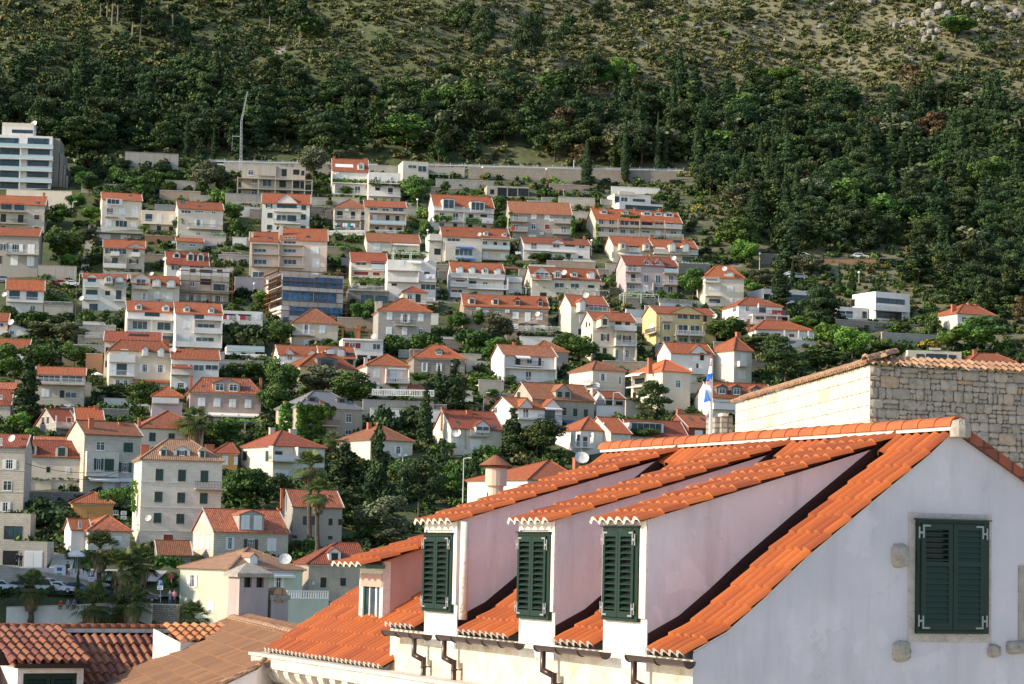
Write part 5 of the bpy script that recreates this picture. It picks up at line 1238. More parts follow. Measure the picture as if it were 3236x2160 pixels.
h('F',4,655,1042,1320,'long pink stone house with four white shuttered windows and a double dormer',('H',910,'tile_mix',110,545),'pinkstone','m 212 462 912 956 1036 w pinkstone 2;K 108 980 140 1005;K 500 988 560 1025;s 80 1095 137 1165;s 222 1102 277 1171;s 365 1108 420 1176;s 510 1112 562 1181;A 5 645 1222 1.5 awn_w;w 80 1248 130 1302;s 220 1255 272 1306;w 360 1258 410 1306;w 510 1264 555 1308;T 165 1240 1315 1.4;T 295 1243 1315 1.4;T 445 1246 1318 1.4;C 2 890 25;C 640 910 22',yaw=11,dp=10)
h('E',1398,1675,1195,1410,'mauve garden house with a pyramid tiled roof on brick pillars',('H',1110,'tile',1528,1532),'mauve','d 1420 1212 1615 1246;d 1645 1216 1690 1250;w 1665 1345 1712 1382;B 1400 1640 1262 .4 s',yaw=12,dp=7)
# --- lower left, tile I
h('I',518,720,292,410,'grey gabled house with dark red shutters and a white railed balcony',('G',150,'tile_red'),'grey','<b 385 225 406 292;<b 430 220 451 285;B 512 705 328 1.6 b;b 615 228 650 292;T 525 210 280 1.5',yaw=38,dp=8)
h('I',705,950,243,420,'white house with a bright orange roof and a thick square chimney',('G',142,'tile_bright'),'white','C 815 125 35 .6;C 865 118 45 .45;w 735 255 790 285',yaw=16,dp=8)
h('I',322,608,462,640,'low orange roofed shed row between the grey gable and the cream gable',('G',408,'tile_mix'),'cream','',yaw=12,dp=6)
h('I',777,1300,377,920,'cream gabled house with a projecting stone bay and green shutters',('G',262,'tile_old'),'stone','w 882 448 960 532;g 1135 458 1217 548;X 800 537 1085 775 .9 palestone;p 865 603 945 712 .9;g 962 608 1042 718 .9;p 1088 640 1205 732;A 800 1075 768 1.6 awn_w;A 1085 1215 785 1 awn_w;s 950 808 1050 890;s 1112 815 1200 900;C 815 230 45 .2;C 1088 270 50 .4',yaw=27,dp=9)
h('I',1283,1868,325,640,'cream house with a tall pyramid orange roof behind the stone hotel',('H',170,'tile_mix',1538,1546),'cream','g 1370 367 1425 447;g 1547 373 1600 430;C 1268 228 25 .1 chim',yaw=20,dp=11)
h('I',1303,2042,612,1430,'big pale stone hotel with rows of dark green shutters and a tan hipped roof',('H',435,'tile_tan',1530,1750),'palestone','m 1470 1532 495 522 584 g white;m 1595 1745 488 525 582 p white;m 1828 1886 505 530 600 g white;g 1430 700 1495 808;g 1637 707 1702 815;g 1843 715 1908 822;c 815;g 1420 908 1488 1005;g 1628 917 1695 1012;g 1835 922 1902 1020;c 1045;g 1412 1103 1478 1195;g 1620 1112 1687 1202;B 1795 2080 888 1.4 k;c 1262;r 1500 1300 1585 1412;C 1295 475 75 .7;t 1360 1155 .5',yaw=14,dp=12,name='hotel',cat='hotel')
h('I',236,758,580,900,'cream row house with two green shuttered dormers above a vine terrace',('G',440,'tile_red'),'cream','m 240 335 465 485 572 g cream;m 512 620 480 500 588 g cream;d 228 670 262 726;d 425 680 460 734;s 605 688 640 742;c 600',yaw=9,dp=9)
h('I',-230,232,492,1115,'tall stone tower house with white shutters at the left edge',('G',385,'tile_red'),'stone','o 25 612 150 703;w 30 808 105 900;o 5 1003 95 1092;c 700;c 900;w 0 418 20 482;C 178 405 25 .3;t 115 425 .6',yaw=5,dp=10)
h('I',-230,283,1115,1362,'stone terrace building with one wide dark opening at the left edge',('P',1100,'stone'),'stone','G 38 1222 200 1346',yaw=4,dp=6)
h('K',-240,436,262,505,'stone garage building with a white roller door and a dark doorway',('P',250,'stone'),'stone','d 25 345 162 480;s 232 353 385 500',yaw=5,dp=9,name='garage_building',cat='garage')
h('I',667,1040,1012,1200,'ochre cottage with a small pyramid roof in front of the hotel',('H',915,'tile',858,864),'ochre','w 1040 1080 1085 1120;a 1135 1105;a 1135 1150',yaw=12,dp=7)
h('I',812,1195,1268,1480,'small white stone house with a pyramid roof behind the palms',('H',1130,'tile_mix',985,992),'palestone','s 1050 1320 1112 1412;s 855 1320 900 1400;<s 690 1340 715 1420;<s 695 1170 712 1220;a 1150 1440;c 1300',yaw=30,dp=8)
h('I',655,830,1252,1320,'flat topped white annex with a tiled lean-to beside the small white stone house',('G',1160,'tile'),'white','w 720 1175 745 1245',yaw=24,dp=4,Y=338)
h('J',512,1195,1210,1500,'stone house with a mottled roof and a wide two window dormer',('G',1012,'tile_mix'),'stone','m 747 972 1022 1062 1205 s greystone 2;o 620 1268 695 1380;q 788 1285 912 1397;s 1005 1283 1078 1390;C 1095 1000 38 .5;<s 335 1265 362 1370;<s 388 1268 416 1370;<s 440 1268 468 1370;<s 400 1065 422 1145;c 1222',yaw=24,dp=10)
h('I',1452,1755,1485,1570,'old dark tiled outbuilding beside the bright green hedge',('G',1362,'tile_old'),'rubble','',yaw=14,dp=7)
h('K',2108,2778,518,960,'pale yellow-green house with a tan hipped roof and a long awning',('H',330,'tile_tan',2270,2290),'lime','<o 1727 565 1810 682;<o 1715 808 1800 898;<s 1910 815 1962 912;s 2247 580 2323 652;o 2508 590 2600 712;A 2185 2670 545 1.0 awn_w;m 2296 2364 372 404 470 s white;C 2400 425 48 .25 chimw;t 2600 430 .8',yaw=40,dp=11,Y=292)
wall('L',600,985,792,1010,'yellow-green terrace wall topped by a white stone balustrade','lime',yaw=30,Y=286,railk='l',name='terrace_wall')
h('L',802,1330,470,810,'derelict white house with a red hipped roof and one arched dormer',('H',280,'tile_red',1055,1260),'dirty','m 985 1095 318 362 442 d white;d 905 590 962 687;d 1088 595 1142 672;w 835 628 850 650',yaw=14,dp=10)
# --- centre
h('J',1057,1530,432,745,'white stone villa with bay walls, green shutters and a dark red roof',('H',295,'tile_red',1125,1140),'palestone','g 1073 478 1135 562;g 1360 493 1438 565;w 1240 505 1252 570;s 1058 652 1125 716;s 1130 655 1190 716;B 1050 1290 575 1.6 s;<g 782 480 815 562;<g 988 478 1027 570;C 1205 275 60 .6 chimw;C 1022 262 45 .7 chimw',yaw=32,dp=12)
h('J',515,728,497,660,'ochre cottage with a dark red hipped roof between the hotel and villa',('H',406,'tile_red',640,680),'ochre','s 590 525 637 602;s 698 535 725 600;C 432 415 80 .3',yaw=14,dp=7)
h('F',985,1585,1180,1490,'ivy covered grey stone house with a slate roof',('H',1038,'slate',1130,1290),'dirty','w 1085 1225 1135 1292;d 1265 1225 1310 1302;w 1432 1235 1482 1320;B 1225 1375 1352 1.2 r;w 1425 1385 1480 1432;C 1190 1122 38 .12;m 1078 1165 1082 1086 1128 d slate;m 1350 1440 1092 1096 1140 d slate;C 862 1125 30 .3;<w 838 1232 856 1300',yaw=27,dp=10)
h('F',1658,2045,1478,1680,'cream villa with a weathered orange hipped roof behind dark firs',('H',1345,'tile_old',1740,1750),'palestone','o 1872 1535 1948 1612;C 1630 1318 34 .6;C 1722 1322 30;<w 1380 1510 1400 1550;c 1500',yaw=34,dp=12)
h('F',946,1360,405,630,'beige house with a tall weathered pyramid roof below the glass block',('H',275,'tile_old',1130,1150),'beige','o 1035 418 1100 508;B 940 1140 518 1.2 b;s 1193 425 1240 497;s 1048 560 1095 612;C 1290 340 40 .5',yaw=10,dp=9)
h('F',1402,1775,562,750,'white house with dark red shutters and two arched openings',('P',545,'white'),'white','r 1420 585 1460 640;w 1465 588 1515 638;r 1520 590 1565 640;s 1615 595 1675 647;W 1680 597 1745 652;d 1535 700 1625 742;d 1655 708 1720 745;B 1402 1775 562 .6 n;t 1685 535 .6;C 1520 425 45 .6',yaw=9,dp=8)
pergola('F',1405,1660,460,556,'brown pergola on the roof terrace of the red shuttered house',2.6,mat='rust',green=False,Y=hit(*sp('F',1580,750)).y+1.2)
h('F',1732,2215,292,620,'square grey stone house with a red pyramid roof and flowered balcony',('H',180,'tile',1948,1972),'greystone','s 1812 310 1855 374;o 1935 322 2020 403;B 1885 2070 428 1 k;s 2098 325 2142 388;s 1805 445 1852 505;s 1950 448 1992 512;w 2095 458 2137 517;C 1700 210 28 .1 chimw;C 1735 208 30 .3 chimw;C 2150 235 25 .4',yaw=9,dp=11)
h('F',1955,2170,124,310,'small cream house with a hipped roof behind the grey stone house',('H',78,'tile_red',2040,2060),'cream','d 2070 140 2118 217;w 1995 140 2040 192;B 1885 2228 225 1.8 k',yaw=9,dp=7)
r,fr,w=h('B',848,1412,1228,1690,'half built glass fronted block with white floor bands inside scaffolding',('P',1225,'white'),'white','U 852 1257 1138 1360;U 1145 1265 1400 1376;U 852 1390 1130 1487;U 1140 1403 1342 1502;U 915 1530 1105 1622;U 1110 1535 1400 1628;U 852 1628 905 1675;<d 722 1290 842 1340;<d 722 1395 842 1450;<d 735 1500 842 1520;B 848 1412 1380 .2 n',yaw=19,dp=15,name='building_site',cat='building')
scaffold(fr,w,-12.5,.6,'rusty scaffolding around the blue glass building',side=True,dp=14)
h('F',817,1192,695,820,'white cottage with two small front gables and a tiny balcony',('G',612),'white','R 868 962 640 690;w 893 697 940 748;B 862 980 778 1.2 b;R 1070 1172 655 692',yaw=15,dp=7)
h('F',1197,1520,720,850,'stone cottage with a twin window dormer beside the white cottage',('G',620),'stone','m 1248 1430 618 650 712 s stone 2;K 1435 680 1510 704;d 1440 740 1500 790',yaw=14,dp=7)
h('F',1012,1515,805,970,'yellowish house with a hipped orange roof and a long glazed dormer',('H',690,'tile',1150,1340),'yellow','m 1170 1355 716 732 798 G slate;w 1340 850 1360 880;<w 945 840 975 900;C 1210 670 35 .5',yaw=30,dp=9)
h('F',1628,2003,795,1095,'pale pink house with arched white shutters and a white balustrade balcony',('H',697,'tile',1795,1806),'palepink','s 1692 828 1740 907;s 1840 838 1887 912;s 1900 840 1945 920;B 1800 2018 958 1.4 l;s 1928 1000 1990 1062;s 1865 995 1905 1058;A 1815 1985 815 .4 awn_w;C 1600 722 30 .2 chimw;s 1692 960 1735 1040',yaw=14,dp=9)
h('F',2020,2155,1018,1095,'low red roofed annex beside the pale pink house',('S',975),'white','d 2030 1030 2110 1075',yaw=14,dp=4)
h('G',24,492,725,905,'brown stone house with a hipped orange roof and one tiny dormer',('H',612,'tile',185,290),'rubble','m 222 288 640 660 700 w;o 95 768 148 852;o 230 775 280 852;o 368 780 412 857;C 20 655 22 .3;C 330 670 18 .2',yaw=9,dp=10)
# --- upper centre, tile B
h('B',478,1062,252,535,'unfinished concrete building with curved floors and empty window openings',('P',236,'concrete'),'concrete','w 535 278 582 328;W 683 262 735 328;d 842 270 888 338;d 947 275 1005 325;d 1020 285 1050 332;w 568 360 620 402;W 670 365 747 433;d 820 372 882 441;d 947 378 1005 448;d 1015 388 1047 453;w 565 462 617 507;W 672 467 745 500;d 818 475 890 502;d 945 483 1000 512;X 625 235 790 335 .6 concrete;B 436 1130 354 1.9 n;B 436 1130 449 1.9 n;T 440 342 495 1.8;T 632 340 500 1.8;T 785 342 500 1.8;T 942 350 510 1.8;T 1055 360 515 1.8;T 1122 370 525 1.8',yaw=5,dp=12,name='unfinished_building',cat='building')
wall('B',330,1240,492,640,'stepped concrete retaining wall below the unfinished building','concrete',yaw=12)
wall('B',400,655,612,720,'white garden wall left of the white gabled house','white',yaw=12)
h('B',663,1102,580,850,'white house with a broad central gable and dark railed balconies',('G',497),'white','R 785 990 498 578;G 800 588 980 632;B 768 1015 658 1.4 k;p 697 592 755 628;g 1025 605 1065 646;g 712 673 755 720;g 1020 687 1062 736;W 795 690 885 747;G 895 695 975 752;B 768 1012 768 1.4 k;g 708 783 750 826;g 1018 792 1060 822;d 795 800 890 832',yaw=5,dp=9)
h('B',552,820,930,1275,'left wing of the pale pink apartment house with open loggias',('G',850),'palepink','B 562 820 955 1.4 n;W 587 1000 698 1036;B 562 820 1052 1.4 n;W 587 1097 702 1147;B 562 820 1162 1.4 n;W 577 1212 680 1268;T 565 950 1260 1.3;C 560 850 25 .2 chimw;K 720 898 755 912',yaw=6,dp=10,cat='apartment house')
h('B',826,1262,918,1275,'taller right wing of the pale pink apartment house with closed white shutters',('G',815),'palepink','W 862 890 972 912;B 832 1048 968 1.4 n;W 862 930 972 960;W 862 1002 972 1040;B 832 1048 1065 1.4 n;W 862 1097 975 1148;B 832 1048 1172 1.4 n;T 838 960 1175 1.3;T 1042 965 1180 1.3;s 1118 990 1183 1046;s 1125 1095 1187 1176;s 1120 1215 1185 1260;C 825 785 30 .2 chimw;K 1065 885 1100 902;C 1210 830 22',yaw=6,dp=11,cat='apartment house')
wall('B',415,700,1262,1400,'mauve stepped garden wall left of the glass block','mauve',yaw=14)
h('B',1324,1642,628,855,'beige house with a weathered pyramid roof and laundry on its balcony',('H',555,'tile_old',1462,1478),'stone','d 1350 655 1402 722;d 1478 660 1515 730;B 1325 1568 738 1.3 b;d 1575 665 1620 702;B 1572 1640 738 1 l;V 1335 1520 765;G 1335 770 1425 832;d 1470 772 1515 832;B 1325 1568 845 1.3 b;T 1565 640 848 1.2;a 1440 648',yaw=7,dp=9)
h('B',1607,1985,614,870,'stone house with a wide glazed top floor and two long balconies',('G',562,'tile'),'stone','W 1652 625 1722 653;W 1765 632 1825 659;W 1862 622 1960 664;B 1645 1985 672 1 n;s 1680 690 1712 742;d 1797 695 1832 747;d 1885 700 1922 757;B 1645 1985 778 1.3 g;d 1700 800 1735 830;d 1825 805 1860 850;d 1895 808 1940 857;B 1642 1960 866 1.4 l;T 1648 780 860;T 1800 780 860',yaw=7,dp=9)
fence('B',1275,878,1600,905,'white picket balustrade below the beige house with laundry',kind='l',h=1.2)
h('B',1312,1637,285,525,'white house with an orange roof, roof terrace and vine covered balcony',('G',178,'tile'),'white','K 1335 225 1500 258 framew;m 1540 1600 205 225 278 w white;s 1400 325 1445 358;B 1302 1640 398 1.3 n;W 1398 422 1445 450;W 1515 430 1562 492;B 1325 1637 502 1.3 b;C 1312 158 22;C 1598 172 35;a 1350 310;a 1600 425',yaw=7,dp=9)
h('B',1642,1935,316,585,'flat roofed white house joined to the vine covered white house',('P',298,'white'),'white','o 1678 340 1735 375;w 1840 345 1862 378;B 1640 1937 398 1.3 n;d 1700 440 1745 470;d 1818 445 1862 502;B 1645 1937 518 1.3 b;w 1688 535 1718 567;w 1842 542 1872 574;a 1775 530',yaw=7,dp=8)
h('B',1957,2190,208,425,'square concrete tower house with a railed roof deck',('P',196,'cream'),'cream','W 2003 232 2078 266;W 2095 240 2170 300',yaw=12,dp=8)
h('B',1627,2112,932,1055,'low stone house with a long weathered orange roof',('G',860,'tile_old'),'palestone','s 1695 955 1745 1012;s 1870 960 1895 1010;s 2000 970 2050 1014;T 1850 940 1040 .6;A 1860 2100 952 .9 awn_w;C 1770 848 25',yaw=9,dp=9)
h('B',1482,1808,1122,1360,'cream house with a dark red roof above the hanging green hedge',('G',1038,'tile_red'),'cream','W 1522 1117 1620 1156;G 1665 1117 1780 1172;B 1662 1802 1188 1 g;B 1480 1810 1195 1 n;r 1505 1210 1635 1246;r 1680 1218 1740 1250;B 1475 1810 1262 1.4 n;d 1560 1310 1620 1350;d 1700 1318 1750 1355',yaw=7,dp=9)
h('B',1816,2262,1112,1490,'flat white house with stacked terraces and a white sheet drying',('P',1100,'white'),'white','s 1920 1112 1965 1160;B 1815 2120 1198 1.5 b;A 1995 2125 1116 1.2 awn_w;s 2035 1130 2080 1190;s 1850 1230 1905 1264;B 1815 2100 1302 1.2 s;T 2100 1190 1310 1.4;B 2108 2262 1302 1.2 b;V 2165 2250 1235 cloth_w;W 2120 1325 2252 1381;a 2060 1215;d 2150 1215 2200 1240;d 1850 1320 1900 1345;t 2170 1108 .6',yaw=6,dp=10)
pergola('B',1868,2195,1035,1100,'white pergola frame on the upper terrace of the flat white house',3,Y=hit(*sp('B',2040,1490)).y+4,nv=350)
h('B',1452,1828,1380,1515,'low stone garage with two wide dark glass doors',('P',1372,'rubble'),'rubble','G 1572 1425 1680 1500;G 1702 1432 1812 1510;B 1452 1828 1384 .3 b',yaw=7,dp=6,name='garage_building',cat='garage')
# --- tile C
h('C',498,1048,550,780,'long white house with vines on its balconies and orange dormers',('G',447),'white','m 580 690 482 486 582 W white;m 835 965 505 510 598 W white;B 500 775 592 1.3 b;B 780 1050 610 1.3 b;W 548 612 590 642;W 672 617 718 682;d 815 627 860 667;d 923 630 985 657;B 500 770 690 1.3 b;B 780 1050 702 1.3 b;V 920 1045 662 cloth_w;W 545 707 590 740;d 672 712 710 746;d 810 720 850 753;d 940 727 980 752;T 775 560 765 1.2;C 975 462 30',yaw=12,dp=9)
h('C',1196,1760,612,870,'long grey house with weathered roof and one dark red shutter',('G',511,'tile_old'),'grey','s 1392 627 1437 669;s 1515 632 1558 674;W 1230 627 1270 690;B 1200 1352 692 1.3 b;W 1675 645 1708 696;B 1598 1755 710 1.3 b;w 1390 715 1432 766;r 1515 720 1555 766;W 1225 720 1270 776;B 1200 1357 783 1.3 b;W 1665 738 1710 802;B 1593 1755 808 1.3 b;s 1370 818 1435 846;a 1487 805;a 1577 685;w 1220 815 1250 852;V 1210 1240 740 red;C 1300 535 12',yaw=7,dp=10)
h('C',985,1370,374,480,'roofless concrete garage row with four open bays below the road',('P',362,'concrete'),'concrete','d 1012 398 1050 446;d 1080 382 1165 470;d 1175 387 1260 466;d 1270 388 1365 466',yaw=8,dp=6,name='garage_row',cat='garage')
h('C',578,1193,828,1072,'pale stone house with blue awnings on a projecting block',('G',745,'tile'),'palestone','m 955 997 775 788 824 w;m 1125 1167 787 801 832 w;X 605 884 935 1066 1.1 palestone;W 620 845 735 880;W 692 945 850 1012 1.1;A 690 850 912 2.2 awn_b;A 690 860 1012 2.2 awn_b;B 940 1195 852 1.2 n;W 945 872 985 917;d 1045 882 1078 920;d 1130 887 1165 930;B 940 1195 948 1.3 g;s 945 975 990 1027;s 1115 985 1160 1032;B 940 1195 1044 1.2 n;t 915 817 .5;K 608 770 635 786;K 828 783 852 798',yaw=9,dp=9)
h('C',457,572,812,1070,'narrow stone stair tower left of the blue awning house',('P',805,'palestone'),'palestone','s 495 857 530 906;d 500 942 560 1002;B 440 572 870 1 b',yaw=9,dp=8)
h('C',1322,1930,890,1060,'wide white house with a solar panel and striped awning',('G',840,'tile'),'white','W 1390 893 1440 950;W 1590 905 1650 942;B 1320 1557 958 1.3 b;A 1325 1545 962 1.0 awn_w;B 1560 1802 972 1.2 b;G 1700 905 1790 927;w 1825 915 1882 944;d 1707 990 1755 1028;d 1820 1010 1865 1034;s 1600 985 1640 1026;R 1572 1690 858 888;V 1245 1300 970 cloth_w;K 1672 852 1780 874 darkmetal;C 1868 830 20',yaw=8,dp=9)
h('C',662,1140,1150,1400,'white house with four little dormers and white balustrade terraces',('G',1070,'tile'),'white','m 708 768 1098 1115 1160 s;m 822 878 1103 1120 1165 s;m 940 998 1108 1128 1170 w;m 1055 1115 1115 1135 1175 s;B 655 905 1208 1.3 l;B 915 1148 1222 1.3 l;r 700 1230 780 1254;B 648 805 1290 1.6 l;d 820 1240 885 1276;B 805 1180 1310 1.5 l;w 945 1248 990 1286;s 1065 1252 1105 1292;r 660 1320 715 1350;d 720 1322 755 1350;B 650 755 1388 1.5 l;s 850 1345 900 1385',yaw=8,dp=9)
h('C',1162,1305,1210,1375,'narrow white terrace block with balustrades right of the four dormer house',('P',1200,'white'),'white','s 1220 1255 1275 1312;B 1162 1307 1248 1.2 l;B 1190 1307 1352 1.2 l;A 1140 1268 1108 1 tile_red',yaw=8,dp=7)
h('C',1397,2022,1210,1400,'cream house with mixed dormers and a red striped towel on its rail',('G',1112,'tile'),'cream','R 1410 1562 1108 1165;W 1432 1160 1548 1213;B 1395 1577 1226 1.2 b;V 1435 1470 1185 red;m 1598 1668 1130 1152 1213 w cream;m 1755 1818 1148 1165 1203 w cream;m 1912 1978 1140 1165 1222 s cream;W 1605 1255 1690 1302;W 1752 1260 1828 1306;d 1910 1278 1970 1306;w 1445 1258 1465 1276;t 1690 1168 .7;d 1470 1345 1530 1382;d 1620 1345 1690 1370',yaw=10,dp=10)
# --- tile G
h('G',482,1258,248,490,'long brown stone house with four dormers and a white eaves line',('G',146,'tile'),'brownstone','m 525 588 158 180 234 b palestone;m 742 802 164 186 238 b palestone;m 940 1005 168 196 246 b tile;m 1152 1215 180 208 254 b tile;w 548 293 598 342;s 650 290 705 343;w 767 302 812 350;s 932 308 985 366;s 1045 312 1092 396;B 985 1155 408 1.1 b;s 1152 315 1202 376;s 932 415 980 470;s 1045 420 1090 470;s 1128 427 1225 462;a 615 278;a 880 300;t 1158 328 .6;c 264',yaw=7,dp=10)
h('G',1467,1805,243,540,'cream gabled house with a blue glazed balcony',('G',150,'tile'),'cream','m 1545 1600 180 207 292 s cream;W 1632 235 1792 298;B 1628 1802 303 1.2 b;s 1545 328 1590 402;d 1530 460 1580 516;t 1598 158 .7;<s 1480 520 1490 530',yaw=16,dp=9)
h('G',1668,2055,380,770,'tall cream house with brown shutters and three balconies',('G',307,'tile'),'cream','m 1738 1812 333 362 430 b cream;d 1870 392 1928 466;b 1962 394 2005 441;B 1868 2068 473 1.4 s;q 1740 505 1813 572;q 1875 515 1920 576;q 1942 522 2013 583;B 1875 2070 612 1.4 b;c 472;c 615;d 1755 635 1792 712;w 1875 645 1897 740;w 1965 655 1995 722;T 1955 625 748 1.3;T 2062 625 748 1.3;B 1870 2070 760 1.4 n;<b 1602 400 1614 445;<b 1630 405 1642 434;<b 1650 508 1660 572;<b 1596 530 1612 600;C 1820 278 25;t 2045 600 .7',yaw=12,dp=10)
h('G',850,1335,700,965,'white house with a recessed balcony and faded tan roof',('G',608,'tile_old'),'white','W 1060 722 1105 782;d 955 718 1000 790;s 1112 730 1160 795;d 1165 727 1190 800;B 950 1215 803 1.1 k;B 850 1335 818 1.4 n;T 857 815 945 1.3;T 1328 830 955 1.3;s 903 838 953 902;w 1048 848 1100 936;s 1198 855 1248 932;B 850 1335 948 1.4 b;A 950 1080 702 1.6 awn_w;C 932 580 28;<s 760 730 775 770',yaw=15,dp=10)
h('G',1118,1440,665,810,'grey stone house showing only its hipped roof behind the white house',('H',573,'tile_old',1208,1232),'grey','',yaw=12,dp=9)
h('G',1665,1962,838,1100,'pale stone villa with a lit side wall and white shutters',('H',760,'tile_old',1690,1705),'palestone','o 1722 868 1790 942;o 1890 895 1935 973;s 1730 1022 1780 1060;<s 1478 885 1502 945;<s 1525 880 1550 945;<s 1597 875 1618 940;<B 1555 1645 985 1.0 l;<s 1590 925 1612 980;t 1685 990 .8;c 985',yaw=25,dp=10)
h('G',1777,1955,1095,1260,'small white lean-to house with a striped shadow below the stone villa',('G',1036,'tile'),'white','d 1785 1118 1845 1162;d 1875 1125 1940 1162',yaw=20,dp=7)
h('G',1112,1680,1098,1350,'old weathered grey house with dark green shutters and patchy roof',('G',955,'tile_old'),'dirty','m 1325 1468 968 1030 1095 g dirty 2;g 1382 1182 1420 1253;g 1485 1190 1522 1263;g 1582 1198 1618 1268;<g 973 1042 1000 1088;A 1385 1560 1300 2.0 blue;C 1610 1020 22 .3',yaw=23,dp=10)
h('G',946,1385,1188,1410,'white house with two small gables and curved railed balconies',('G',1090,'tile'),'white','R 1000 1112 1105 1165;R 1208 1387 1105 1192;<w 752 1180 790 1233;W 1025 1190 1072 1277;B 985 1160 1288 1.4 b;G 1225 1203 1315 1292;B 1200 1387 1308 1.4 k;A 1215 1370 1178 .9 awn_w;W 1270 1342 1320 1378',yaw=23,dp=11)
h('G',366,835,1368,1620,'big white house with a long sloping roof and triangular dormer',('G',1208,'tile_red'),'palestone','K 405 1310 450 1340;K 735 1345 785 1370;m 590 720 1302 1350 1400 W white;B 545 705 1448 .8 b;s 375 1465 430 1537;w 600 1410 660 1440;t 410 1422 .8;C 275 1180 40 .5;C 505 1205 50 .4;s 545 1480 635 1562;<s 290 1465 330 1540;T 500 1380 1560 .1',yaw=20,dp=10)
h('G',1557,1760,1390,1620,'white house with a columned porch and low hipped roof',('H',1277,'tile',1720,1740),'white','d 1575 1450 1615 1560;T 1560 1400 1580 1.2;B 1500 1680 1550 1.5 b;<d 1520 1430 1545 1540',yaw=28,dp=9)
h('G',1832,2012,1412,1630,'white house with a sharp lit gable end and bright orange roof',('G',1273,'tile_bright'),'palestone','<s 1760 1325 1768 1350;w 1840 1480 1880 1530;<B 1610 1690 1540 1 b',yaw=30,dp=9,Y=None)
h('M',1240,1556,168,240,'white row house with three small dormers and a dark red roof',('G',82,'tile_red'),'white','m 1228 1420 92 94 152 W white 3',yaw=18,dp=8)
h('M',1562,1716,122,205,'dark red walled house with two skylights',('G',53,'tile'),'brownwall','s 1598 143 1638 189;K 1560 68 1588 85;K 1625 72 1655 88;C 1495 20 25 .6',yaw=24,dp=9)
h('V',520,1640,860,1250,'white house with four dark framed dormers beside the flag',('G',598,'tile'),'white','m 590 775 640 690 812 w slate;m 850 1035 640 692 828 w slate;m 1195 1380 660 722 842 w slate;m 1450 1625 670 725 850 w slate;o 590 960 830 1052;s 850 965 880 1050;B 535 1000 1075 1.2 s;A 540 980 900 .8 galv',yaw=18,dp=9)
h('S',2320,2376,1107,1215,'pale stone house corner with a tall brick chimney beside the pine',('H',1066,'tile',2335,2342),'palestone','s 2342 1118 2358 1143;s 2335 1172 2356 1197;<s 2272 1125 2289 1147;C 2326 1048 13 .5;B 2338 2362 1158 1 s',yaw=34,dp=9)
h('S',2120,2254,1114,1210,'white house with corner balconies beside the brick chimney house',('G',1083,'tile'),'white','s 2190 1113 2204 1139;d 2212 1114 2225 1139;B 2186 2232 1180 1.4 s;d 2200 1148 2207 1177;s 2208 1150 2218 1177;R 2180 2235 1090 1113',yaw=16,dp=8)
h('S',2094,2182,1172,1300,'beige house with a striped awning and a dark balcony on its lit side',('H',1138,'tile_bright',2100,2112),'cream','<A 1996 2042 1180 1.4 awn_w;<d 2006 1196 2037 1211;<B 1978 2042 1226 1.6 k;<d 2000 1240 2010 1263;<d 2016 1238 2025 1263;w 2135 1200 2150 1225;C 2048 1130 12 .3',yaw=26,dp=12)
# --- tile D and right
h('D',456,855,248,330,'modern white house with a full width glass front near the forest',('P',228,'white'),'white','G 512 250 850 308',yaw=14,dp=8)
h('D',412,745,168,320,'upper storey of the modern white house set back with ribbon windows',('P',145,'cream'),'white','G 415 172 455 226;W 470 180 530 224;G 580 195 690 226;X 455 125 598 165 .4 cream',yaw=14,dp=7,Y=hit(*sp('D',650,330)).y+7)
h('D',240,1030,380,580,'long terraced row with five small dormers and glazed balconies',('G',285,'tile'),'beige','m 283 350 275 302 335 w;m 478 545 285 312 338 w;m 665 757 303 316 348 w white;m 780 852 310 323 352 w white;m 868 960 314 327 362 w white;W 268 382 310 431;W 362 384 407 433;W 465 387 540 441;W 555 390 635 441;d 660 394 760 441;W 783 396 860 437;W 898 407 950 441;B 262 447 452 1.3 n;B 455 642 456 1.3 n;B 655 872 460 1.3 n;B 880 1034 470 1.3 l;W 275 465 312 502;W 360 470 402 511;W 468 475 510 522;W 555 480 592 524;W 663 485 737 512;s 790 487 832 532;w 925 490 980 522;B 262 642 542 1.3 b;B 655 872 548 1.3 b;B 886 1045 558 1.3 l;T 450 380 560 1.2;T 648 385 560 1.2;T 876 395 560 1.2;C 218 258 15;C 590 278 18;C 815 285 25',yaw=12,dp=10)
h('D',402,768,618,785,'cream house with two tiny dormers and a pale awning',('G',541,'tile'),'cream','m 465 515 585 600 655 w cream;m 685 737 590 608 660 w cream;d 550 625 640 655;B 545 648 684 1.2 l;A 440 660 690 1.5 awn_w;W 470 720 530 765;<W 388 684 400 740',yaw=12,dp=9)
h('D',776,1175,640,790,'cream house with solar panels and twin white dormers',('G',568,'tile'),'cream','m 922 978 588 608 674 s cream;m 1040 1100 594 615 678 s cream;B 775 1015 696 1.4 b;B 1015 1182 704 1.4 b;G 1035 725 1150 768;K 945 578 1030 600 darkmetal;A 780 870 640 1 awn_w;C 1045 555 25;C 735 527 32',yaw=12,dp=9)
h('D',515,990,800,1095,'mauve grey apartment house with twin front gables and tall windows',('G',722,'tile_red'),'mauve','R 665 772 740 800;R 775 870 742 804;w 683 768 727 798;w 785 773 828 801;W 537 806 612 861;B 518 652 866 1.1 b;G 875 815 980 866;B 870 992 878 1.1 g;d 562 887 603 956;B 518 652 968 1.2 b;W 683 892 722 963;W 790 895 832 969;W 907 900 948 971;B 868 1000 985 1.2 b;w 545 985 600 1046;s 673 990 720 1046;W 780 1000 858 1046;W 903 1000 945 1061;B 518 772 1064 1.2 b;C 735 700 20;C 930 715 18;C 700 715 15;t 955 745 .6',yaw=10,dp=10,cat='apartment house')
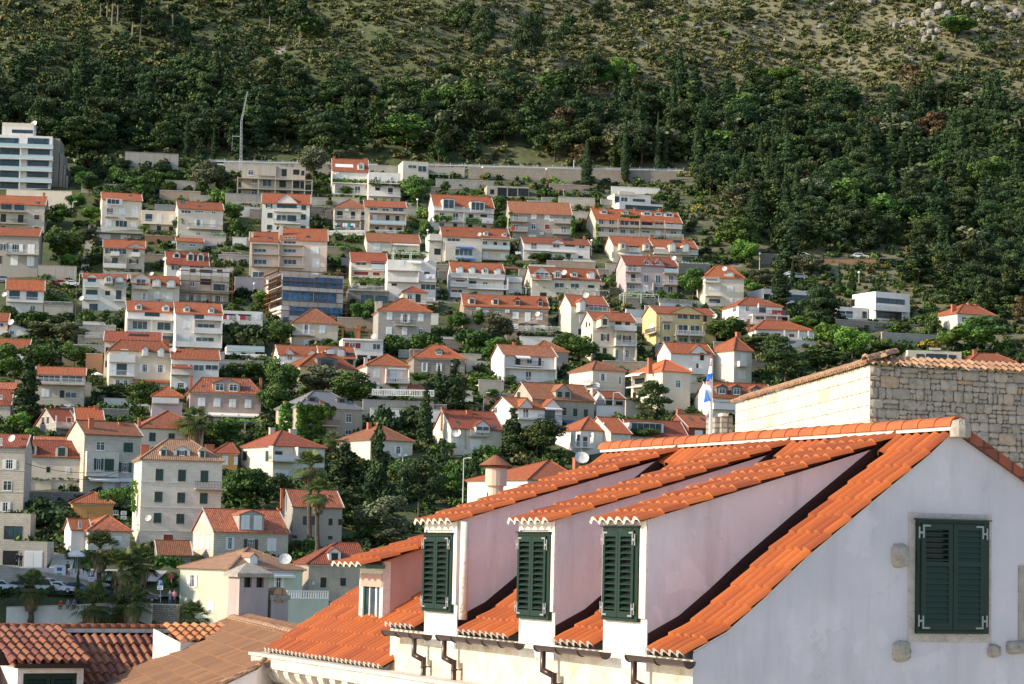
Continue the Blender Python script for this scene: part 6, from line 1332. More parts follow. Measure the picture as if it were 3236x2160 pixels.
h('D',1247,1600,918,1190,'plain cream tower house with an open roof terrace and single dormer',('H',813,'tile',1340,1480),'cream','m 1425 1512 848 880 912 s cream;d 1250 925 1355 950;B 1235 1375 960 1.0 b;s 1450 1000 1502 1046;s 1285 1005 1380 1037;B 1255 1400 1085 1.2 n;G 1280 1115 1380 1152;s 1480 1110 1500 1150;C 1370 808 42;t 1420 842 .6',yaw=8,dp=9)
h('D',1778,2265,1062,1175,'long flat roofed modern house with blue glass behind the big cypress',('P',1018,'white'),'white','G 1782 1068 1842 1126;G 1998 1072 2250 1142;B 1778 2265 1150 1.5 n',yaw=18,dp=9)
h('D',797,1345,1245,1560,'yellow apartment house with arched stone loggias',('G',1183,'tile'),'yellow','R 930 1230 1180 1240;W 990 1250 1082 1302;W 1100 1253 1195 1307;B 850 945 1322 .8 b;W 862 1345 922 1399;W 1000 1350 1080 1432;W 1110 1355 1190 1441;W 1255 1362 1318 1416;W 860 1455 920 1507;B 975 1238 1448 1.4 l;W 1000 1470 1085 1512;W 1112 1475 1195 1520;T 985 1345 1512 1.3;T 1100 1355 1515 1.3;T 1228 1355 1520 1.3;T 832 1275 1520 .4;B 1238 1345 1340 .8 k;d 1225 1268 1260 1325;t 1325 1280 .6;<s 735 1352 776 1412;<B 690 785 1448 1 k;C 1190 1195 15',yaw=14,dp=10,cat='apartment house')
h('D',1552,1950,1172,1410,'white house with a covered terrace and laundry under a hipped roof',('H',1103,'tile',1630,1720),'white','w 1615 1180 1645 1227;G 1740 1185 1800 1242;B 1680 2020 1262 2.2 k;V 1830 1980 1215 red cloth_w blue;T 1683 1265 1330 2.1;T 1795 1255 1330 2.1;T 1905 1260 1330 2.1;T 2012 1265 1325 2.1;W 1705 1275 1790 1312;d 1950 1275 2005 1318;B 1600 1800 1345 1.8 b;<w 1500 1190 1530 1230',yaw=14,dp=11)
h('D',1712,2245,1392,1510,'low white villa with arched red doors and porch columns',('H',1316,'tile',1782,1990),'white','d 1760 1425 1790 1453;d 1800 1425 1828 1456;r 1880 1428 1935 1456;r 2015 1435 2060 1466;T 1975 1402 1466 1.2;T 2105 1405 1470 1.2;T 2195 1408 1472 1.2;C 1630 1300 22 .2',yaw=9,dp=10)
wall('D',1660,2290,1470,1590,'plain pale wall below the low white villa','white',yaw=20)
wall('D',520,700,1208,1330,'white wall behind the brown shuttered house','white',yaw=20)
h('H',962,1275,512,740,'modern white villa with a deep balcony and two bands of blue glass',('P',464,'white'),'white','G 968 520 1228 590;B 960 1277 634 1.9 s;G 972 642 1210 724;T 1212 640 728 1.2;<d 735 540 772 602',yaw=27,dp=9)
h('H',612,892,640,728,'low white wing of the modern villa with dark glass doors',('P',603,'white'),'white','G 690 645 750 709;G 840 648 880 713;d 615 643 685 702;B 612 800 715 1.5 b',yaw=16,dp=7)
wall('H',600,1412,722,868,'long rough stone retaining wall under the modern white villa','rubble',yaw=24,group=None)
wall('H',1020,1545,842,975,'grey block wall along the lane below the villa','greystone',yaw=18)
h('H',1712,2058,668,880,'stone house with three chimneys and a hipped orange roof at the right',('H',590,'tile',1760,1890),'palestone','W 1752 697 1835 786;B 1712 1780 790 1 b;<s 1588 712 1606 756;C 1658 582 38 .3;C 1805 570 28;C 1870 580 35;c 690',yaw=24,dp=10)
h('H',1257,1750,1030,1165,'low modern cream house with a row of dark framed glass doors',('P',1002,'cream'),'cream','G 1335 1038 1410 1086;G 1425 1035 1615 1113;G 1632 1047 1700 1119;X 1455 980 1560 1005 .1 cream',yaw=10,dp=8)
h('H',1837,2245,1102,1200,'grey stone bungalow with an orange hipped roof behind the tower wall',('H',1035,'tile',1900,2070),'greystone','C 1855 1000 35 .5;s 1900 1135 1935 1162;s 2015 1140 2050 1165;s 2140 1145 2170 1165;c 1110',yaw=13,dp=9)
h('M',655,965,420,600,'white villa with a wide bright orange hipped roof behind the dormers',('H',316,'tile_bright',765,800),'white','<w 425 487 443 516;<w 515 484 536 501;C 915 295 30 .4;t 950 300 1.0;c 445',yaw=40,dp=13,Y=330)
h('J',1237,1690,985,1400,'shaded grey house with a bright orange roof between palms and pines',('G',838,'tile_mix'),'grey','G 1330 1075 1440 1157;d 1560 1095 1600 1162;d 1650 1100 1690 1160;d 1225 1248 1275 1282;W 1380 1255 1435 1292;d 1555 1255 1600 1292;C 1125 820 20 .5',yaw=16,dp=10)
h('C',1640,1812,1050,1110,'',('P',1045,'concrete'),'concrete','',yaw=18,dp=4) if 0 else None
# ================================================================ TERRAIN, ROADS, WALLS
def groundmat():
    m,nt,b=newmat('ground_m'); b.inputs['Roughness'].default_value=.95
    tc=nt.nodes.new('ShaderNodeTexCoord'); g=nt.nodes.new('ShaderNodeSeparateXYZ'); nt.links.new(tc.outputs['Object'],g.inputs[0])
    n1=noise(nt,.06,6,rough=.7); n2=noise(nt,.35,6,rough=.75); n3=noise(nt,1.6,5,rough=.8)
    grass=mixrgb(nt,(.040,.062,.020),(.10,.118,.040),ramp(nt,n2,[(.35,0),(.65,1)]))
    dry=mixrgb(nt,(.155,.15,.070),(.215,.195,.12),ramp(nt,n3,[(.35,0),(.7,1)]))
    # drier and stonier towards the upper right
    ad=nt.nodes.new('ShaderNodeMath'); ad.operation='MULTIPLY_ADD'; ad.inputs[1].default_value=.0035; nt.links.new(g.outputs[0],ad.inputs[0]); nt.links.new(n1,ad.inputs[2])
    up=nt.nodes.new('ShaderNodeMath'); up.operation='MULTIPLY_ADD'; up.inputs[1].default_value=.0022; up.inputs[2].default_value=-.37; nt.links.new(g.outputs[2],up.inputs[0])
    s=nt.nodes.new('ShaderNodeMath'); s.operation='ADD'; nt.links.new(ad.outputs[0],s.inputs[0]); nt.links.new(up.outputs[0],s.inputs[1])
    s2=nt.nodes.new('ShaderNodeMath'); s2.operation='MULTIPLY_ADD'; s2.inputs[1].default_value=.35; nt.links.new(n2,s2.inputs[0]); nt.links.new(s.outputs[0],s2.inputs[2])
    col=mixrgb(nt,grass,dry,ramp(nt,s2.outputs[0],[(.50,0),(.78,1)]))
    rk=nt.nodes.new('ShaderNodeMath'); rk.operation='MULTIPLY_ADD'; rk.inputs[1].default_value=.6; nt.links.new(n3,rk.inputs[0]); nt.links.new(s2.outputs[0],rk.inputs[2])
    col=mixrgb(nt,col,(.27,.255,.235),ramp(nt,rk.outputs[0],[(1.02,0),(1.12,1)]))
    pa=nt.nodes.new('ShaderNodeTexNoise'); pa.inputs['Scale'].default_value=.045; pa.inputs['Detail'].default_value=8; nt.links.new(tc.outputs['Object'],pa.inputs[0])
    col=mixrgb(nt,col,(.25,.235,.21),ramp(nt,pa.outputs['Fac'],[(.66,0),(.70,1)]))
    nt.links.new(col,b.inputs['Base Color']); bump(nt,b,n3,.8,.5); MATS['ground_m']=m
groundmat()
def terrain():
    xs=np.concatenate([np.linspace(-2500,-260,8)[:-1],np.arange(-260,261,4.0),np.linspace(260,2500,8)[1:]]); ys=np.concatenate([[-600,-200,0,100,200],np.arange(240,288,8.0),np.arange(290,320,1.0),np.arange(320,640,4.0),np.arange(640,700,1.0),np.arange(700,1000,4.0),np.linspace(1000,1400,20)])
    V=[];Fq=[]
    for y in ys:
        for x in xs:
            z=th(max(-300,min(300,x)),y)
            if 210<y<1000 and not(648<y<690): z+=.25*math.sin(x*.9+y*.4)*math.sin(y*.7-x*.3)
            V.append((x,y,z-.12))
    nx=len(xs)
    for j in range(len(ys)-1):
        for i in range(nx-1): Fq.append((j*nx+i,j*nx+i+1,(j+1)*nx+i+1,(j+1)*nx+i))
    me=bpy.data.meshes.new('hillside'); me.from_pydata(V,[],Fq); me.materials.append(MATS['ground_m']); me.polygons.foreach_set('use_smooth',[True]*len(Fq)); me.update()
    o=bpy.data.objects.new('hillside',me); COL.objects.link(o); o['kind']='structure'
terrain()
# mountain road: shelf, retaining wall, guard rail
xa,xb=hit(*sp('S',395,500)).x,hit(*sp('S',2010,560)).x
xa=-118; xb=38
rd=MB(); n=60
for i in range(n):
    x0=-300+600*i/n; x1=x0+600/n
    rd.face([(x0,661.5,th(x0,661.5)+.10),(x1,661.5,th(x1,661.5)+.10),(x1,672.5,th(x1,672.5)+.10),(x0,672.5,th(x0,672.5)+.10)],'asphalt')
struct(rd,'mountain_road')
ZR=th(0,661)
def longwall(x0,x1,Y,ztop,zbot,label,mat):
    m=MB(); fr=Fr((x0,Y,0),0.0); m.box(fr,0,x1-x0,0,.6,zbot,ztop,mat); m.box(fr,-.05,x1-x0+.05,-.06,.66,ztop+.001,ztop+.15,'concrete'); single(m,'retaining_wall',label,'wall')
longwall(-80,-48,656,ZR+.2,th(0,648)-1,'pale concrete retaining wall carrying the mountain road above the dark bushes','greystone')
longwall(-47.5,-14,655.5,ZR+.2,th(0,648)-1,'shorter concrete wall under the road behind the orange roofed white house','grey')
longwall(-13,44,655,ZR+.3,th(0,645)-1,'long brown stained wall of the road behind the parked cars','rubble')
def guard(x0,x1,Y,z,label):
    r=root('guard_rail',((x0+x1)/2,Y,z),label,'guard rail'); fr=Fr((x0,Y,z),0.0)
    m=MB(); m.box(fr,0,x1-x0,-.03,.03,.55,.85,'galv'); m.box(fr,0,x1-x0,-.02,.02,1.05,1.11,'galv'); m.build('rail',r)
    m=MB(); k=0
    while k<=x1-x0: m.box(fr,k-.06,k+.06,.04,.14,-.3,1.5,'galv'); k+=4
    m.build('posts',r)
guard(-100,-38,657.5,ZR+.15,'galvanised rail with tall posts beside the white van on the mountain road')
guard(-30,46,656.8,ZR+.3,'galvanised guard rail on top of the long brown wall')
# parking deck below the road
pk=MB(); Yp=hit(*sp('C',780,345)).y
a=hit(*sp('C',440,345)); b=hit(*sp('C',1380,365))
fr=Fr(P(*sp('C',440,338),a.y),u=Vector((b.x-a.x,3.0,0))); w=(b.x-a.x)
m=MB(); m.box(fr,0,w,0,9,-9,0,'concrete'); single(m,'parking_deck','concrete parking deck with a row of parked cars below the road','deck')
PD=fr
for i,(x,pt,kd,lb) in enumerate(((505,'cark','sedan','dark car under the vine pergola of the parking deck'),(592,'carw','hatch','white car under the vine pergola of the parking deck'),(700,'carb','hatch','blue grey car beside the pergola post on the parking deck'),(775,'carg','hatch','grey car second from the white sedan on the deck'),(895,'carw','sedan','white sedan parked beside the rusty lamp post'),(1080,'cark','sedan','black car behind the roofless garage row'),(1300,'carg','van','silver van facing the road above the garage row'))):
    av,_=PD.pick(*sp('C',x,338),b=2.5); p=PD(av,2.5,.02); car(p,(R(80) if kd!='sedan' else R(8)),pt,kd,lb)
pergola('C',445,640,258,335,'vine covered pergola over the parked cars on the deck',5.0,Y=PD(0,-.5,0).y+.5,nv=700)
wall('C',645,975,228,335,'sloping rough stone wall behind the parked cars','rubble',Y=PD(0,9,0).y+1,yaw=12)
lamp('C',941,205,372,'rusty lamp post with a white globe beside the white sedan','rust',Y=PD(0,.4,0).y)
lamp('C',1527,220,395,'lone rusty lamp post with globe in front of the brown road wall','rust',Y=645)
lamp('C',343,500,640,'globe lamp on a pole left of the long white vine house',Y=None); lamp('C',438,782,880,'globe lamp by the narrow stone stair tower'); lamp('C',1942,875,1010,'globe lamp right of the wide white house with solar panel'); lamp('D',1743,705,845,'globe lamp beside the round bright green tree')
lamp('H',808,298,385,'globe lamp in the bushes above the modern villa'); lamp('H',1775,475,545,'globe lamp in the bushes above the three chimney house'); lamp('G',660,1050,1240,'slim street lamp with white head by the sloping stairs','arm'); lamp('G',1850,1048,1275,'tall slim street lamp below the small white lean-to house','arm')
lamp('J',2238,520,810,'grey floodlight mast beside the tennis court','flood'); lamp('H',1530,848,930,'thin lamp post at the end of the grey block wall','arm'); lamp('B',588,1332,1420,'globe lamp against the mauve garden wall'); lamp('E',728,70,190,'dark lamp post with a white head above the sloping lane','arm'); lamp('M',290,300,530,'tall thin lamp post beside the small cypress','arm',Y=345)
lamp('A',665,808,930,'old post lamp beside the podium wall','arm'); lamp('H',1383,935,985,'lamp with arm on a brown pole above the stone hedge','arm')
for q in (('C',2112,1238,1400,'dark utility pole right of the mixed dormer cream house'),('E',690,130,580,'wooden utility pole beside the white car lane'),('F',577,160,300,'thin wooden pole beside the small green tree'),('I',798,1090,1330,'rusty antenna pole in front of the small white stone house'),('G',475,545,640,'wooden pole with a lamp in the garden shrubs'),('H',2318,150,430,'wooden pole at the right edge above the parked car')): pole(*q)
pole('F',1758,100,200,'white sign post above the stone garage','framew',arms=False); pole('C',1780,130,245,'thin white mast beside the guard rail','framew',Y=657,arms=False)
def crane():
    p=P(*sp('A',2210,505),652); r=root('lattice_mast',p,'tall thin lattice mast with a bent tip above the unfinished building','mast'); m=MB()
    top=P(*sp('O',1120,560),652); top2=P(*sp('O',1148,425),652)
    for dx,dy in ((-.3,-.3),(.3,-.3),(.3,.3),(-.3,.3)): m.bar(p+Vector((dx,dy,-1)),top+Vector((dx*.6,dy*.6,0)),.09,'galv'); m.bar(top+Vector((dx*.6,dy*.6,0)),top2+Vector((dx*.3,dy*.3,0)),.07,'galv')
    k=0; L=(top-p).length
    while k<L-1: 
        a=p+(top-p)*(k/L); b=p+(top-p)*((k+1)/L); m.bar(a+Vector((-.3,-.3,0)),b+Vector((.3,-.3,0)),.05,'galv'); m.bar(a+Vector((.3,-.3,0)),b+Vector((-.3,-.3,0)),.05,'galv'); k+=1
    k=0; L=(top2-top).length
    while k<L-1: 
        a=top+(top2-top)*(k/L); b=top+(top2-top)*((k+1)/L); m.bar(a+Vector((-.15,-.15,0)),b+Vector((.15,-.15,0)),.05,'galv'); k+=1
    m.build('frame',r); m=MB(); a=P(*sp('O',1078,630),652); b=P(*sp('O',1112,632),652); m.bar(a,b,.12,'galv'); m.bar(a,a-Vector((0,0,4)),.05,'galv'); m.build('jib',r)
crane()
# cars on the mountain road and lanes
for x,y,pt,kd,lb in (('A',0,0,0,0),): pass
car(Vector((P(*sp('A',1495,340),664).x,664,ZR+.12)),R(5),'carw','van','white van behind the pale concrete wall on the mountain road')
car(Vector((P(*sp('A',1590,345),665).x,665,ZR+.12)),R(3),'carw','hatch','white hatchback right behind the van on the mountain road')
car(Vector((P(*sp('A',2065,390),664).x,664,ZR+.12)),R(184),'carw','van','white van parked left of the lattice mast')
carat('E',530,185,8,'carr','hatch','red car parked by the lane walls at the left'); carat('E',640,190,6,'carw','sedan','white car parked right of the red car')
carat('E',10,150,0,'carg','hatch','grey car cut off by the left edge above the small white house')
# right-hand lane with cars
ln=MB(); L0=[hit(*sp('H',-150,140)),hit(*sp('H',200,170)),hit(*sp('H',480,182)),hit(*sp('H',960,186)),hit(*sp('H',1300,210))]
def strip(name,pts,w,mat,dz=.12):
    m=MB()
    for a,b in zip(pts,pts[1:]):
        n=max(1,int((b-a).length/4))
        for i in range(n):
            p=a+(b-a)*(i/n); q=a+(b-a)*((i+1)/n); d=Vector((q.x-p.x,q.y-p.y,0)).normalized(); s=Vector((-d.y,d.x,0))*w/2
            P4=[p-s,q-s,q+s,p+s]; zz=max(th(v.x,v.y) for v in P4); m.face([Vector((v.x,v.y,max(p.z,th(v.x,v.y))+dz)) for v in P4],mat)
    struct(m,name)
strip('upper_lane',L0,4,'asphalt',.25)
def bank(pts,hh,label,mat,w=.6):
    m=MB()
    for a,b in zip(pts,pts[1:]):
        fr=Fr(a,u=Vector((b.x-a.x,b.y-a.y,0))); L=Vector((b.x-a.x,b.y-a.y,0)).length; m.hexa([fr(0,-2.4,-2),fr(L,-2.4,b.z-a.z-2),fr(L,-2.0,b.z-a.z-2),fr(0,-2.0,-2),fr(0,-2.4,hh),fr(L,-2.4,b.z-a.z+hh),fr(L,-2.0,b.z-a.z+hh),fr(0,-2.0,hh)],mat)
    single(m,'retaining_wall',label,'wall')
plaster('earth',(.30,.17,.10),.6)
bank(L0[2:4],.1,'reddish earth bank supporting the lane with white cars','earth')
wall('D',1760,2060,700,790,'rough stone wall along the lane left of the white estate car','rubble',yaw=10)
car(hit(*sp('H',275,172))+Vector((0,0,.35)),R(3),'carw','sedan','white estate car on the lane above the big cypress')
car(hit(*sp('H',815,182))+Vector((0,0,.35)),R(182),'carw','hatch','white hatchback on the red earth lane')
car(hit(*sp('H',2205,435))+Vector((0,0,.3)),R(5),'carb','sedan','dark blue car on the lane at the right edge')
car(hit(*sp('H',165,345))+Vector((0,0,.3)),R(8),'carw','sedan','white car half hidden behind the slim cypress'); car(hit(*sp('H',250,368))+Vector((0,0,.3)),R(5),'carg','sedan','silver car right of the slim cypress')
# retaining walls and stairs between the houses
wall('A',1150,1640,345,470,'pale concrete wall with shadowed top right of the dark bushes','concrete',yaw=10,Y=650)
wall('A',350,705,1385,1545,'stepped concrete wall of the lane left of the utility pole','concrete',yaw=8)
wall('A',1330,1620,1110,1200,'brown earth wall with dry grass below the flat annex','earth',yaw=10)
wall('A',745,1180,668,725,'grey wall with a white railing above the cream three storey house','concrete',yaw=8,railk='b')
wall('E',780,960,655,780,'low stone wall with a railing left of the solar panel house','rubble',yaw=8,railk='b')
wall('E',790,945,805,985,'brown block wall beside the striped parasol','earth',yaw=8)
wall('E',2020,2420,860,950,'concrete retaining wall below the long balustrade','concrete',yaw=10)
wall('E',405,670,365,465,'grey yard wall with a wire fence right of the small white house','concrete',yaw=9,railk='b')
fence('F',285,745,700,760,'long white picket balustrade above the concrete wall',kind='l',h=1.3)
h('F',335,685,625,720,'white garage terrace with a glass rail and dark carport',('P',620,'white'),'white','B 335 685 660 .2 g;d 600 660 680 700',yaw=10,dp=6,name='garage_terrace',cat='terrace')
h('F',303,668,300,480,'white walled terrace with clothes drying under a flat slab',('P',290,'white'),'white','d 305 320 420 375;d 440 325 560 378;V 310 420 335 red mauve cloth_w;V 440 560 340 red cloth_w grey;B 303 668 440 .4 s;s 610 320 650 375',yaw=10,dp=6,name='terrace_house')
wall('C',1690,2045,405,510,'pale concrete wall with terraces right of the stair','concrete',yaw=14,Y=640)
wall('C',2030,2300,490,560,'concrete foundation wall beside the modern white house','concrete',yaw=14,Y=632)
wall('F',1590,2240,1110,1290,'long grey retaining wall with hanging plants below the pink house','concrete',yaw=14)
fence('F',1670,1068,2240,1100,'white balustrade in front of the pale pink house',kind='l',h=1.2,Y=hit(*sp('F',1950,1290)).y)
fence('G',860,475,1465,470,'white railing in front of the long brown stone house',kind='b',h=1.1,Y=hit(*sp('G',1100,505)).y)
wall('G',860,1470,495,560,'low wall carrying the white railing of the brown house','concrete',yaw=8)
wall('G',1700,1960,1165,1290,'pale terrace wall under the small white lean-to house','white',yaw=22,railk='k')
wall('G',1970,2110,1120,1290,'grey wall with a stone urn beside the round pine','concrete',yaw=22)
wall('G',505,700,752,850,'pale garden wall right of the brown stone house','cream',yaw=14)
wall('D',830,1410,1150,1230,'white terrace wall with steel railing below the tower house','white',yaw=20,railk='b')
wall('D',1000,1290,785,900,'stone wall under the vine pergola left of the tower house','rubble',yaw=20)
pergola('D',985,1290,782,850,'white pergola with vines left of the cream tower house',3.0)
pergola('D',492,820,1068,1200,'white pergola terrace in front of the mauve apartment house',4.0)
pergola('C',1340,2105,1305,1400,'long vine pergola below the mixed dormer cream house',3.5,nv=1100)
pergola('C',650,1165,1300,1380,'vine pergola under the balustrades of the four dormer house',3.0,nv=700)
pergola('C',1700,1980,1050,1130,'bare white pergola right of the wide white house',3.0,green=False); pergola('F',360,655,1310,1440,'vine pergola right of the palm below the pink stone house',3.0,mat='concrete')
pergola('I',255,905,800,905,'vine pergola on stone posts over the terrace of the row house',4.0,mat='concrete',nv=1500)
wall('I',235,905,905,1010,'old stone terrace wall under the vine pergola','rubble',yaw=6)
def stairs(t,x0,x1,y0,y1,label,n=16,mat='concrete',yaw=8,dep=.45):
    a=sp(t,x0,y1); b=sp(t,x1,y1); Y=hit((a[0]+b[0])/2,a[1]).y; O=P(*a,Y); fr=Fr(O,R(yaw)); v=ray(*b); w=(O.x*v.y-O.y*v.x)/(fr.u.y*v.x-fr.u.x*v.y); q=hit(*sp(t,(x0+x1)/2,y0)); H=max(1.2,q.z-O.z); n=max(4,int(H/.22)); dep=max(.28,(q.y-O.y)/n)
    m=MB()
    for i in range(n): m.box(fr,0,w,i*dep,(i+1)*dep-.002,-1.5+(H*i/n if i else 0),H*(i+1)/n,mat)
    single(m,'stairs',label,'stairs')
stairs('K',440,650,330,545,'broad stone steps right of the garage building',14,'fg_cornice')
stairs('B',335,405,980,1260,'narrow concrete stairs beside the dormered white house',20,'concrete'); stairs('B',2000,2060,560,620,'steep dark stairs by the globe lamp',12)
stairs('G',1275,1300,385,460,'stone stairs at the right end of the brown stone house',10); stairs('B',2270,2340,1250,1470,'long pale stairs right of the flat white house',20); stairs('D',240,420,750,1100,'pale zigzag stairs left of the mauve apartment house',22)
stairs('A',730,800,1000,1500,'dark steep lane with steps right of the lamp posts',24); stairs('G',565,660,990,1215,'sloping white walled ramp above the big white house',12)
# lower left street
SW=[]
w_=MB()
def stonewall(pts,hh,label,mat='stone',th_=.5,name='street_wall'):
    m=MB()
    for (a,ya),(b,yb) in zip(pts,pts[1:]):
        p=P(*sp('K',*a),ya); q=P(*sp('K',*b),yb); fr=Fr(p,u=Vector((q.x-p.x,q.y-p.y,0))); L=Vector((q.x-p.x,q.y-p.y,0)).length; dz=q.z-p.z
        m.hexa([fr(0,0,-hh),fr(L,0,dz-hh),fr(L,th_,dz-hh),fr(0,th_,-hh),fr(0,0,0),fr(L,0,dz),fr(L,th_,dz),fr(0,th_,0)],mat)
        m.hexa([fr(0,-.06,.001),fr(L,-.06,dz+.001),fr(L,th_+.06,dz+.001),fr(0,th_+.06,.001),fr(0,-.06,.12),fr(L,-.06,dz+.12),fr(L,th_+.06,dz+.12),fr(0,th_+.06,.12)],'mortar')
    return single(m,name,label,'wall')
stonewall([((-60,475),309),((350,535),311),((1100,680),312),((1480,790),304)],6,'long descending stone wall behind the parked cars at the lower left','stone')
stonewall([((60,872),296),((720,850),297),((1100,832),298),((1390,842),297)],9,'smooth pale bridge wall with a dotted cornice where people sit','white',1.2,'bridge_wall')
stonewall([((1392,842),297.5),((1620,850),296.5)],9,'rough stone end of the bridge wall beside the yellow-green house','rubble',1.0)
m=MB()
a=P(*sp('K',-80,700),303); b=P(*sp('K',1620,800),301)
m.face([Vector((-75,301.2,-6.6)),Vector((-33,301.2,-6.6)),Vector((-33,311,-6.45)),Vector((-75,311,-6.45))],'asphalt'); struct(m,'street')
m=MB(); y0=306
for x,z in ((-75,-6.95),): m.face([Vector((-75,312,-4.9)),Vector((-45,312,-4.9)),Vector((-45,322,-3.6)),Vector((-75,322,-3.6))],'concrete')
struct(m,'pavement')
hedge('K',-40,730,690,870,'long clipped dark hedge between the parked cars and the bridge wall','lf_dark',Y=300.4,n=5200,dep=1.6,size=.14)
hedge('K',1500,1625,550,690,'green ivy bank beside the road sign','lf_bright',Y=301,n=700)
hedge('K',770,835,400,530,'bright ivy clump left of the cafe','lf_bright',Y=310,n=500); hedge('I',1440,1690,1510,1600,'bright green hedge under the old dark tiled outbuilding','lf_vine',Y=309,n=900)
for x,y,Yc,ang,pt,kd,lb in ((20,640,305,185,'carw','hatch','white car at the left edge of the parking row'),(215,655,305,160,'carg','hatch','grey car behind the small palm'),(415,680,304.5,165,'carw','van','white off-road car with a rear spare wheel'),(555,708,304,168,'carw','hatch','white hatchback in the middle of the parking row'),(735,735,304,170,'carb','hatch','dark blue car behind the slim cypress in the parking row'),(1050,775,303,175,'carb','sedan','dark car between the palms at the wall'),(1320,815,302,172,'carg','hatch','grey hatchback in front of the dark lane')):
    p=P(*sp('K',x,y),Yc); car(Vector((p.x,p.y,-6.5)) if x<900 else p,R(ang),pt,kd,lb)
m=MB(); 
# parking signs
def sign(x,y0,y1,Y,label,kind):
    p=P(*sp('K',x,y1),Y); t=P(*sp('K',x,y0),Y); r=root('road_sign',p,label,'sign'); m=MB(); m.tube([p,t],.05,'galv',8); m.build('pole',r); fr=Fr(t,0.0)
    if kind=='P':
        m=MB(); m.box(fr,-.36,.36,-.08,-.05,-.72,.0,'blue'); m.box(fr,-.36,.36,-.08,-.05,-1.25,-.73,'white_p'); m.build('panel',r)
        l=MB(); f=lambda x0,x1,z0,z1: l.box(fr,x0*.58,x1*.58,-.10,-.081,z0*.58,z1*.58,'white_p'); f(-.3,-.14,-1.1,-.15); f(-.14,.22,-.29,-.15); f(-.14,.22,-.74,-.6); f(.18,.32,-.66,-.22); l.build('letter_p',r)
        l=MB(); l.box(fr,-.26,.26,-.10,-.081,-.92,-.86,'blue'); l.box(fr,-.26,.2,-.10,-.081,-1.1,-1.04,'blue'); l.build('text_lines',r)
    else:
        m=MB(); c=t+Vector((0,-.1,-.4)); X=Vector((1,0,0));Zv=Vector((0,0,1)); n=20
        for r0,r1,mt,yy in ((0,.26,'blue',-.01),(.26,.36,'red',-.012)):
            for i in range(n):
                t0,t1=6.2832*i/n,6.2832*(i+1)/n; g=lambda rr,tt:c+X*math.cos(tt)*rr+Zv*math.sin(tt)*rr+Vector((0,yy,0))
                m.face([g(r0,t0),g(r0,t1),g(r1,t1),g(r1,t0)] if r0 else [c,g(r1,t0),g(r1,t1)],mt)
        m.bar(c+Vector((-.2,-.03,.2)),c+Vector((.2,-.03,-.2)),.07,'red'); m.bar(c+Vector((.2,-.04,.2)),c+Vector((-.2,-.04,-.2)),.07,'red'); m.build('disc',r)
sign(840,535,640,301,'blue parking sign with a letter P left of the tall palms','P'); sign(1472,612,820,298,'blue parking sign with a letter P in front of the dark lane','P'); sign(1572,552,640,300,'round blue and red no stopping sign by the yellow-green house','N')
r=root('information_sign',P(*sp('K',515,555),312),'white information sign at the foot of the stone steps','sign'); fr=Fr(P(*sp('K',495,478),312),0.0); m=MB(); m.box(fr,0,1.45,0,.08,-2.6,0,'white_p'); m.build('panel',r); m=MB(); m.lathe(fr(.72,-.03,-.55),[(0,0),(.25,.001)],'blue',10) if 0 else m.box(fr,.4,1.05,-.02,-.001,-.75,-.3,'blue'); m.box(fr,.4,1.05,-.02,-.001,-1.5,-1.0,'teal'); m.build('pictogram',r)
parasol('K',690,340,540,150,'awn_w','cream pleated cafe parasol at the left',Y=311); parasol('K',705,355,545,165,'awn_w','lower cream cafe parasol in front of the other',Y=309.5)
parasol('E',890,972,1035,105,'white_p','white and blue garden parasol left of the cream hipped house'); parasol('G',665,948,1010,150,'awn_w','white garden canopy at the top of the ramp'); parasol('G',1535,445,515,90,'awn_w','pale pink parasol beside the cream gabled house')
parasol('A',1763,650,720,40,'white_p','closed white parasol in the upper garden',closed=True); parasol('A',1945,657,720,40,'teal','closed turquoise parasol in the upper garden',closed=True); parasol('D',1733,1150,1215,45,'white_p','closed white parasol on the covered terrace',closed=True,Y=hit(*sp('D',1750,1410)).y-1)
# cafe tables
def cafe(x,y,Y,label):
    p=P(*sp('K',x,y),Y); r=root('cafe_table',p,label,'table','cafe tables'); m=MB(); m.tube([p,p+Vector((0,0,.72))],.04,'darkmetal',6); m.build('leg',r); m=MB(); m.tube([p+Vector((0,0,.72)),p+Vector((0,0,.76))],.4,'wood',12); m.build('tabletop',r)
for k in range(6): cafe(625+k*35,555+(k%2)*12,310-(k%2),'small dark cafe table on the terrace under the parasols')
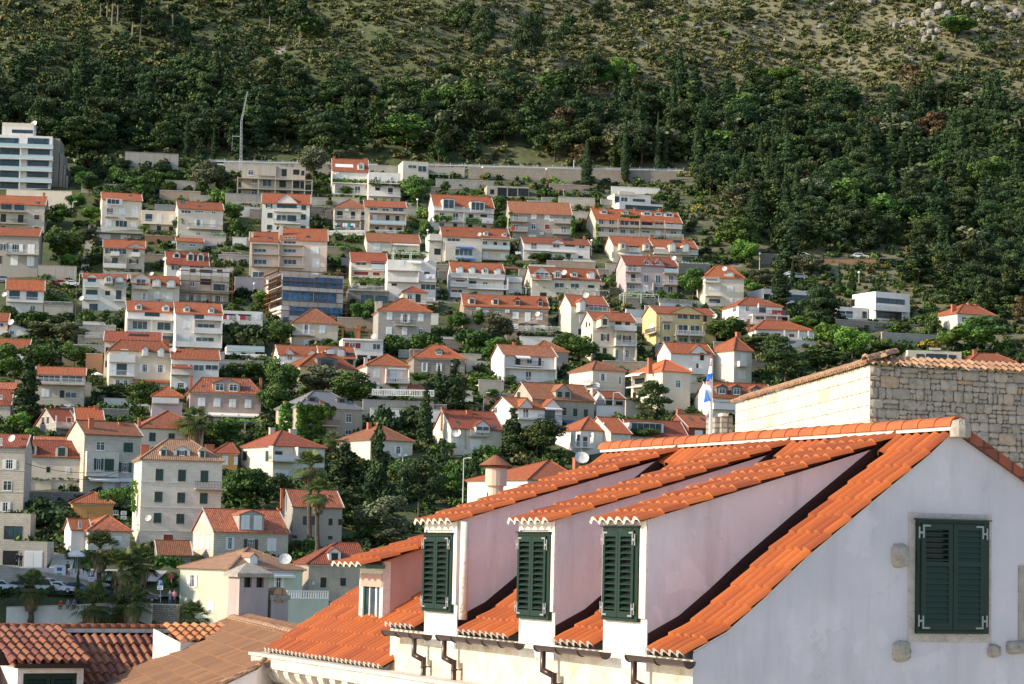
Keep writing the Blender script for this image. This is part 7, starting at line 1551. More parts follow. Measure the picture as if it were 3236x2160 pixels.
# ---- people
def person(p,face,top,legs,hair,pose,label,H=1.7):
    r=root('person',p,label,'person'); fr=Fr(p,R(face)); 
    sk=bpy.data.meshes.new('body'); V=[];E=[];Rr=[]
    def a(x,y,z,rr,par=None):
        q=fr(x,y,z)-p; V.append(tuple(q)); Rr.append(rr)
        if par is not None: E.append((par,len(V)-1))
        return len(V)-1
    s=H/1.7
    hz=.92*s if pose=='stand' else .15
    pel=a(0,0,hz,.15*s); wa=a(0,0,hz+.22*s,.13*s,pel); ch=a(0,-.01,hz+.42*s,.16*s,wa); nk=a(0,-.01,hz+.60*s,.06*s,ch); hd=a(0,-.03,hz+.72*s,.095*s,nk); a(0,-.03,hz+.80*s,.08*s,hd)
    for sx in (-1,1):
        sh=a(sx*.17*s,0,hz+.50*s,.065*s,ch); el=a(sx*.24*s,-.03,hz+.24*s,.045*s,sh); a(sx*.22*s,-.15,hz+.05*s,.035*s,el)
        if pose=='stand': kn=a(sx*.10*s,-.03*sx,.48*s,.08*s,pel); an=a(sx*.11*s,.03*sx,.08*s,.05*s,kn); a(sx*.11*s,-.12+.03*sx,.03,.04,an)
        else: kn=a(sx*.12*s,-.42*s,hz+.03,.08*s,pel); an=a(sx*.12*s,-.45*s,hz-.40*s,.05*s,kn); a(sx*.12*s,-.57*s,hz-.43*s,.04,an)
    sk.from_pydata(V,E,[]); o=bpy.data.objects.new('body',sk); COL.objects.link(o); o.parent=r
    m=o.modifiers.new('s','SKIN'); m.use_smooth_shade=True
    for i,v in enumerate(o.data.skin_vertices[0].data if o.data.skin_vertices else []): v.radius=(Rr[i],Rr[i])
    if not o.data.skin_vertices: pass
    m2=o.modifiers.new('u','SUBSURF'); m2.levels=m2.render_levels=1
    sk.materials.append(MATS['skin'])
    b=MB(); z0=p.z+hz
    b.lathe(p+Vector((0,0,hz-.05)),[(.0,-.02),(.19*s,0),(.175*s,.22*s),(.22*s,.45*s),(.17*s,.58*s),(.07*s,.62*s)],top,10); b.build('shirt',r,smooth=True)
    b=MB()
    for sx in (-1,1):
        if pose=='stand': b.tube([fr(sx*.09*s,0,hz),fr(sx*.10*s,-.03*sx,.48*s),fr(sx*.11*s,.03*sx,.12*s)],[.12*s,.095*s,.075*s],legs,8)
        else: b.tube([fr(sx*.09*s,0,hz),fr(sx*.12*s,-.42*s,hz+.03),fr(sx*.12*s,-.45*s,hz-.35*s)],[.12*s,.10*s,.075*s],legs,8)
        sh=fr(sx*.18*s,0,hz+.50*s); b.tube([sh,fr(sx*.24*s,-.03,hz+.27*s)],[.075*s,.065*s],top,8)
    b.build('clothes',r,smooth=True)
    b=MB(); c=fr(0,.0,hz+.80*s); b.lathe(c,[(.0,-.10),(.09,-.09),(.115,0),(.09,.08),(0,.11)],hair,10); b.build('hair',r,smooth=True)
flat('cloth_pink',(.55,.2,.25)); flat('cloth_dark',(.03,.03,.04)); flat('cloth_grey',(.2,.22,.26)); flat('denim',(.07,.11,.2))
for x,y,Yp,t_,l_,hr,ps,lb in ((553,858,296.3,'red','cloth_dark','hairk','sit','person in a red top sitting on the bridge wall'),(622,855,296.4,'cloth_grey','denim','hairk','sit','person in grey sitting between two others on the bridge wall'),(677,852,296.5,'blue','cloth_dark','hairk','sit','person in a blue patterned top sitting on the bridge wall'),
    (153,490,308.5,'cloth_dark','cloth_dark','hairk','stand','person in a dark top standing left by the garage door'),(188,497,308.3,'cloth_dark','denim','hairk','stand','person in black standing right by the garage door'),(1558,838,297.5,'cloth_grey','denim','hairk','stand','person in grey walking up by the yellow-green house'),(1597,838,297.5,'cloth_pink','cloth_dark','hairk','stand','person in a pink shirt beside the yellow-green house'),
    (617,575,309,'cloth_dark','cloth_dark','hairk','stand','person in dark clothes on the path by the cafe'),(632,580,308.5,'white_p','cloth_pink','hairk','stand','small child in white and pink on the path by the cafe')):
    p=P(*sp('K',x,y),Yp)
    if ps=='sit': p=p+Vector((0,.2,-.12))
    person(p,2,t_,l_,hr,ps,lb,1.7 if 'child' not in lb else 1.15)
# ---- flag
def flagpole():
    Yf=105; p=P(*sp('S',2240,1420),Yf); top=P(*sp('V',498,178),Yf); top=Vector((top.x,Yf,top.z)); p.x=P(*sp('V',470,1540),Yf).x
    r=root('flagpole',p,'tall grey flagpole in front of the hillside houses','flagpole'); m=MB(); m.tube([p-Vector((0,0,3)),top],[.12,.06],'steel',10); m.lathe(top,[(0,-.02),(.08,.05),(0,.14)],'rust',8); m.build('pole',r)
    pts=lambda x,y:P(*sp('V',x,y),Yf-.15)
    # hanging tricolour, folded
    outl=[((490,200),(460,318),(508,318)),]
    r2=root('flag',pts(470,960),'red white and blue flag with a red and white chequered shield hanging limp','flag')
    def poly(L,mat,name,dy=0):
        m=MB(); q=[pts(*c)+Vector((.05*math.sin(i*2),dy+.06*math.sin(i*1.7),0)) for i,c in enumerate(L)]; n=len(q); m.face(q[::-1],mat); m.face([v+Vector((0,.03,0)) for v in q],mat)
        for i in range(n): m.face([q[i],q[(i+1)%n],q[(i+1)%n]+Vector((0,.03,0)),q[i]+Vector((0,.03,0))],mat)
        m.build(name,r2)
    poly([(497,195),(449,322),(512,322)],'red','red_stripe',-.15); poly([(459,320),(415,455),(508,440),(504,320)],'cloth_w','white_stripe'); poly([(414,458),(386,585),(440,560),(505,545),(509,443)],'flagblue','blue_stripe')
    poly([(400,585),(365,700),(392,716),(462,930),(482,750),(484,575)],'cloth_w','white_fold',-.05); poly([(388,718),(356,850),(366,970),(464,935),(462,930)],'flagblue','blue_fold',-.12)
    k=MB()
    for i in range(4):
        for j in range(4):
            if (i+j)%2==0:
                x=402+i*19; y=582+j*17+(3-i)*3; q=[pts(x,y)+Vector((0,-.2,0)),pts(x+19,y-2)+Vector((0,-.2,0)),pts(x+19,y+15)+Vector((0,-.2,0)),pts(x,y+17)+Vector((0,-.2,0))]; k.face(q[::-1],'red')
    k.build('shield',r2)
flat('flagblue',(.02,.13,.5)); flagpole()

m=MB(); m.hexa([Vector(q) for q in ((-98,272,-18),(-82,268,-18),(-80,308,-18),(-96,312,-18),(-98,272,15),(-82,268,15),(-80,308,15),(-96,312,15))],'stone'); single(m,'city_fortress','massive stone fortress block beyond the left edge that shades the parking row','fortress')
m=MB(); m.face([Vector((-200,-150,-17.85)),Vector((260,-150,-17.85)),Vector((260,215,-17.85)),Vector((-200,215,-17.85))],'palestone'); struct(m,'bounce_paving')  # unseen pale paving added to bounce warm light onto gable and cheeks
def cable(a,b,label,sag=1.0):
    a=P(*sp(*a[:3]),a[3]); b=P(*sp(*b[:3]),b[3]); m=MB(); n=10; pt=[a+(b-a)*(i/n)+Vector((0,0,-sag*4*(i/n)*(1-i/n))) for i in range(n+1)]
    m.tube(pt,.035,'darkmetal',4); single(m,'overhead_cable',label,'cable')
for a,b,l in ((('I',235,650,335),('I',1205,690,345),'long overhead cable passing the cream row house and bay house'),(('I',620,780,338),('I',1230,650,345),'short cable rising to the stone hotel corner'),(('E',400,180,500),('E',690,290,480),'cable falling beside the lane with the red car'),(('E',440,190,505),('E',690,260,480),'second cable above the yard of the small white house'),(('F',577,165,460),('F',1400,260,455),'cable crossing in front of the glass block'),(('G',475,548,440),('G',1260,300,470),'cable from the garden pole to the brown house'),(('J',1500,640,380),('J',2230,560,385),'cable near the floodlight mast'),(('C',2112,1240,520),('D',520,700,540),'cable by the mixed dormer cream house'),(('A',713,1150,570),('A',950,1000,590),'cable by the dark lane lamp'),(('H',905,915,430),('H',1375,910,450),'cable above the low modern cream house')): cable(a,b,l)
# ================================================================ TREES OF THE TOWN
TL={'cypress':'slim dark cypress','fir':'dark pointed fir','firg':'green pointed fir','pine':'spreading green pine','darkpine':'dark spreading pine','broad':'dense leafy green tree','bright':'bright fresh green tree','olive':'dull grey green tree','shrub':'leafy green garden shrub','shrubb':'bright green garden shrub','dscrub':'dark rounded bush','yellow':'yellow flowering broom bush','brownpine':'brownish pine'}
TREES="""A pine 710 35 400 520|behind the white apartment block
A cypress 1705 68 505 58|beside the mountain road, tallest on the left
A cypress 1955 165 450 52|left of the parked white van
A cypress 1525 340 490 62|in front of the pale concrete wall
A fir 1830 235 500 135|between the two upper cypresses
A olive 1900 440 735 265|right of the white shed in the upper garden
A broad 705 742 900 165|below the podium wall
A bright 830 860 1010 165|left of the cream three storey house
A broad 535 838 1060 255|right of the stone sided house
A broad 560 1068 1400 350|left of the dark lane
A olive 790 1058 1190 210|by the lane lamps
A broad 1660 943 1105 145|between the annex and three chimney cream house
A broad 2115 820 1000 180|right of the three chimney cream house
A shrub 2165 960 1110 120|left of the broad gabled white house
A shrubb 2010 690 830 140|below the turquoise parasol
A shrubb 1320 1000 1080 90|beside the white satellite dish
A bright 640 1290 1420 130|at the bottom of the dark lane trees
B olive 1125 75 375 245|right of the unfinished concrete building
B dscrub 1178 700 835 155|right of the broad gabled white house
B broad 2085 355 610 235|right of the square concrete tower
B shrubb 2140 625 730 125|beside the upper globe lamp
B broad 1430 438 530 125|in front of the vine covered white house
B bright 650 1390 1560 140|in front of the scaffolding
B shrubb 1370 955 1030 110|below the picket balustrade
B shrub 1490 975 1035 90|left of the low stone house
B shrub 450 955 1010 110|above the pink steps
C broad 600 330 450 85|against the parking deck wall
C bright 895 405 480 100|under the parking deck
C broad 1100 468 660 135|between the long white and long grey houses
C broad 1130 650 780 145|below the tree between white and grey houses
C cypress 1900 20 400 92|at the right end of the brown road wall
C cypress 2250 -60 345 72|right of the road end cypress
C shrubb 1645 318 400 115|at the foot of the brown road wall
C broad 1480 985 1095 195|in front of the wide white solar house
C broad 1205 1005 1110 85|left of the broad garden tree
C olive 1635 1000 1090 95|right of the broad garden tree
C shrub 420 690 810 120|left of the long white house
C shrubb 1620 478 530 90|by the white stair rail
D bright 1615 588 810 235|standing alone beside the lane lamp
D cypress 1925 765 1210 165|broadest of all, before the flat glass house
D cypress 2047 750 985 42|thin, right of the broad cypress
D broad 1130 848 1130 235|between mauve house and tower house
D darkpine 2275 1020 1400 300|right of the flat glass house
D olive 1560 208 360 205|upper of the two blue green ones in the wood
D olive 1580 335 500 235|lower of the two blue green ones in the wood
D broad 1450 1298 1560 335|right of the yellow apartment house
D bright 2140 1285 1410 225|above the low white villa
D pine 1800 1448 1650 440|in front of the low white villa wall
D shrub 940 1060 1150 150|in front of the mauve house terrace
D shrub 840 1035 1110 90|beside the mauve house door
D fir 1250 1155 1215 50|tiny, on the steel railed terrace
D yellow 1190 250 320 130|highest in the wood edge
D yellow 1100 405 450 90|right of the terraced row
D olive 1760 850 1010 210|above the flat glass house
D olive 2180 710 900 250|below the white estate car
D shrubb 1660 930 1040 120|left of the flat glass house
H fir 480 430 810 290|before the villa's low wing
H bright 560 768 1010 270|left of a pair below the rough stone wall
H bright 745 815 1110 300|right of a pair below the rough stone wall
H pine 130 955 1340 400|beside the sunlit tower wall
H pine 500 1000 1180 400|behind the sunlit tower wall
H pine 40 870 1200 300|under the plain pale wall
H broad 1900 705 1040 430|large, right of the three chimney stone house
H shrub 1480 665 840 140|left of the three chimney stone house
H shrub 1185 748 830 150|on the rough stone wall
H bright 1630 830 1020 200|below the three chimney stone house
H broad 1100 925 1120 360|left of the low modern cream house
H shrubb 960 950 1090 200|behind the tower corner
H yellow 1450 905 990 210|on the lane hedge
H shrubb 1870 1000 1070 230|between the two low houses
H fir 1350 60 400 330|dark, above the modern villa
H yellow 1050 215 260 90|on the slope above the villa
H yellow 1600 365 400 90|on the slope right of the villa
H cypress 625 240 500 60|left of two dim ones above the villa
H cypress 745 265 500 70|right of two dim ones above the villa
H olive 2200 230 400 280|at the right edge above the blue car
H brownpine 2010 520 660 120|behind the three chimney stone house
E cypress 245 805 1445 215|huge, left of the stone house with twin terraces
E broad 680 718 945 260|above the stone house with twin terraces
E broad 120 738 1070 340|behind the huge cypress
E broad 360 735 950 260|between the huge cypress and the lane
E olive 640 520 720 300|above the left garden trees
E olive 400 520 680 320|right of the gabled outbuilding
E shrub 310 418 540 250|below the small white house
E shrub 535 248 380 280|right of the small white house
E shrub 80 370 490 165|left below the small white house
E dscrub 610 430 540 170|by the wire fenced yard
E shrub 790 400 520 150|purple tinged, left of the low annex
E shrubb 790 308 395 85|at the foot of the white house gable
E broad 962 408 510 78|little ball crowned, before the annex
E pine 1040 1088 1260 255|left below the cream hipped house
E broad 1285 1075 1370 275|below the cream hipped house
E broad 1870 918 1050 205|right of the gazebo terrace
E shrub 2080 918 1040 180|below the concrete wall, darkest
E broad 2250 885 1050 260|below the long balustrade
E shrub 1645 1118 1185 95|before the white gazebo house
E bright 180 1355 1530 205|below the huge cypress
E shrubb 300 1478 1580 135|beside the dark grey gabled house
E shrubb 840 700 790 110|on the small walled terrace
E dscrub 1060 440 590 160|ivy clad, under the annex
F dscrub 400 415 640 260|under the clothes terrace
F dscrub 580 440 660 260|right under the clothes terrace
F broad 830 405 630 235|left of the beige pyramid roof house
F shrubb 1300 555 630 200|right of the beige house
F shrub 1140 565 620 110|before the beige house
F broad 1600 220 460 225|left of the square grey stone house
F shrub 1880 528 700 265|left below the square grey stone house
F shrub 2180 510 700 330|right below the square grey stone house
F broad 830 768 1180 300|tall, left of the yellowish house
F olive 1220 808 1120 420|before the yellowish house
F broad 1490 868 1200 380|left of the pale pink house
F broad 790 1000 1330 290|behind the ivy house
F dscrub 640 800 900 200|under the long balustrade
F fir 1760 948 1080 55|tiny, beside the pale pink house
F bright 1875 912 1080 85|in front of the pink arched windows
F bright 2110 865 980 135|round, before the brown stone house
F cypress 2155 1005 1580 132|before the big white house
F cypress 2275 848 1230 105|right of the pale pink house
F dscrub 1780 1190 1420 320|under the long grey wall
F dscrub 2050 1180 1400 260|right under the long grey wall
F broad 1560 600 700 60|tiny in the arched doorway
G fir 400 765 1230 275|massive, beside the brown stone house
G broad 430 308 490 175|before the left end of the brown house
G broad 620 305 480 165|before the brown house windows
G olive 770 328 620 265|before the middle of the brown house
G shrub 560 478 660 300|below the brown house
G shrub 920 560 690 200|above the white house roof
G broad 760 552 760 235|left of the tan roofed white house
G broad 1555 538 800 290|right of the tan roofed white house
G shrub 1390 500 650 200|under the white railing
G shrub 1770 690 770 200|below the brown shuttered house
G shrubb 660 868 990 270|left of the recessed balcony house
G shrub 900 888 970 135|before the recessed balcony house
G bright 730 1018 1140 115|round, beside the white canopy
G shrubb 560 1158 1240 95|above the big white house
G pine 2205 945 1300 300|round crowned, right of the stone villa
G fir 920 1205 1620 245|ragged, right of the big white house
G pine 1150 1298 1650 480|wide, below the two gabled white house
G broad 2100 1368 1520 320|before the sharp gabled house
G shrub 1900 765 850 130|between villa and beige house
G shrub 320 1500 1600 200|at the foot of the big white house
J pine 850 655 1010 400|left of the white stone villa terrace
J broad 690 658 790 160|between hotel and villa
J pine 1130 690 900 210|below the villa terrace
J pine 1110 1000 1240 240|behind the two window dormer house
J fir 1720 430 910 330|left of two near the floodlight
J fir 2010 290 1000 250|tall, near the floodlight
J pine 1650 825 1180 420|over the shaded grey house
J olive 2080 905 1330 420|grey leaved, left of the orange dormer roofs
J olive 2180 1195 1380 380|lower grey leaved, left of the orange dormer roofs
J broad 580 195 430 280|dark, under the pink stone house
J shrub 700 330 430 160|left of the dark red roofed villa
J broad 2250 560 800 260|right of the floodlight
J shrub 1260 1300 1430 150|at the foot of the shaded grey house
J shrub 1400 1290 1440 170|between the palm trunks
J shrub 1640 1230 1350 160|right of the tall palm trunk
M cypress 350 275 575 92|left of the rusty flue
M fir 165 205 540 145|left of the thin lamp post
M darkpine 40 300 640 260|above the far dormer
M shrub 420 230 330 160|below the big white house
M broad 230 330 560 160|in the dark garden
I broad 2210 715 1100 350|right of the stone hotel
I dscrub 430 985 1240 400|dark, under the old terrace wall
I dscrub 560 1040 1240 300|behind the tangle of chairs
K cypress 708 535 800 42|thin, between the parked cars"""
for ln_ in TREES.split('\n'):
    a_,b_=ln_.split('|'); t,k,x,y0,y1,w=a_.split(); x,y0,y1,w=map(float,(x,y0,y1,w))
    lab=TL[k]+' '+b_
    if 'tree' in TL[k] and False: pass
    Yf=300 if t=='K' else (None)
    o=tree(t,k,x,y0,y1,w,lab,Y=Yf)
vine('B',1310,365,1640,400,1.6,hit(*sp('B',1475,520)).y,'leafy vine along the balcony of the vine covered house',n=700); vine('B',1640,382,1938,432,1.6,hit(*sp('B',1790,580)).y,'leafy vine along the flat roofed white house',n=700)
vine('B',1478,1262,1832,1335,1.7,hit(*sp('B',1640,1360)).y,'thick bright green hanging hedge under the red roofed cream house',n=420,thick=.5)
vine('C',1185,600,1210,840,.3,hit(*sp('C',1400,870)).y,'vine climbing the left corner of the long grey house',n=500); vine('C',1755,640,1790,840,.3,hit(*sp('C',1600,870)).y+1,'vine climbing the right corner of the long grey house',n=500)
vine('D',240,430,265,700,.5,hit(*sp('D',600,580)).y,'vine climbing the left end of the long terraced row',n=600); vine('D',455,345,640,368,1.0,hit(*sp('D',600,580)).y,'vine on the top balcony of the terraced row',n=500)
vine('C',480,645,650,690,1.5,hit(*sp('C',770,780)).y,'vine on the left balcony of the long white house',n=600); vine('C',780,668,920,720,1.5,hit(*sp('C',770,780)).y,'vine on the middle balcony of the long white house',n=500)
Yi=hit(*sp('F',1285,1490)).y
vine('F',985,1150,1245,1470,.15,Yi-.3,'dense ivy covering the front of the grey stone house','lf_vine',6500,'ivy',27,.3,'ivy',.15)
vine('F',850,1140,985,1440,-.8,Yi+1.0,'bright ivy covering the lit corner of the grey stone house','lf_vine',4200,'ivy',27,.9,'ivy',.15)
vine('F',1245,1160,1330,1260,.1,Yi,'thin ivy spreading over the upper wall of the grey stone house','lf_vine',500,'ivy',27,.2,'ivy',.14); 
vine('I',1205,800,1240,1100,.1,347,'narrow ivy strip on the left edge of the stone hotel','lf_vine',700,'ivy',14,.25,'ivy',.12)
vine('I',1270,1150,1480,1290,.3,346,'dark bougainvillea branches on the foot of the stone hotel','lf_broad',700,'climbing_plant',14,.3,'climber',.14)
vine('I',910,895,1215,970,1.0,348,'hanging vine roof beside the ochre cottage','lf_broad',1600,thick=.8)
hedge('E',895,1235,1278,1380,'upper clipped green hedge above the orange roofed house','lf_broad',n=3000,dep=2); hedge('E',985,1255,1385,1480,'lower clipped green hedge above the tall pyramid roof','lf_broad',n=2200,dep=2)
hedge('G',985,1500,490,620,'long ivy hedge hanging below the white railing','lf_broad',n=4200,dep=1.2); hedge('F',300,720,415,570,'dark hedge mass below the clothes terrace','lf_dark',n=3500,dep=3)
hedge('E',20,480,650,730,'low hedge along the garden above the left trees','lf_broad',n=2500,dep=2); hedge('J',625,935,190,245,'green hedge roof over the terrace below the pink stone house','lf_vine',n=1400,dep=2)
hedge('E',2040,2323,530,740,'dark hedge wall right of the long white terrace','lf_dark',n=3500,dep=2); hedge('A',1350,1650,1060,1110,'dry golden grass along the top of the earth wall','lf_scrub',n=1400,dep=1.5); hedge('C',1160,1560,465,520,'dry yellow grass above the long grey roof','lf_scrub',n=1800,dep=2)
hedge('D',1960,2300,560,660,'wild bushes above the white estate car','lf_scrub',n=420,dep=3); 
for q in ((920,330,790,300,'tall palm in front of the small white stone house',1.15),(1110,520,1010,297.5,'tallest double thick palm in front of the dark lane',1.35),(1290,470,840,301,'palm right of the tallest one',1.15),(290,690,1010,295.5,'small palm in front of the parked cars at the left',1.1),(850,845,1060,294,'low bushy palm over the bridge wall at the left',1.3),(1215,825,1060,294.5,'low bushy palm over the bridge wall at the right',1.15),(1770,960,1120,290,'palm top peeping over the tiled roof ridge',1.0)): palm('K',q[0],q[1],q[2],q[3],q[4],q[5]*1.35)
palm('J',335,225,470,hit(*sp('J',330,560)).y,'shaggy palm in front of the pyramid orange roof',2.0); palm('J',1400,625,1390,hit(*sp('J',1400,1390)).y-3,'very tall thin palm left of two',1.6); palm('J',1470,870,1460,hit(*sp('J',1440,1460)).y-3,'tall thin palm right of two',1.5); palm('J',1595,385,480,hit(*sp('J',1595,480)).y,'small palm beside the dark firs',1.1)
# ================================================================ MOUNTAIN WOOD
def dens(px,py):
    e=lambda c,s,v:1/(1+math.exp(-(v-c)/s))
    if px>2150: return .95*e(360+20*math.sin(px*.01),28,py)
    if px>1700: return .85*e(350+.06*(px-1700),40,py)+.04
    if px>900: return (.34*e(300,50,py)+.04+.35*e(400,30,py))
    return .72*e(275,45,py)+.05
cand=[]
rnd=random.Random(11)
Yg=512.0
while Yg<835:
    Xg=-190.0 
    while Xg<215:
        x=Xg+rnd.uniform(-2.6,2.6); y=Yg+rnd.uniform(-2.6,2.6); Xg+=5.6
        if y<686 and not (x>112 or (y>530 and x>80) or (y>565 and x>56) or (y>640 and x>48)): continue
        if 660<y<675: continue
        z=th(x,y); px,py=proj((x,y,z))
        if y<590 and 2330<px<2960 and py>860: continue
        if px<-60 or px>3300 or py<-60: continue
        if any(abs(x-c[0])<c[2]+2 and abs(y-c[1])<c[3]+3 for c in FOOT): continue
        if abs(py-(825+ (px-2500)*.02))<22 and 2440<px<2900: continue
        if rnd.random()<dens(px,py)*(1 if y>686 else .85): cand.append((x,y,z,px,py))
    Yg+=5.6
def kindfor(px,py,r):
    if px>1750: 
        if r<.32: return 'darkpine' if r<.16 else 'fir'
        if r<.5: return 'pine'
        if r<.66: return 'firg'
        if r<.85: return 'cypress'
        if r<.88: return 'olive'
        if r<.90: return 'brownpine'
        return 'darkpine' if r<.965 else 'broad'
    if px>900: return 'pine' if r<.35 else 'darkpine' if r<.56 else 'bright' if r<.57 else 'broad' if r<.64 else 'firg' if r<.86 else 'olive'
    return 'darkpine' if r<.34 else 'pine' if r<.62 else 'fir' if r<.74 else 'firg' if r<.84 else 'cypress' if r<.91 else 'tallpine'
items=[]
for x,y,z,px,py in cand:
    k=kindfor(px,py,rnd.random()); H=rnd.uniform(6.5,12)*(.75 if py<300 else 1)*(1.15 if k in('fir','cypress','darkpine') else 1); 
    if k=='cypress': H*=1.35
    if y<684: H*=.8
    asp=SPEC[k][1]/SPEC[k][0]; W_=H*asp*rnd.uniform(.85,1.25)
    items.append((H/y,k,x,y,z,H,W_))
items.sort(key=lambda t:(-(t[0]+ (0.002 if t[3]<690 else 0)),))
TLW={'cypress':'slim dark cypress rising from the wood on the mountainside','fir':'dark pointed fir in the wood on the mountainside','firg':'green pointed fir in the wood on the mountainside','pine':'green pine in the wood on the mountainside','darkpine':'dark green pine in the wood on the mountainside','broad':'leafy green tree in the wood on the mountainside','bright':'fresh green tree in the wood on the mountainside','olive':'greyish tree in the wood on the mountainside','brownpine':'brownish pine in the wood on the mountainside','tallpine':'tall bare stemmed pine on the mountainside'}
NIND=285
TLW2={'dscrub':'dark rounded bush on the upper left slope below the mountain road','broad':'small leafy tree on the upper left slope below the mountain road','shrub':'green shrub on the upper left slope below the mountain road','darkpine':'small dark pine on the upper left slope below the mountain road'}
for _,k,x,y,z,H,W_ in items[:NIND]: treeat(k,Vector((x,y,z-.2)),H,W_,TLW[k],'trees of the mountainside wood: '+k)
def merge(name,lst,kinds_n,label,cat,mat_of):
    """many plants as one leafy object"""
    VV=[];TT=[];MI=[];mats=[]
    rg=np.random.default_rng(5)
    for k,x,y,z,H,W_,n in lst:
        tm,me,h0,w0,V,t=proto(k,int(x*7)%SPEC[k][6]); idx=rg.choice(len(V),min(n,len(V)),replace=False); v=V[idx].reshape(-1,3).copy(); c=v.reshape(-1,4,3).mean(1,keepdims=True); q=v.reshape(-1,4,3); q=c+(q-c)*math.sqrt(len(V)/len(idx))*.62; v=q.reshape(-1,3)
        a=rg.uniform(0,6.28); ca,sa=math.cos(a),math.sin(a); sx=W_/w0; X=(v[:,0]*ca-v[:,1]*sa)*sx+x; Yv=(v[:,0]*sa+v[:,1]*ca)*sx+y; Z=v[:,2]*H/h0+z
        VV.append(np.stack([X,Yv,Z],1)); TT.append(np.clip(t[idx]*.7+rg.uniform(-.15,.3),0,1)); m=SPEC[k][4]
        if m not in mats: mats.append(m)
        MI.append(np.full(len(idx),mats.index(m)))
    V=np.concatenate(VV).reshape(-1,4,3); T=np.concatenate(TT); M=np.concatenate(MI); loc=V.reshape(-1,3).mean(0); V=V-loc
    me=quadmesh(name,V,T,mats[0]); me.materials.clear()
    for m in mats: me.materials.append(MATS[m])
    me.polygons.foreach_set('material_index',M); o=bpy.data.objects.new(name,me); COL.objects.link(o); o.location=loc; tag(o,label,cat,None,'stuff'); return o
rest=[(k,x,y,z-.2,H,W_,420) for _,k,x,y,z,H,W_ in items[NIND:]]
if rest: merge('far_woodland',rest,0,'rest of the wood further up the mountainside','woodland',None)
# scrub over the whole mountainside
sc=[]
for i in range(13000):
    x=rnd.uniform(-195,215); y=rnd.uniform(677,850); 
    z=th(x,y); px,py=proj((x,y,z))
    if px<-40 or px>3290 or py<-40: continue
    nz=math.sin(x*.13+y*.07)+math.sin(x*.05-y*.17)+math.sin(x*.29)*.5
    dry=px>1500 and py<330
    if rnd.random()>(.40 if not dry else .34)*(1+.35*nz): continue
    k='scrub' if rnd.random()<(.88 if px>900 else .72) else ('dscrub' if rnd.random()<.6 else 'shrub')
    H=rnd.uniform(.9,2.2)*(1.2 if px<900 else 1); sc.append((k,x,y,z-.1,H,H*rnd.uniform(1.2,2.0),70))
merge('mountain_scrub',sc,0,'low scrub bushes dotted over the mountainside','scrub',None)
# terrace walls between the houses
rw=random.Random(21); nw=0
for i in range(4000):
    x=rw.uniform(-95,50); y=rw.uniform(430,645); L=rw.uniform(4,18); a=R(rw.uniform(6,13))
    if nw>115: break
    if y>535 and x>34: continue
    def inside(px,py): return any(abs((px-c[0])*math.cos(c[4])+(py-c[1])*math.sin(c[4]))<c[2]+.2 and abs(-(px-c[0])*math.sin(c[4])+(py-c[1])*math.cos(c[4]))<c[3]+.2 for c in FOOT)
    if any(inside(x+L*k/8*math.cos(a),y+L*k/8*math.sin(a)) for k in range(9)): continue
    if any(inside(x+L*k/6*math.cos(a),y+L*k/6*math.sin(a)+e) for k in range(7) for e in (2,4,6.5)): continue
    z0=min(th(x,y),th(x+L*math.cos(a),y+L*math.sin(a))); fr=Fr((x,y,z0),a); hh=rw.uniform(1.3,2.8); m=MB(); mt=rw.choice(['rubble','rubble','concrete','stone','white','brownstone','greystone']); m.box(fr,0,L,0,.5,-2,hh,mt); m.box(fr,-.05,L+.05,-.06,.56,hh+.001,hh+.12,'mortar')
    o=single(m,'terrace_wall','low pale terrace wall among the gardens of the hillside town','wall','terrace walls between the gardens',loc=fr(L/2,0,0)); nw+=1
    FOOT.append((x+L/2*math.cos(a),y+L/2*math.sin(a),L/2,.8,a))
for i in range(90):
    px=rnd.uniform(225,720); py=rnd.uniform(500,640); p=hit(px,py)
    if any(abs(p.x-c[0])<c[2]+1.5 and abs(p.y-c[1])<c[3]+2.5 for c in FOOT) or p.y>655: continue
    k=rnd.choice(['dscrub','dscrub','broad','shrub','darkpine']); H=rnd.uniform(2.5,5); treeat(k,p,H,H*rnd.uniform(1,1.4),TLW2[k],'dark bushes on the slope beside the white apartment block: '+k)
tf=[]
for i in range(26000):
    x=rnd.uniform(-195,215); y=rnd.uniform(677,850); z=th(x,y); px,py=proj((x,y,z))
    if px<-20 or px>3260 or py<-20 or py>420: continue
    if rnd.random()>.8: continue
    H=rnd.uniform(.35,.9); tf.append(('tuft',x,y,z-.1,H,H*rnd.uniform(1.5,3.2),26))
merge('mountain_grass',tf,0,'dry green grass tufts covering the upper slope','grass',None)
gs=[]
for i in range(15000):
    x=rnd.uniform(-110,150); y=rnd.uniform(330,655); z=th(x,y); px,py=proj((x,y,z))
    if px<-30 or px>3280 or py>1800: continue
    if any((lambda dx,dy:abs(dx*math.cos(c[4])+dy*math.sin(c[4]))<c[2]+.3 and abs(-dx*math.sin(c[4])+dy*math.cos(c[4]))<c[3]+.3)(x-c[0],y-c[1]) for c in FOOT): continue
    if any((lambda dx,dy:abs(dx*math.cos(c[4])+dy*math.sin(c[4]))<c[2]-.5 and abs(-dx*math.sin(c[4])+dy*math.cos(c[4]))<c[3]+.3)(x-c[0],y+1.8-c[1]) for c in FOOT) and rnd.random()<.75: continue
    r=rnd.random(); k='dscrub' if r<.35 else 'shrub' if r<.75 else 'shrubb' if r<.85 else 'scrub'
    H=rnd.uniform(.7,1.9); gs.append((k,x,y,z-.2,H,H*rnd.uniform(1.1,1.7),80))
merge('garden_undergrowth',gs,0,'green undergrowth filling the gardens between the houses','undergrowth',None)
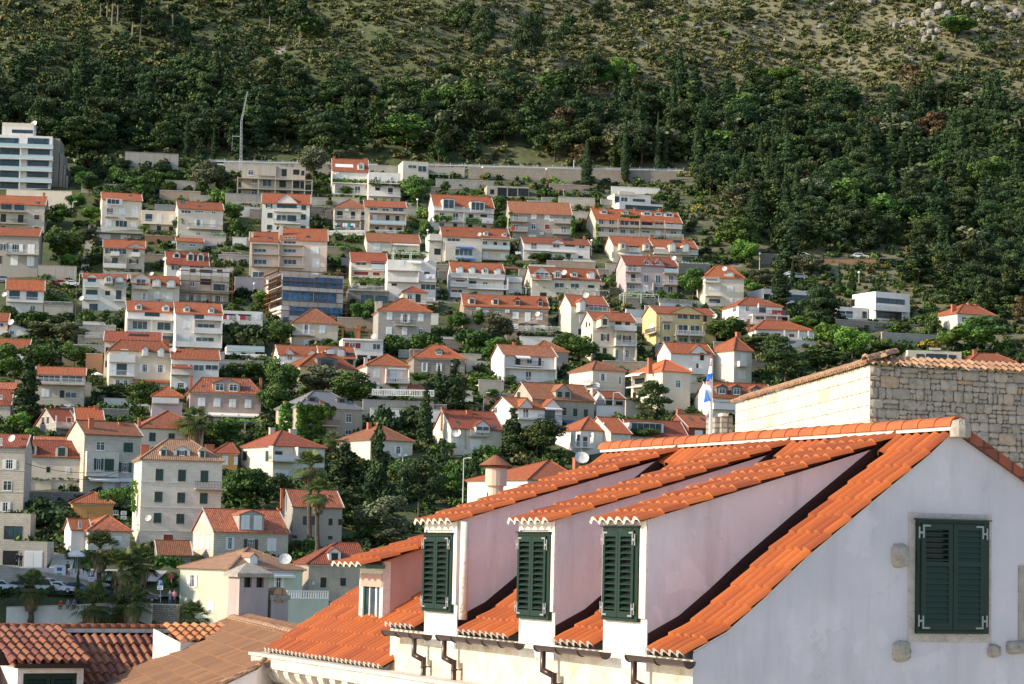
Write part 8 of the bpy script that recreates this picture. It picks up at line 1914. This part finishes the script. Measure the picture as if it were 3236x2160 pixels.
# dead looking tall pines at the upper left and explicit slope trees
for t,k,x,y0,y1,w,lb in (('O','tallpine',465,-130,100,60,'first of the bare stemmed pines at the top left'),('O','tallpine',495,-110,105,70,'second of the bare stemmed pines at the top left'),('O','tallpine',520,-150,110,80,'third of the bare stemmed pines at the top left'),('O','tallpine',545,-120,105,70,'fourth of the bare stemmed pines at the top left'),('O','tallpine',612,-40,200,95,'big bare stemmed pine left of the grey dead tree'),
    ('O','tallpine',800,-60,135,85,'bare stemmed pine above the scree patch'),('O','fir',860,85,215,75,'dark fir above the scree patch'),('O','tallpine',1250,-30,155,70,'lone bare stemmed pine at the top centre left'),('O','tallpine',1392,0,195,75,'lone pine with a thin stem at the top centre'),('O','darkpine',1380,10,120,90,'dark pine crown at the top centre'),
    ('O','bright',375,305,400,80,'fresh green tree among the dark pines'),('O','darkpine',720,40,160,90,'dark pine right of the grey dead tree'),('O','pine',1265,265,420,130,'left of two pines above the mast'),('O','pine',1355,285,450,120,'right of two pines above the mast'),('O','darkpine',1215,400,600,220,'large dark pine right of the mast tip'),('O','darkpine',1270,540,650,170,'flat dark pine below the large one'),
    ('O','darkpine',2155,10,190,80,'left dark pine of the top centre group'),('O','darkpine',2250,40,260,120,'right dark pine of the top centre group'),('Q','darkpine',60,70,340,140,'dark pine at the top centre, largest'),('Q','darkpine',385,0,125,90,'dark pine left of the two crowns at the top'),('Q','darkpine',590,-20,95,90,'dark pine crown at the top edge'),('Q','darkpine',1070,35,110,70,'solitary small pine on the dry slope'),
    ('Q','bright',385,295,430,100,'left fresh green tree on the slope'),('Q','bright',485,280,440,120,'right fresh green tree on the slope'),('Q','bright',1240,315,405,125,'round bright bush on the dry slope'),('Q','broad',1130,320,390,90,'green bush left of the round bright bush'),('Q','tallpine',728,285,430,55,'small pine with a bare stem on the slope'),
    ('Q','cypress',318,665,830,48,'cypress at the end of the guard rail'),('Q','cypress',497,555,830,36,'very tall thin cypress left of the wood'),('Q','cypress',648,545,800,26,'needle thin cypress at the wood edge'),('Q','cypress',685,590,790,26,'second needle thin cypress at the wood edge'),('Q','cypress',1035,615,740,28,'small pointed cypress in the wood'),('Q','cypress',1938,700,810,22,'left of two thin cypresses at the right'),('Q','cypress',1970,705,815,22,'right of two thin cypresses at the right'),
    ('Q','pine',1950,430,560,140,'green pine at the upper edge of the right wood'),('Q','darkpine',2040,450,560,90,'dark pine at the upper edge of the right wood'),('Q','broad',2030,80,180,160,'dark bush behind the boulders'),('Q','shrub',1950,240,285,55,'small round bush below the boulders')):
    tree(t,k,x,y0,y1,w,lb)
def deadtree():
    p=hit(*sp('O',648,210)); H=P(*sp('O',648,30),p.y).z-p.z; r=root('dead_tree',p,'grey leafless dead pine at the upper left','tree'); m=MB(); m.tube([p,p+Vector((.3,0,H))],[.2,.05],'barkpale',6); rg=random.Random(3)
    for i in range(40):
        z=H*rg.uniform(.15,.98); a=rg.uniform(0,6.28); L=(1-z/H)*2.6+.4; q=p+Vector((.3*z/H,0,z)); m.tube([q,q+Vector((math.cos(a)*L,math.sin(a)*L,-.2*L))],[.05,.015],'barkpale',4)
    m.build('trunk',r)
deadtree()
# rocks
def rockmesh(seed):
    rg=np.random.default_rng(seed); bm_=[]; import bmesh
    b=bmesh.new(); bmesh.ops.create_icosphere(b,subdivisions=3,radius=1)
    ds=rg.normal(size=(9,3)); ds/=np.linalg.norm(ds,axis=1,keepdims=True); hh=rg.uniform(.55,.9,9)
    for v in b.verts:
        c=np.array(v.co); 
        for d,h_ in zip(ds,hh):
            s=c@d
            if s>h_: c=c-d*(s-h_)*.9
        c=c*(1+.05*math.sin(c[0]*9+seed)+.04*math.sin(c[2]*13)); v.co=c
    me=bpy.data.meshes.new('boulder'); b.to_mesh(me); b.free(); me.materials.append(MATS['rock']); return me
plain('rock',(.31,.295,.27),.95,c2=(.15,.145,.135),scale=.9,bmp=.8,bs=3)
RK=[rockmesh(s) for s in range(6)]
def boulder(px,py,wpx,hpx,label,grp=None):
    p=hit(px,py); s=wpx/2*p.y/F; o=bpy.data.objects.new('boulder',RK[int(px+py)%6]); COL.objects.link(o); o.location=p+Vector((0,0,s*.3)); o.scale=(s,s*.9,hpx/2*p.y/F*1.15); o.rotation_euler=(0,0,px%6); tag(o,label,'rock',grp)
rnd2=random.Random(4)
for x,y,w,h_ in ((1960,40,60,45),(1915,70,55,40),(1885,75,30,40),(1840,120,50,40),(1905,125,45,35),(1885,155,40,45),(1915,165,50,45),(1890,190,40,40),(1930,185,35,35),(1980,90,45,40),(1795,105,35,25),(1785,125,25,20),(1752,122,30,30),(1730,118,22,25),(1950,150,40,30),(2000,75,50,40),(1545,285,30,35),(2140,100,22,18),(2200,135,25,20),(1955,210,30,22),(840,185,24,18),(1640,15,50,30),(1580,25,45,25),(2130,35,60,35),(2180,60,70,40),(2240,50,60,35),(2290,85,55,40),(2320,70,50,45),(2080,20,50,30),(1470,30,50,25),(1410,130,45,20),(940,225,45,18),(1250,295,60,20),(870,280,40,18),(1100,130,25,15),(1560,340,40,20)):
    q=sp('Q',x,y); boulder(q[0],q[1],w*.72,h_*.75,'grey limestone boulder on the dry upper slope','boulders on the upper slope')
m=MB(); VV=[]
for i in range(1500):
    x=rnd2.uniform(-190,215); y=rnd2.uniform(700,850); z=th(x,y); px,py=proj((x,y,z))
    if px<0 or px>3240 or py<-20: continue
    if py>330 or (px<1300 and rnd2.random()<.7) or rnd2.random()<.35: continue
    s=rnd2.uniform(.15,.6)*(1.5 if (px>2400 and py<160) else 1); c=Vector((x,y,z)); q=[c+Vector((rnd2.uniform(.6,1)*s*math.cos(a),rnd2.uniform(.6,1)*s*math.sin(a),-.2)) for a in (0,1.3,2.5,3.7,5)]; t=[v+(c-v)*.45+Vector((0,0,s*rnd2.uniform(.7,1.2)+.2)) for v in q]
    for k in range(5): m.face([q[k],q[(k+1)%5],t[(k+1)%5],t[k]],'rock')
    m.face(t,'rock')
o=single(m,'scattered_stones','loose pale stones scattered over the upper slope','stones',kind='stuff')
# ================================================================ CITY WALL TOWER
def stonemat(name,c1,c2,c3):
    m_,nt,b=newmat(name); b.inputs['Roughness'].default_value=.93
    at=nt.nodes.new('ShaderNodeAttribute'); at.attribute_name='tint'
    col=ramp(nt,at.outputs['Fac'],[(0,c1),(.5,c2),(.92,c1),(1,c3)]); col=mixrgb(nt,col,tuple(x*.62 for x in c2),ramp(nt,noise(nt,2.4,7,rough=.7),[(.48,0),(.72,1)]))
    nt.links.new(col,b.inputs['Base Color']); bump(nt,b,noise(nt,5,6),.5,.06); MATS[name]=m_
flat('st_mortar',(.33,.30,.25),.95); stonemat('st_shade',(.42,.36,.29),(.31,.265,.215),(.42,.26,.13)); stonemat('st_sun',(.70,.62,.50),(.60,.52,.42),(.62,.45,.30))  # one tower stone in two tones, sun and shade put into the colour
def stoneface(parent,O,u,w,H,mat,name,wr,hr,rough,seed):
    fr=Fr(O,u=u); rg=random.Random(seed); V=[];Fc=[];T=[]; z=0
    def stone(x,x1,z,hh):
        t=rg.random(); g=.008; n=5 if rough>.02 else 3; base=len(V); pr=rg.uniform(0,rough)
        for j in range(n):
            for i in range(n):
                a=i/(n-1); b=j/(n-1); ed=i in(0,n-1) or j in(0,n-1); co=i in(0,n-1) and j in(0,n-1); d=0.01 if ed else -(pr+rg.uniform(0,rough)); k=.018 if rough>.02 else .004
                q=fr(x+g+(x1-x-2*g)*a+rg.uniform(-k,k)+(k*1.4*(1-2*a) if co else 0),d,-(z+g+(hh-2*g)*b)+rg.uniform(-k,k)-(k*1.4*(1-2*b) if co else 0)); V.append(tuple(q))
        for j in range(n-1):
            for i in range(n-1): Fc.append((base+j*n+i,base+(j+1)*n+i,base+(j+1)*n+i+1,base+j*n+i+1)); T.append(t)
    while z<H:
        hh=rg.uniform(*hr); x=0
        while x<w:
            x1=min(w,x+rg.uniform(*wr)*(1.5 if rg.random()<.25 else 1))
            if rough>.02 and hh>.3 and rg.random()<.5:
                h1=hh*rg.uniform(.35,.65); xm=x+(x1-x)*rg.uniform(.35,.65)
                if rg.random()<.5: stone(x,x1,z,h1); stone(x,xm,z+h1,hh-h1); stone(xm,x1,z+h1,hh-h1)
                else: stone(x,x1,z,h1); stone(x,x1,z+h1,hh-h1)
            else: stone(x,x1,z,hh)
            x=x1
        z+=hh
    me=bpy.data.meshes.new(name); me.from_pydata(V,[],Fc); a=me.attributes.new('tint','FLOAT','FACE'); a.data.foreach_set('value',T); me.materials.append(MATS[mat]); me.update(); return part(me,name,parent)
TC=P(*sp('S',2750,1152),100); tl=Vector((-.11,.994,0)).normalized(); trr=Vector((.925,.378,0)).normalized()
tw=root('city_wall_tower',TC+Vector((5,4,-16)),'old stone tower wall with a sunlit left face and barrel tiled coping','tower')
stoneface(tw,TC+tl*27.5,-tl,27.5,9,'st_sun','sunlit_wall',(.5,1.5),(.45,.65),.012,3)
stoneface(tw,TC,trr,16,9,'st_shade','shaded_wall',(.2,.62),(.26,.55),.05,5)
m=MB(); tf=Fr(TC,u=trr); 
_c=TC+trr*.12+tl*.12; m.face([_c+tl*27.5,_c,_c+Vector((0,0,-12)),_c+tl*27.5+Vector((0,0,-12))],'mortar'); m.face([_c,_c+trr*16,_c+trr*16+Vector((0,0,-12)),_c+Vector((0,0,-12))],'st_mortar')
far=TC+tl*27.5; m.face([far,far+trr*16,TC+trr*16,TC],'flash'); m.face([far,far+trr*16,far+trr*16+Vector((0,0,-12)),far+Vector((0,0,-12))][::-1],'greystone'); m.build('core',tw)
m=MB(); m.box(tf,5.2,5.5,-.06,.02,-4.9,-4.4,'dark'); m.build('putlog_hole',tw)
pr=[math.sin(math.pi*min(1,k/10/.80)) if k/10<.8 else -.15*math.sin(math.pi*(k/10-.8)/.2) for k in range(11)]
cop=Path([(-.22,-.05),(.7,.38)]).go()
part(tiles(TC+Vector((0,0,.02)),trr,tf.v,cop,int(16/.34),2,.34,.5,'t_weath',None,h=.14,prof=pr,lift=.05,tintf=lambda i,j:random.random()*.9,jit=.02),'coping',tw)
# second course set back, and coping of the long sunlit side
lf=Fr(TC+tl*27.5,u=-tl)
part(tiles(TC+tl*27.5+Vector((0,0,.02)),-tl,lf.v,cop,int(27.6/.34),2,.34,.5,'t_weath',None,h=.14,prof=pr,lift=.05,tintf=lambda i,j:random.random()*.9,jit=.02),'coping',tw)
m=MB(); ridge_tiles(m,[TC+Vector((-.25,-.25,.15)),TC+Vector((1.2,1.1,.62))],.2,'tile_tan',.45); m.build('hip_tiles',tw)
# small old turret left of it
q0=P(*sp('V',585,1200),118); m=MB(); fr=Fr(q0,R(10)); ww=P(*sp('V',885,1200),118).x-q0.x
tt=root('bartizan',fr(ww/2,1,-4),'little weathered stone turret at the far end of the tower wall','turret')
m.box(fr,ww*.28,ww*.62,-.1,2,-6,0,'rubble'); m.box(fr,0,ww*.26,.25,2,-2.6,0,'rubble'); m.box(fr,ww*.64,ww,.05,2,-6,0,'rubble'); m.box(fr,ww*.27,ww*.63,-.25,.6,.001,.15,'st_plain' if 0 else 'stone'); m.build('masonry',tt)
m=MB(); m.box(fr,ww*.74,ww*.92,.02,.1,-1.55,-1.0,'dark'); m.build('loophole',tt)
# rusty flue pipe behind the dormers
fp=P(*sp('M',475,505),47); ft=P(*sp('M',474,345),47); r=root('flue_pipe',fp,'rusty round metal flue with a conical cap behind the far dormer','flue'); m=MB(); H=ft.z-fp.z
flat('paintrust',(.50,.40,.32),.7); m.lathe(fp-Vector((0,0,1.2)),[(.15,0),(.15,1.2+H*.30),(.21,1.2+H*.32),(.21,1.2+H*.95)],'paintrust',16); m.lathe(fp,[(.215,H*.93),(.225,H*.93),(.225,H*.98),(.215,H)],'rust',16); m.build('pipe',r,smooth=False); m=MB(); m.lathe(ft+Vector((0,0,.02)),[(.33,0),(.08,.17),(0,.21)],'rust',16); m.lathe(ft+Vector((0,0,.02)),[(0,.0),(.33,0)],'rust',16); m.build('cap',r)


# far sheet so that the near ground reaches under everything
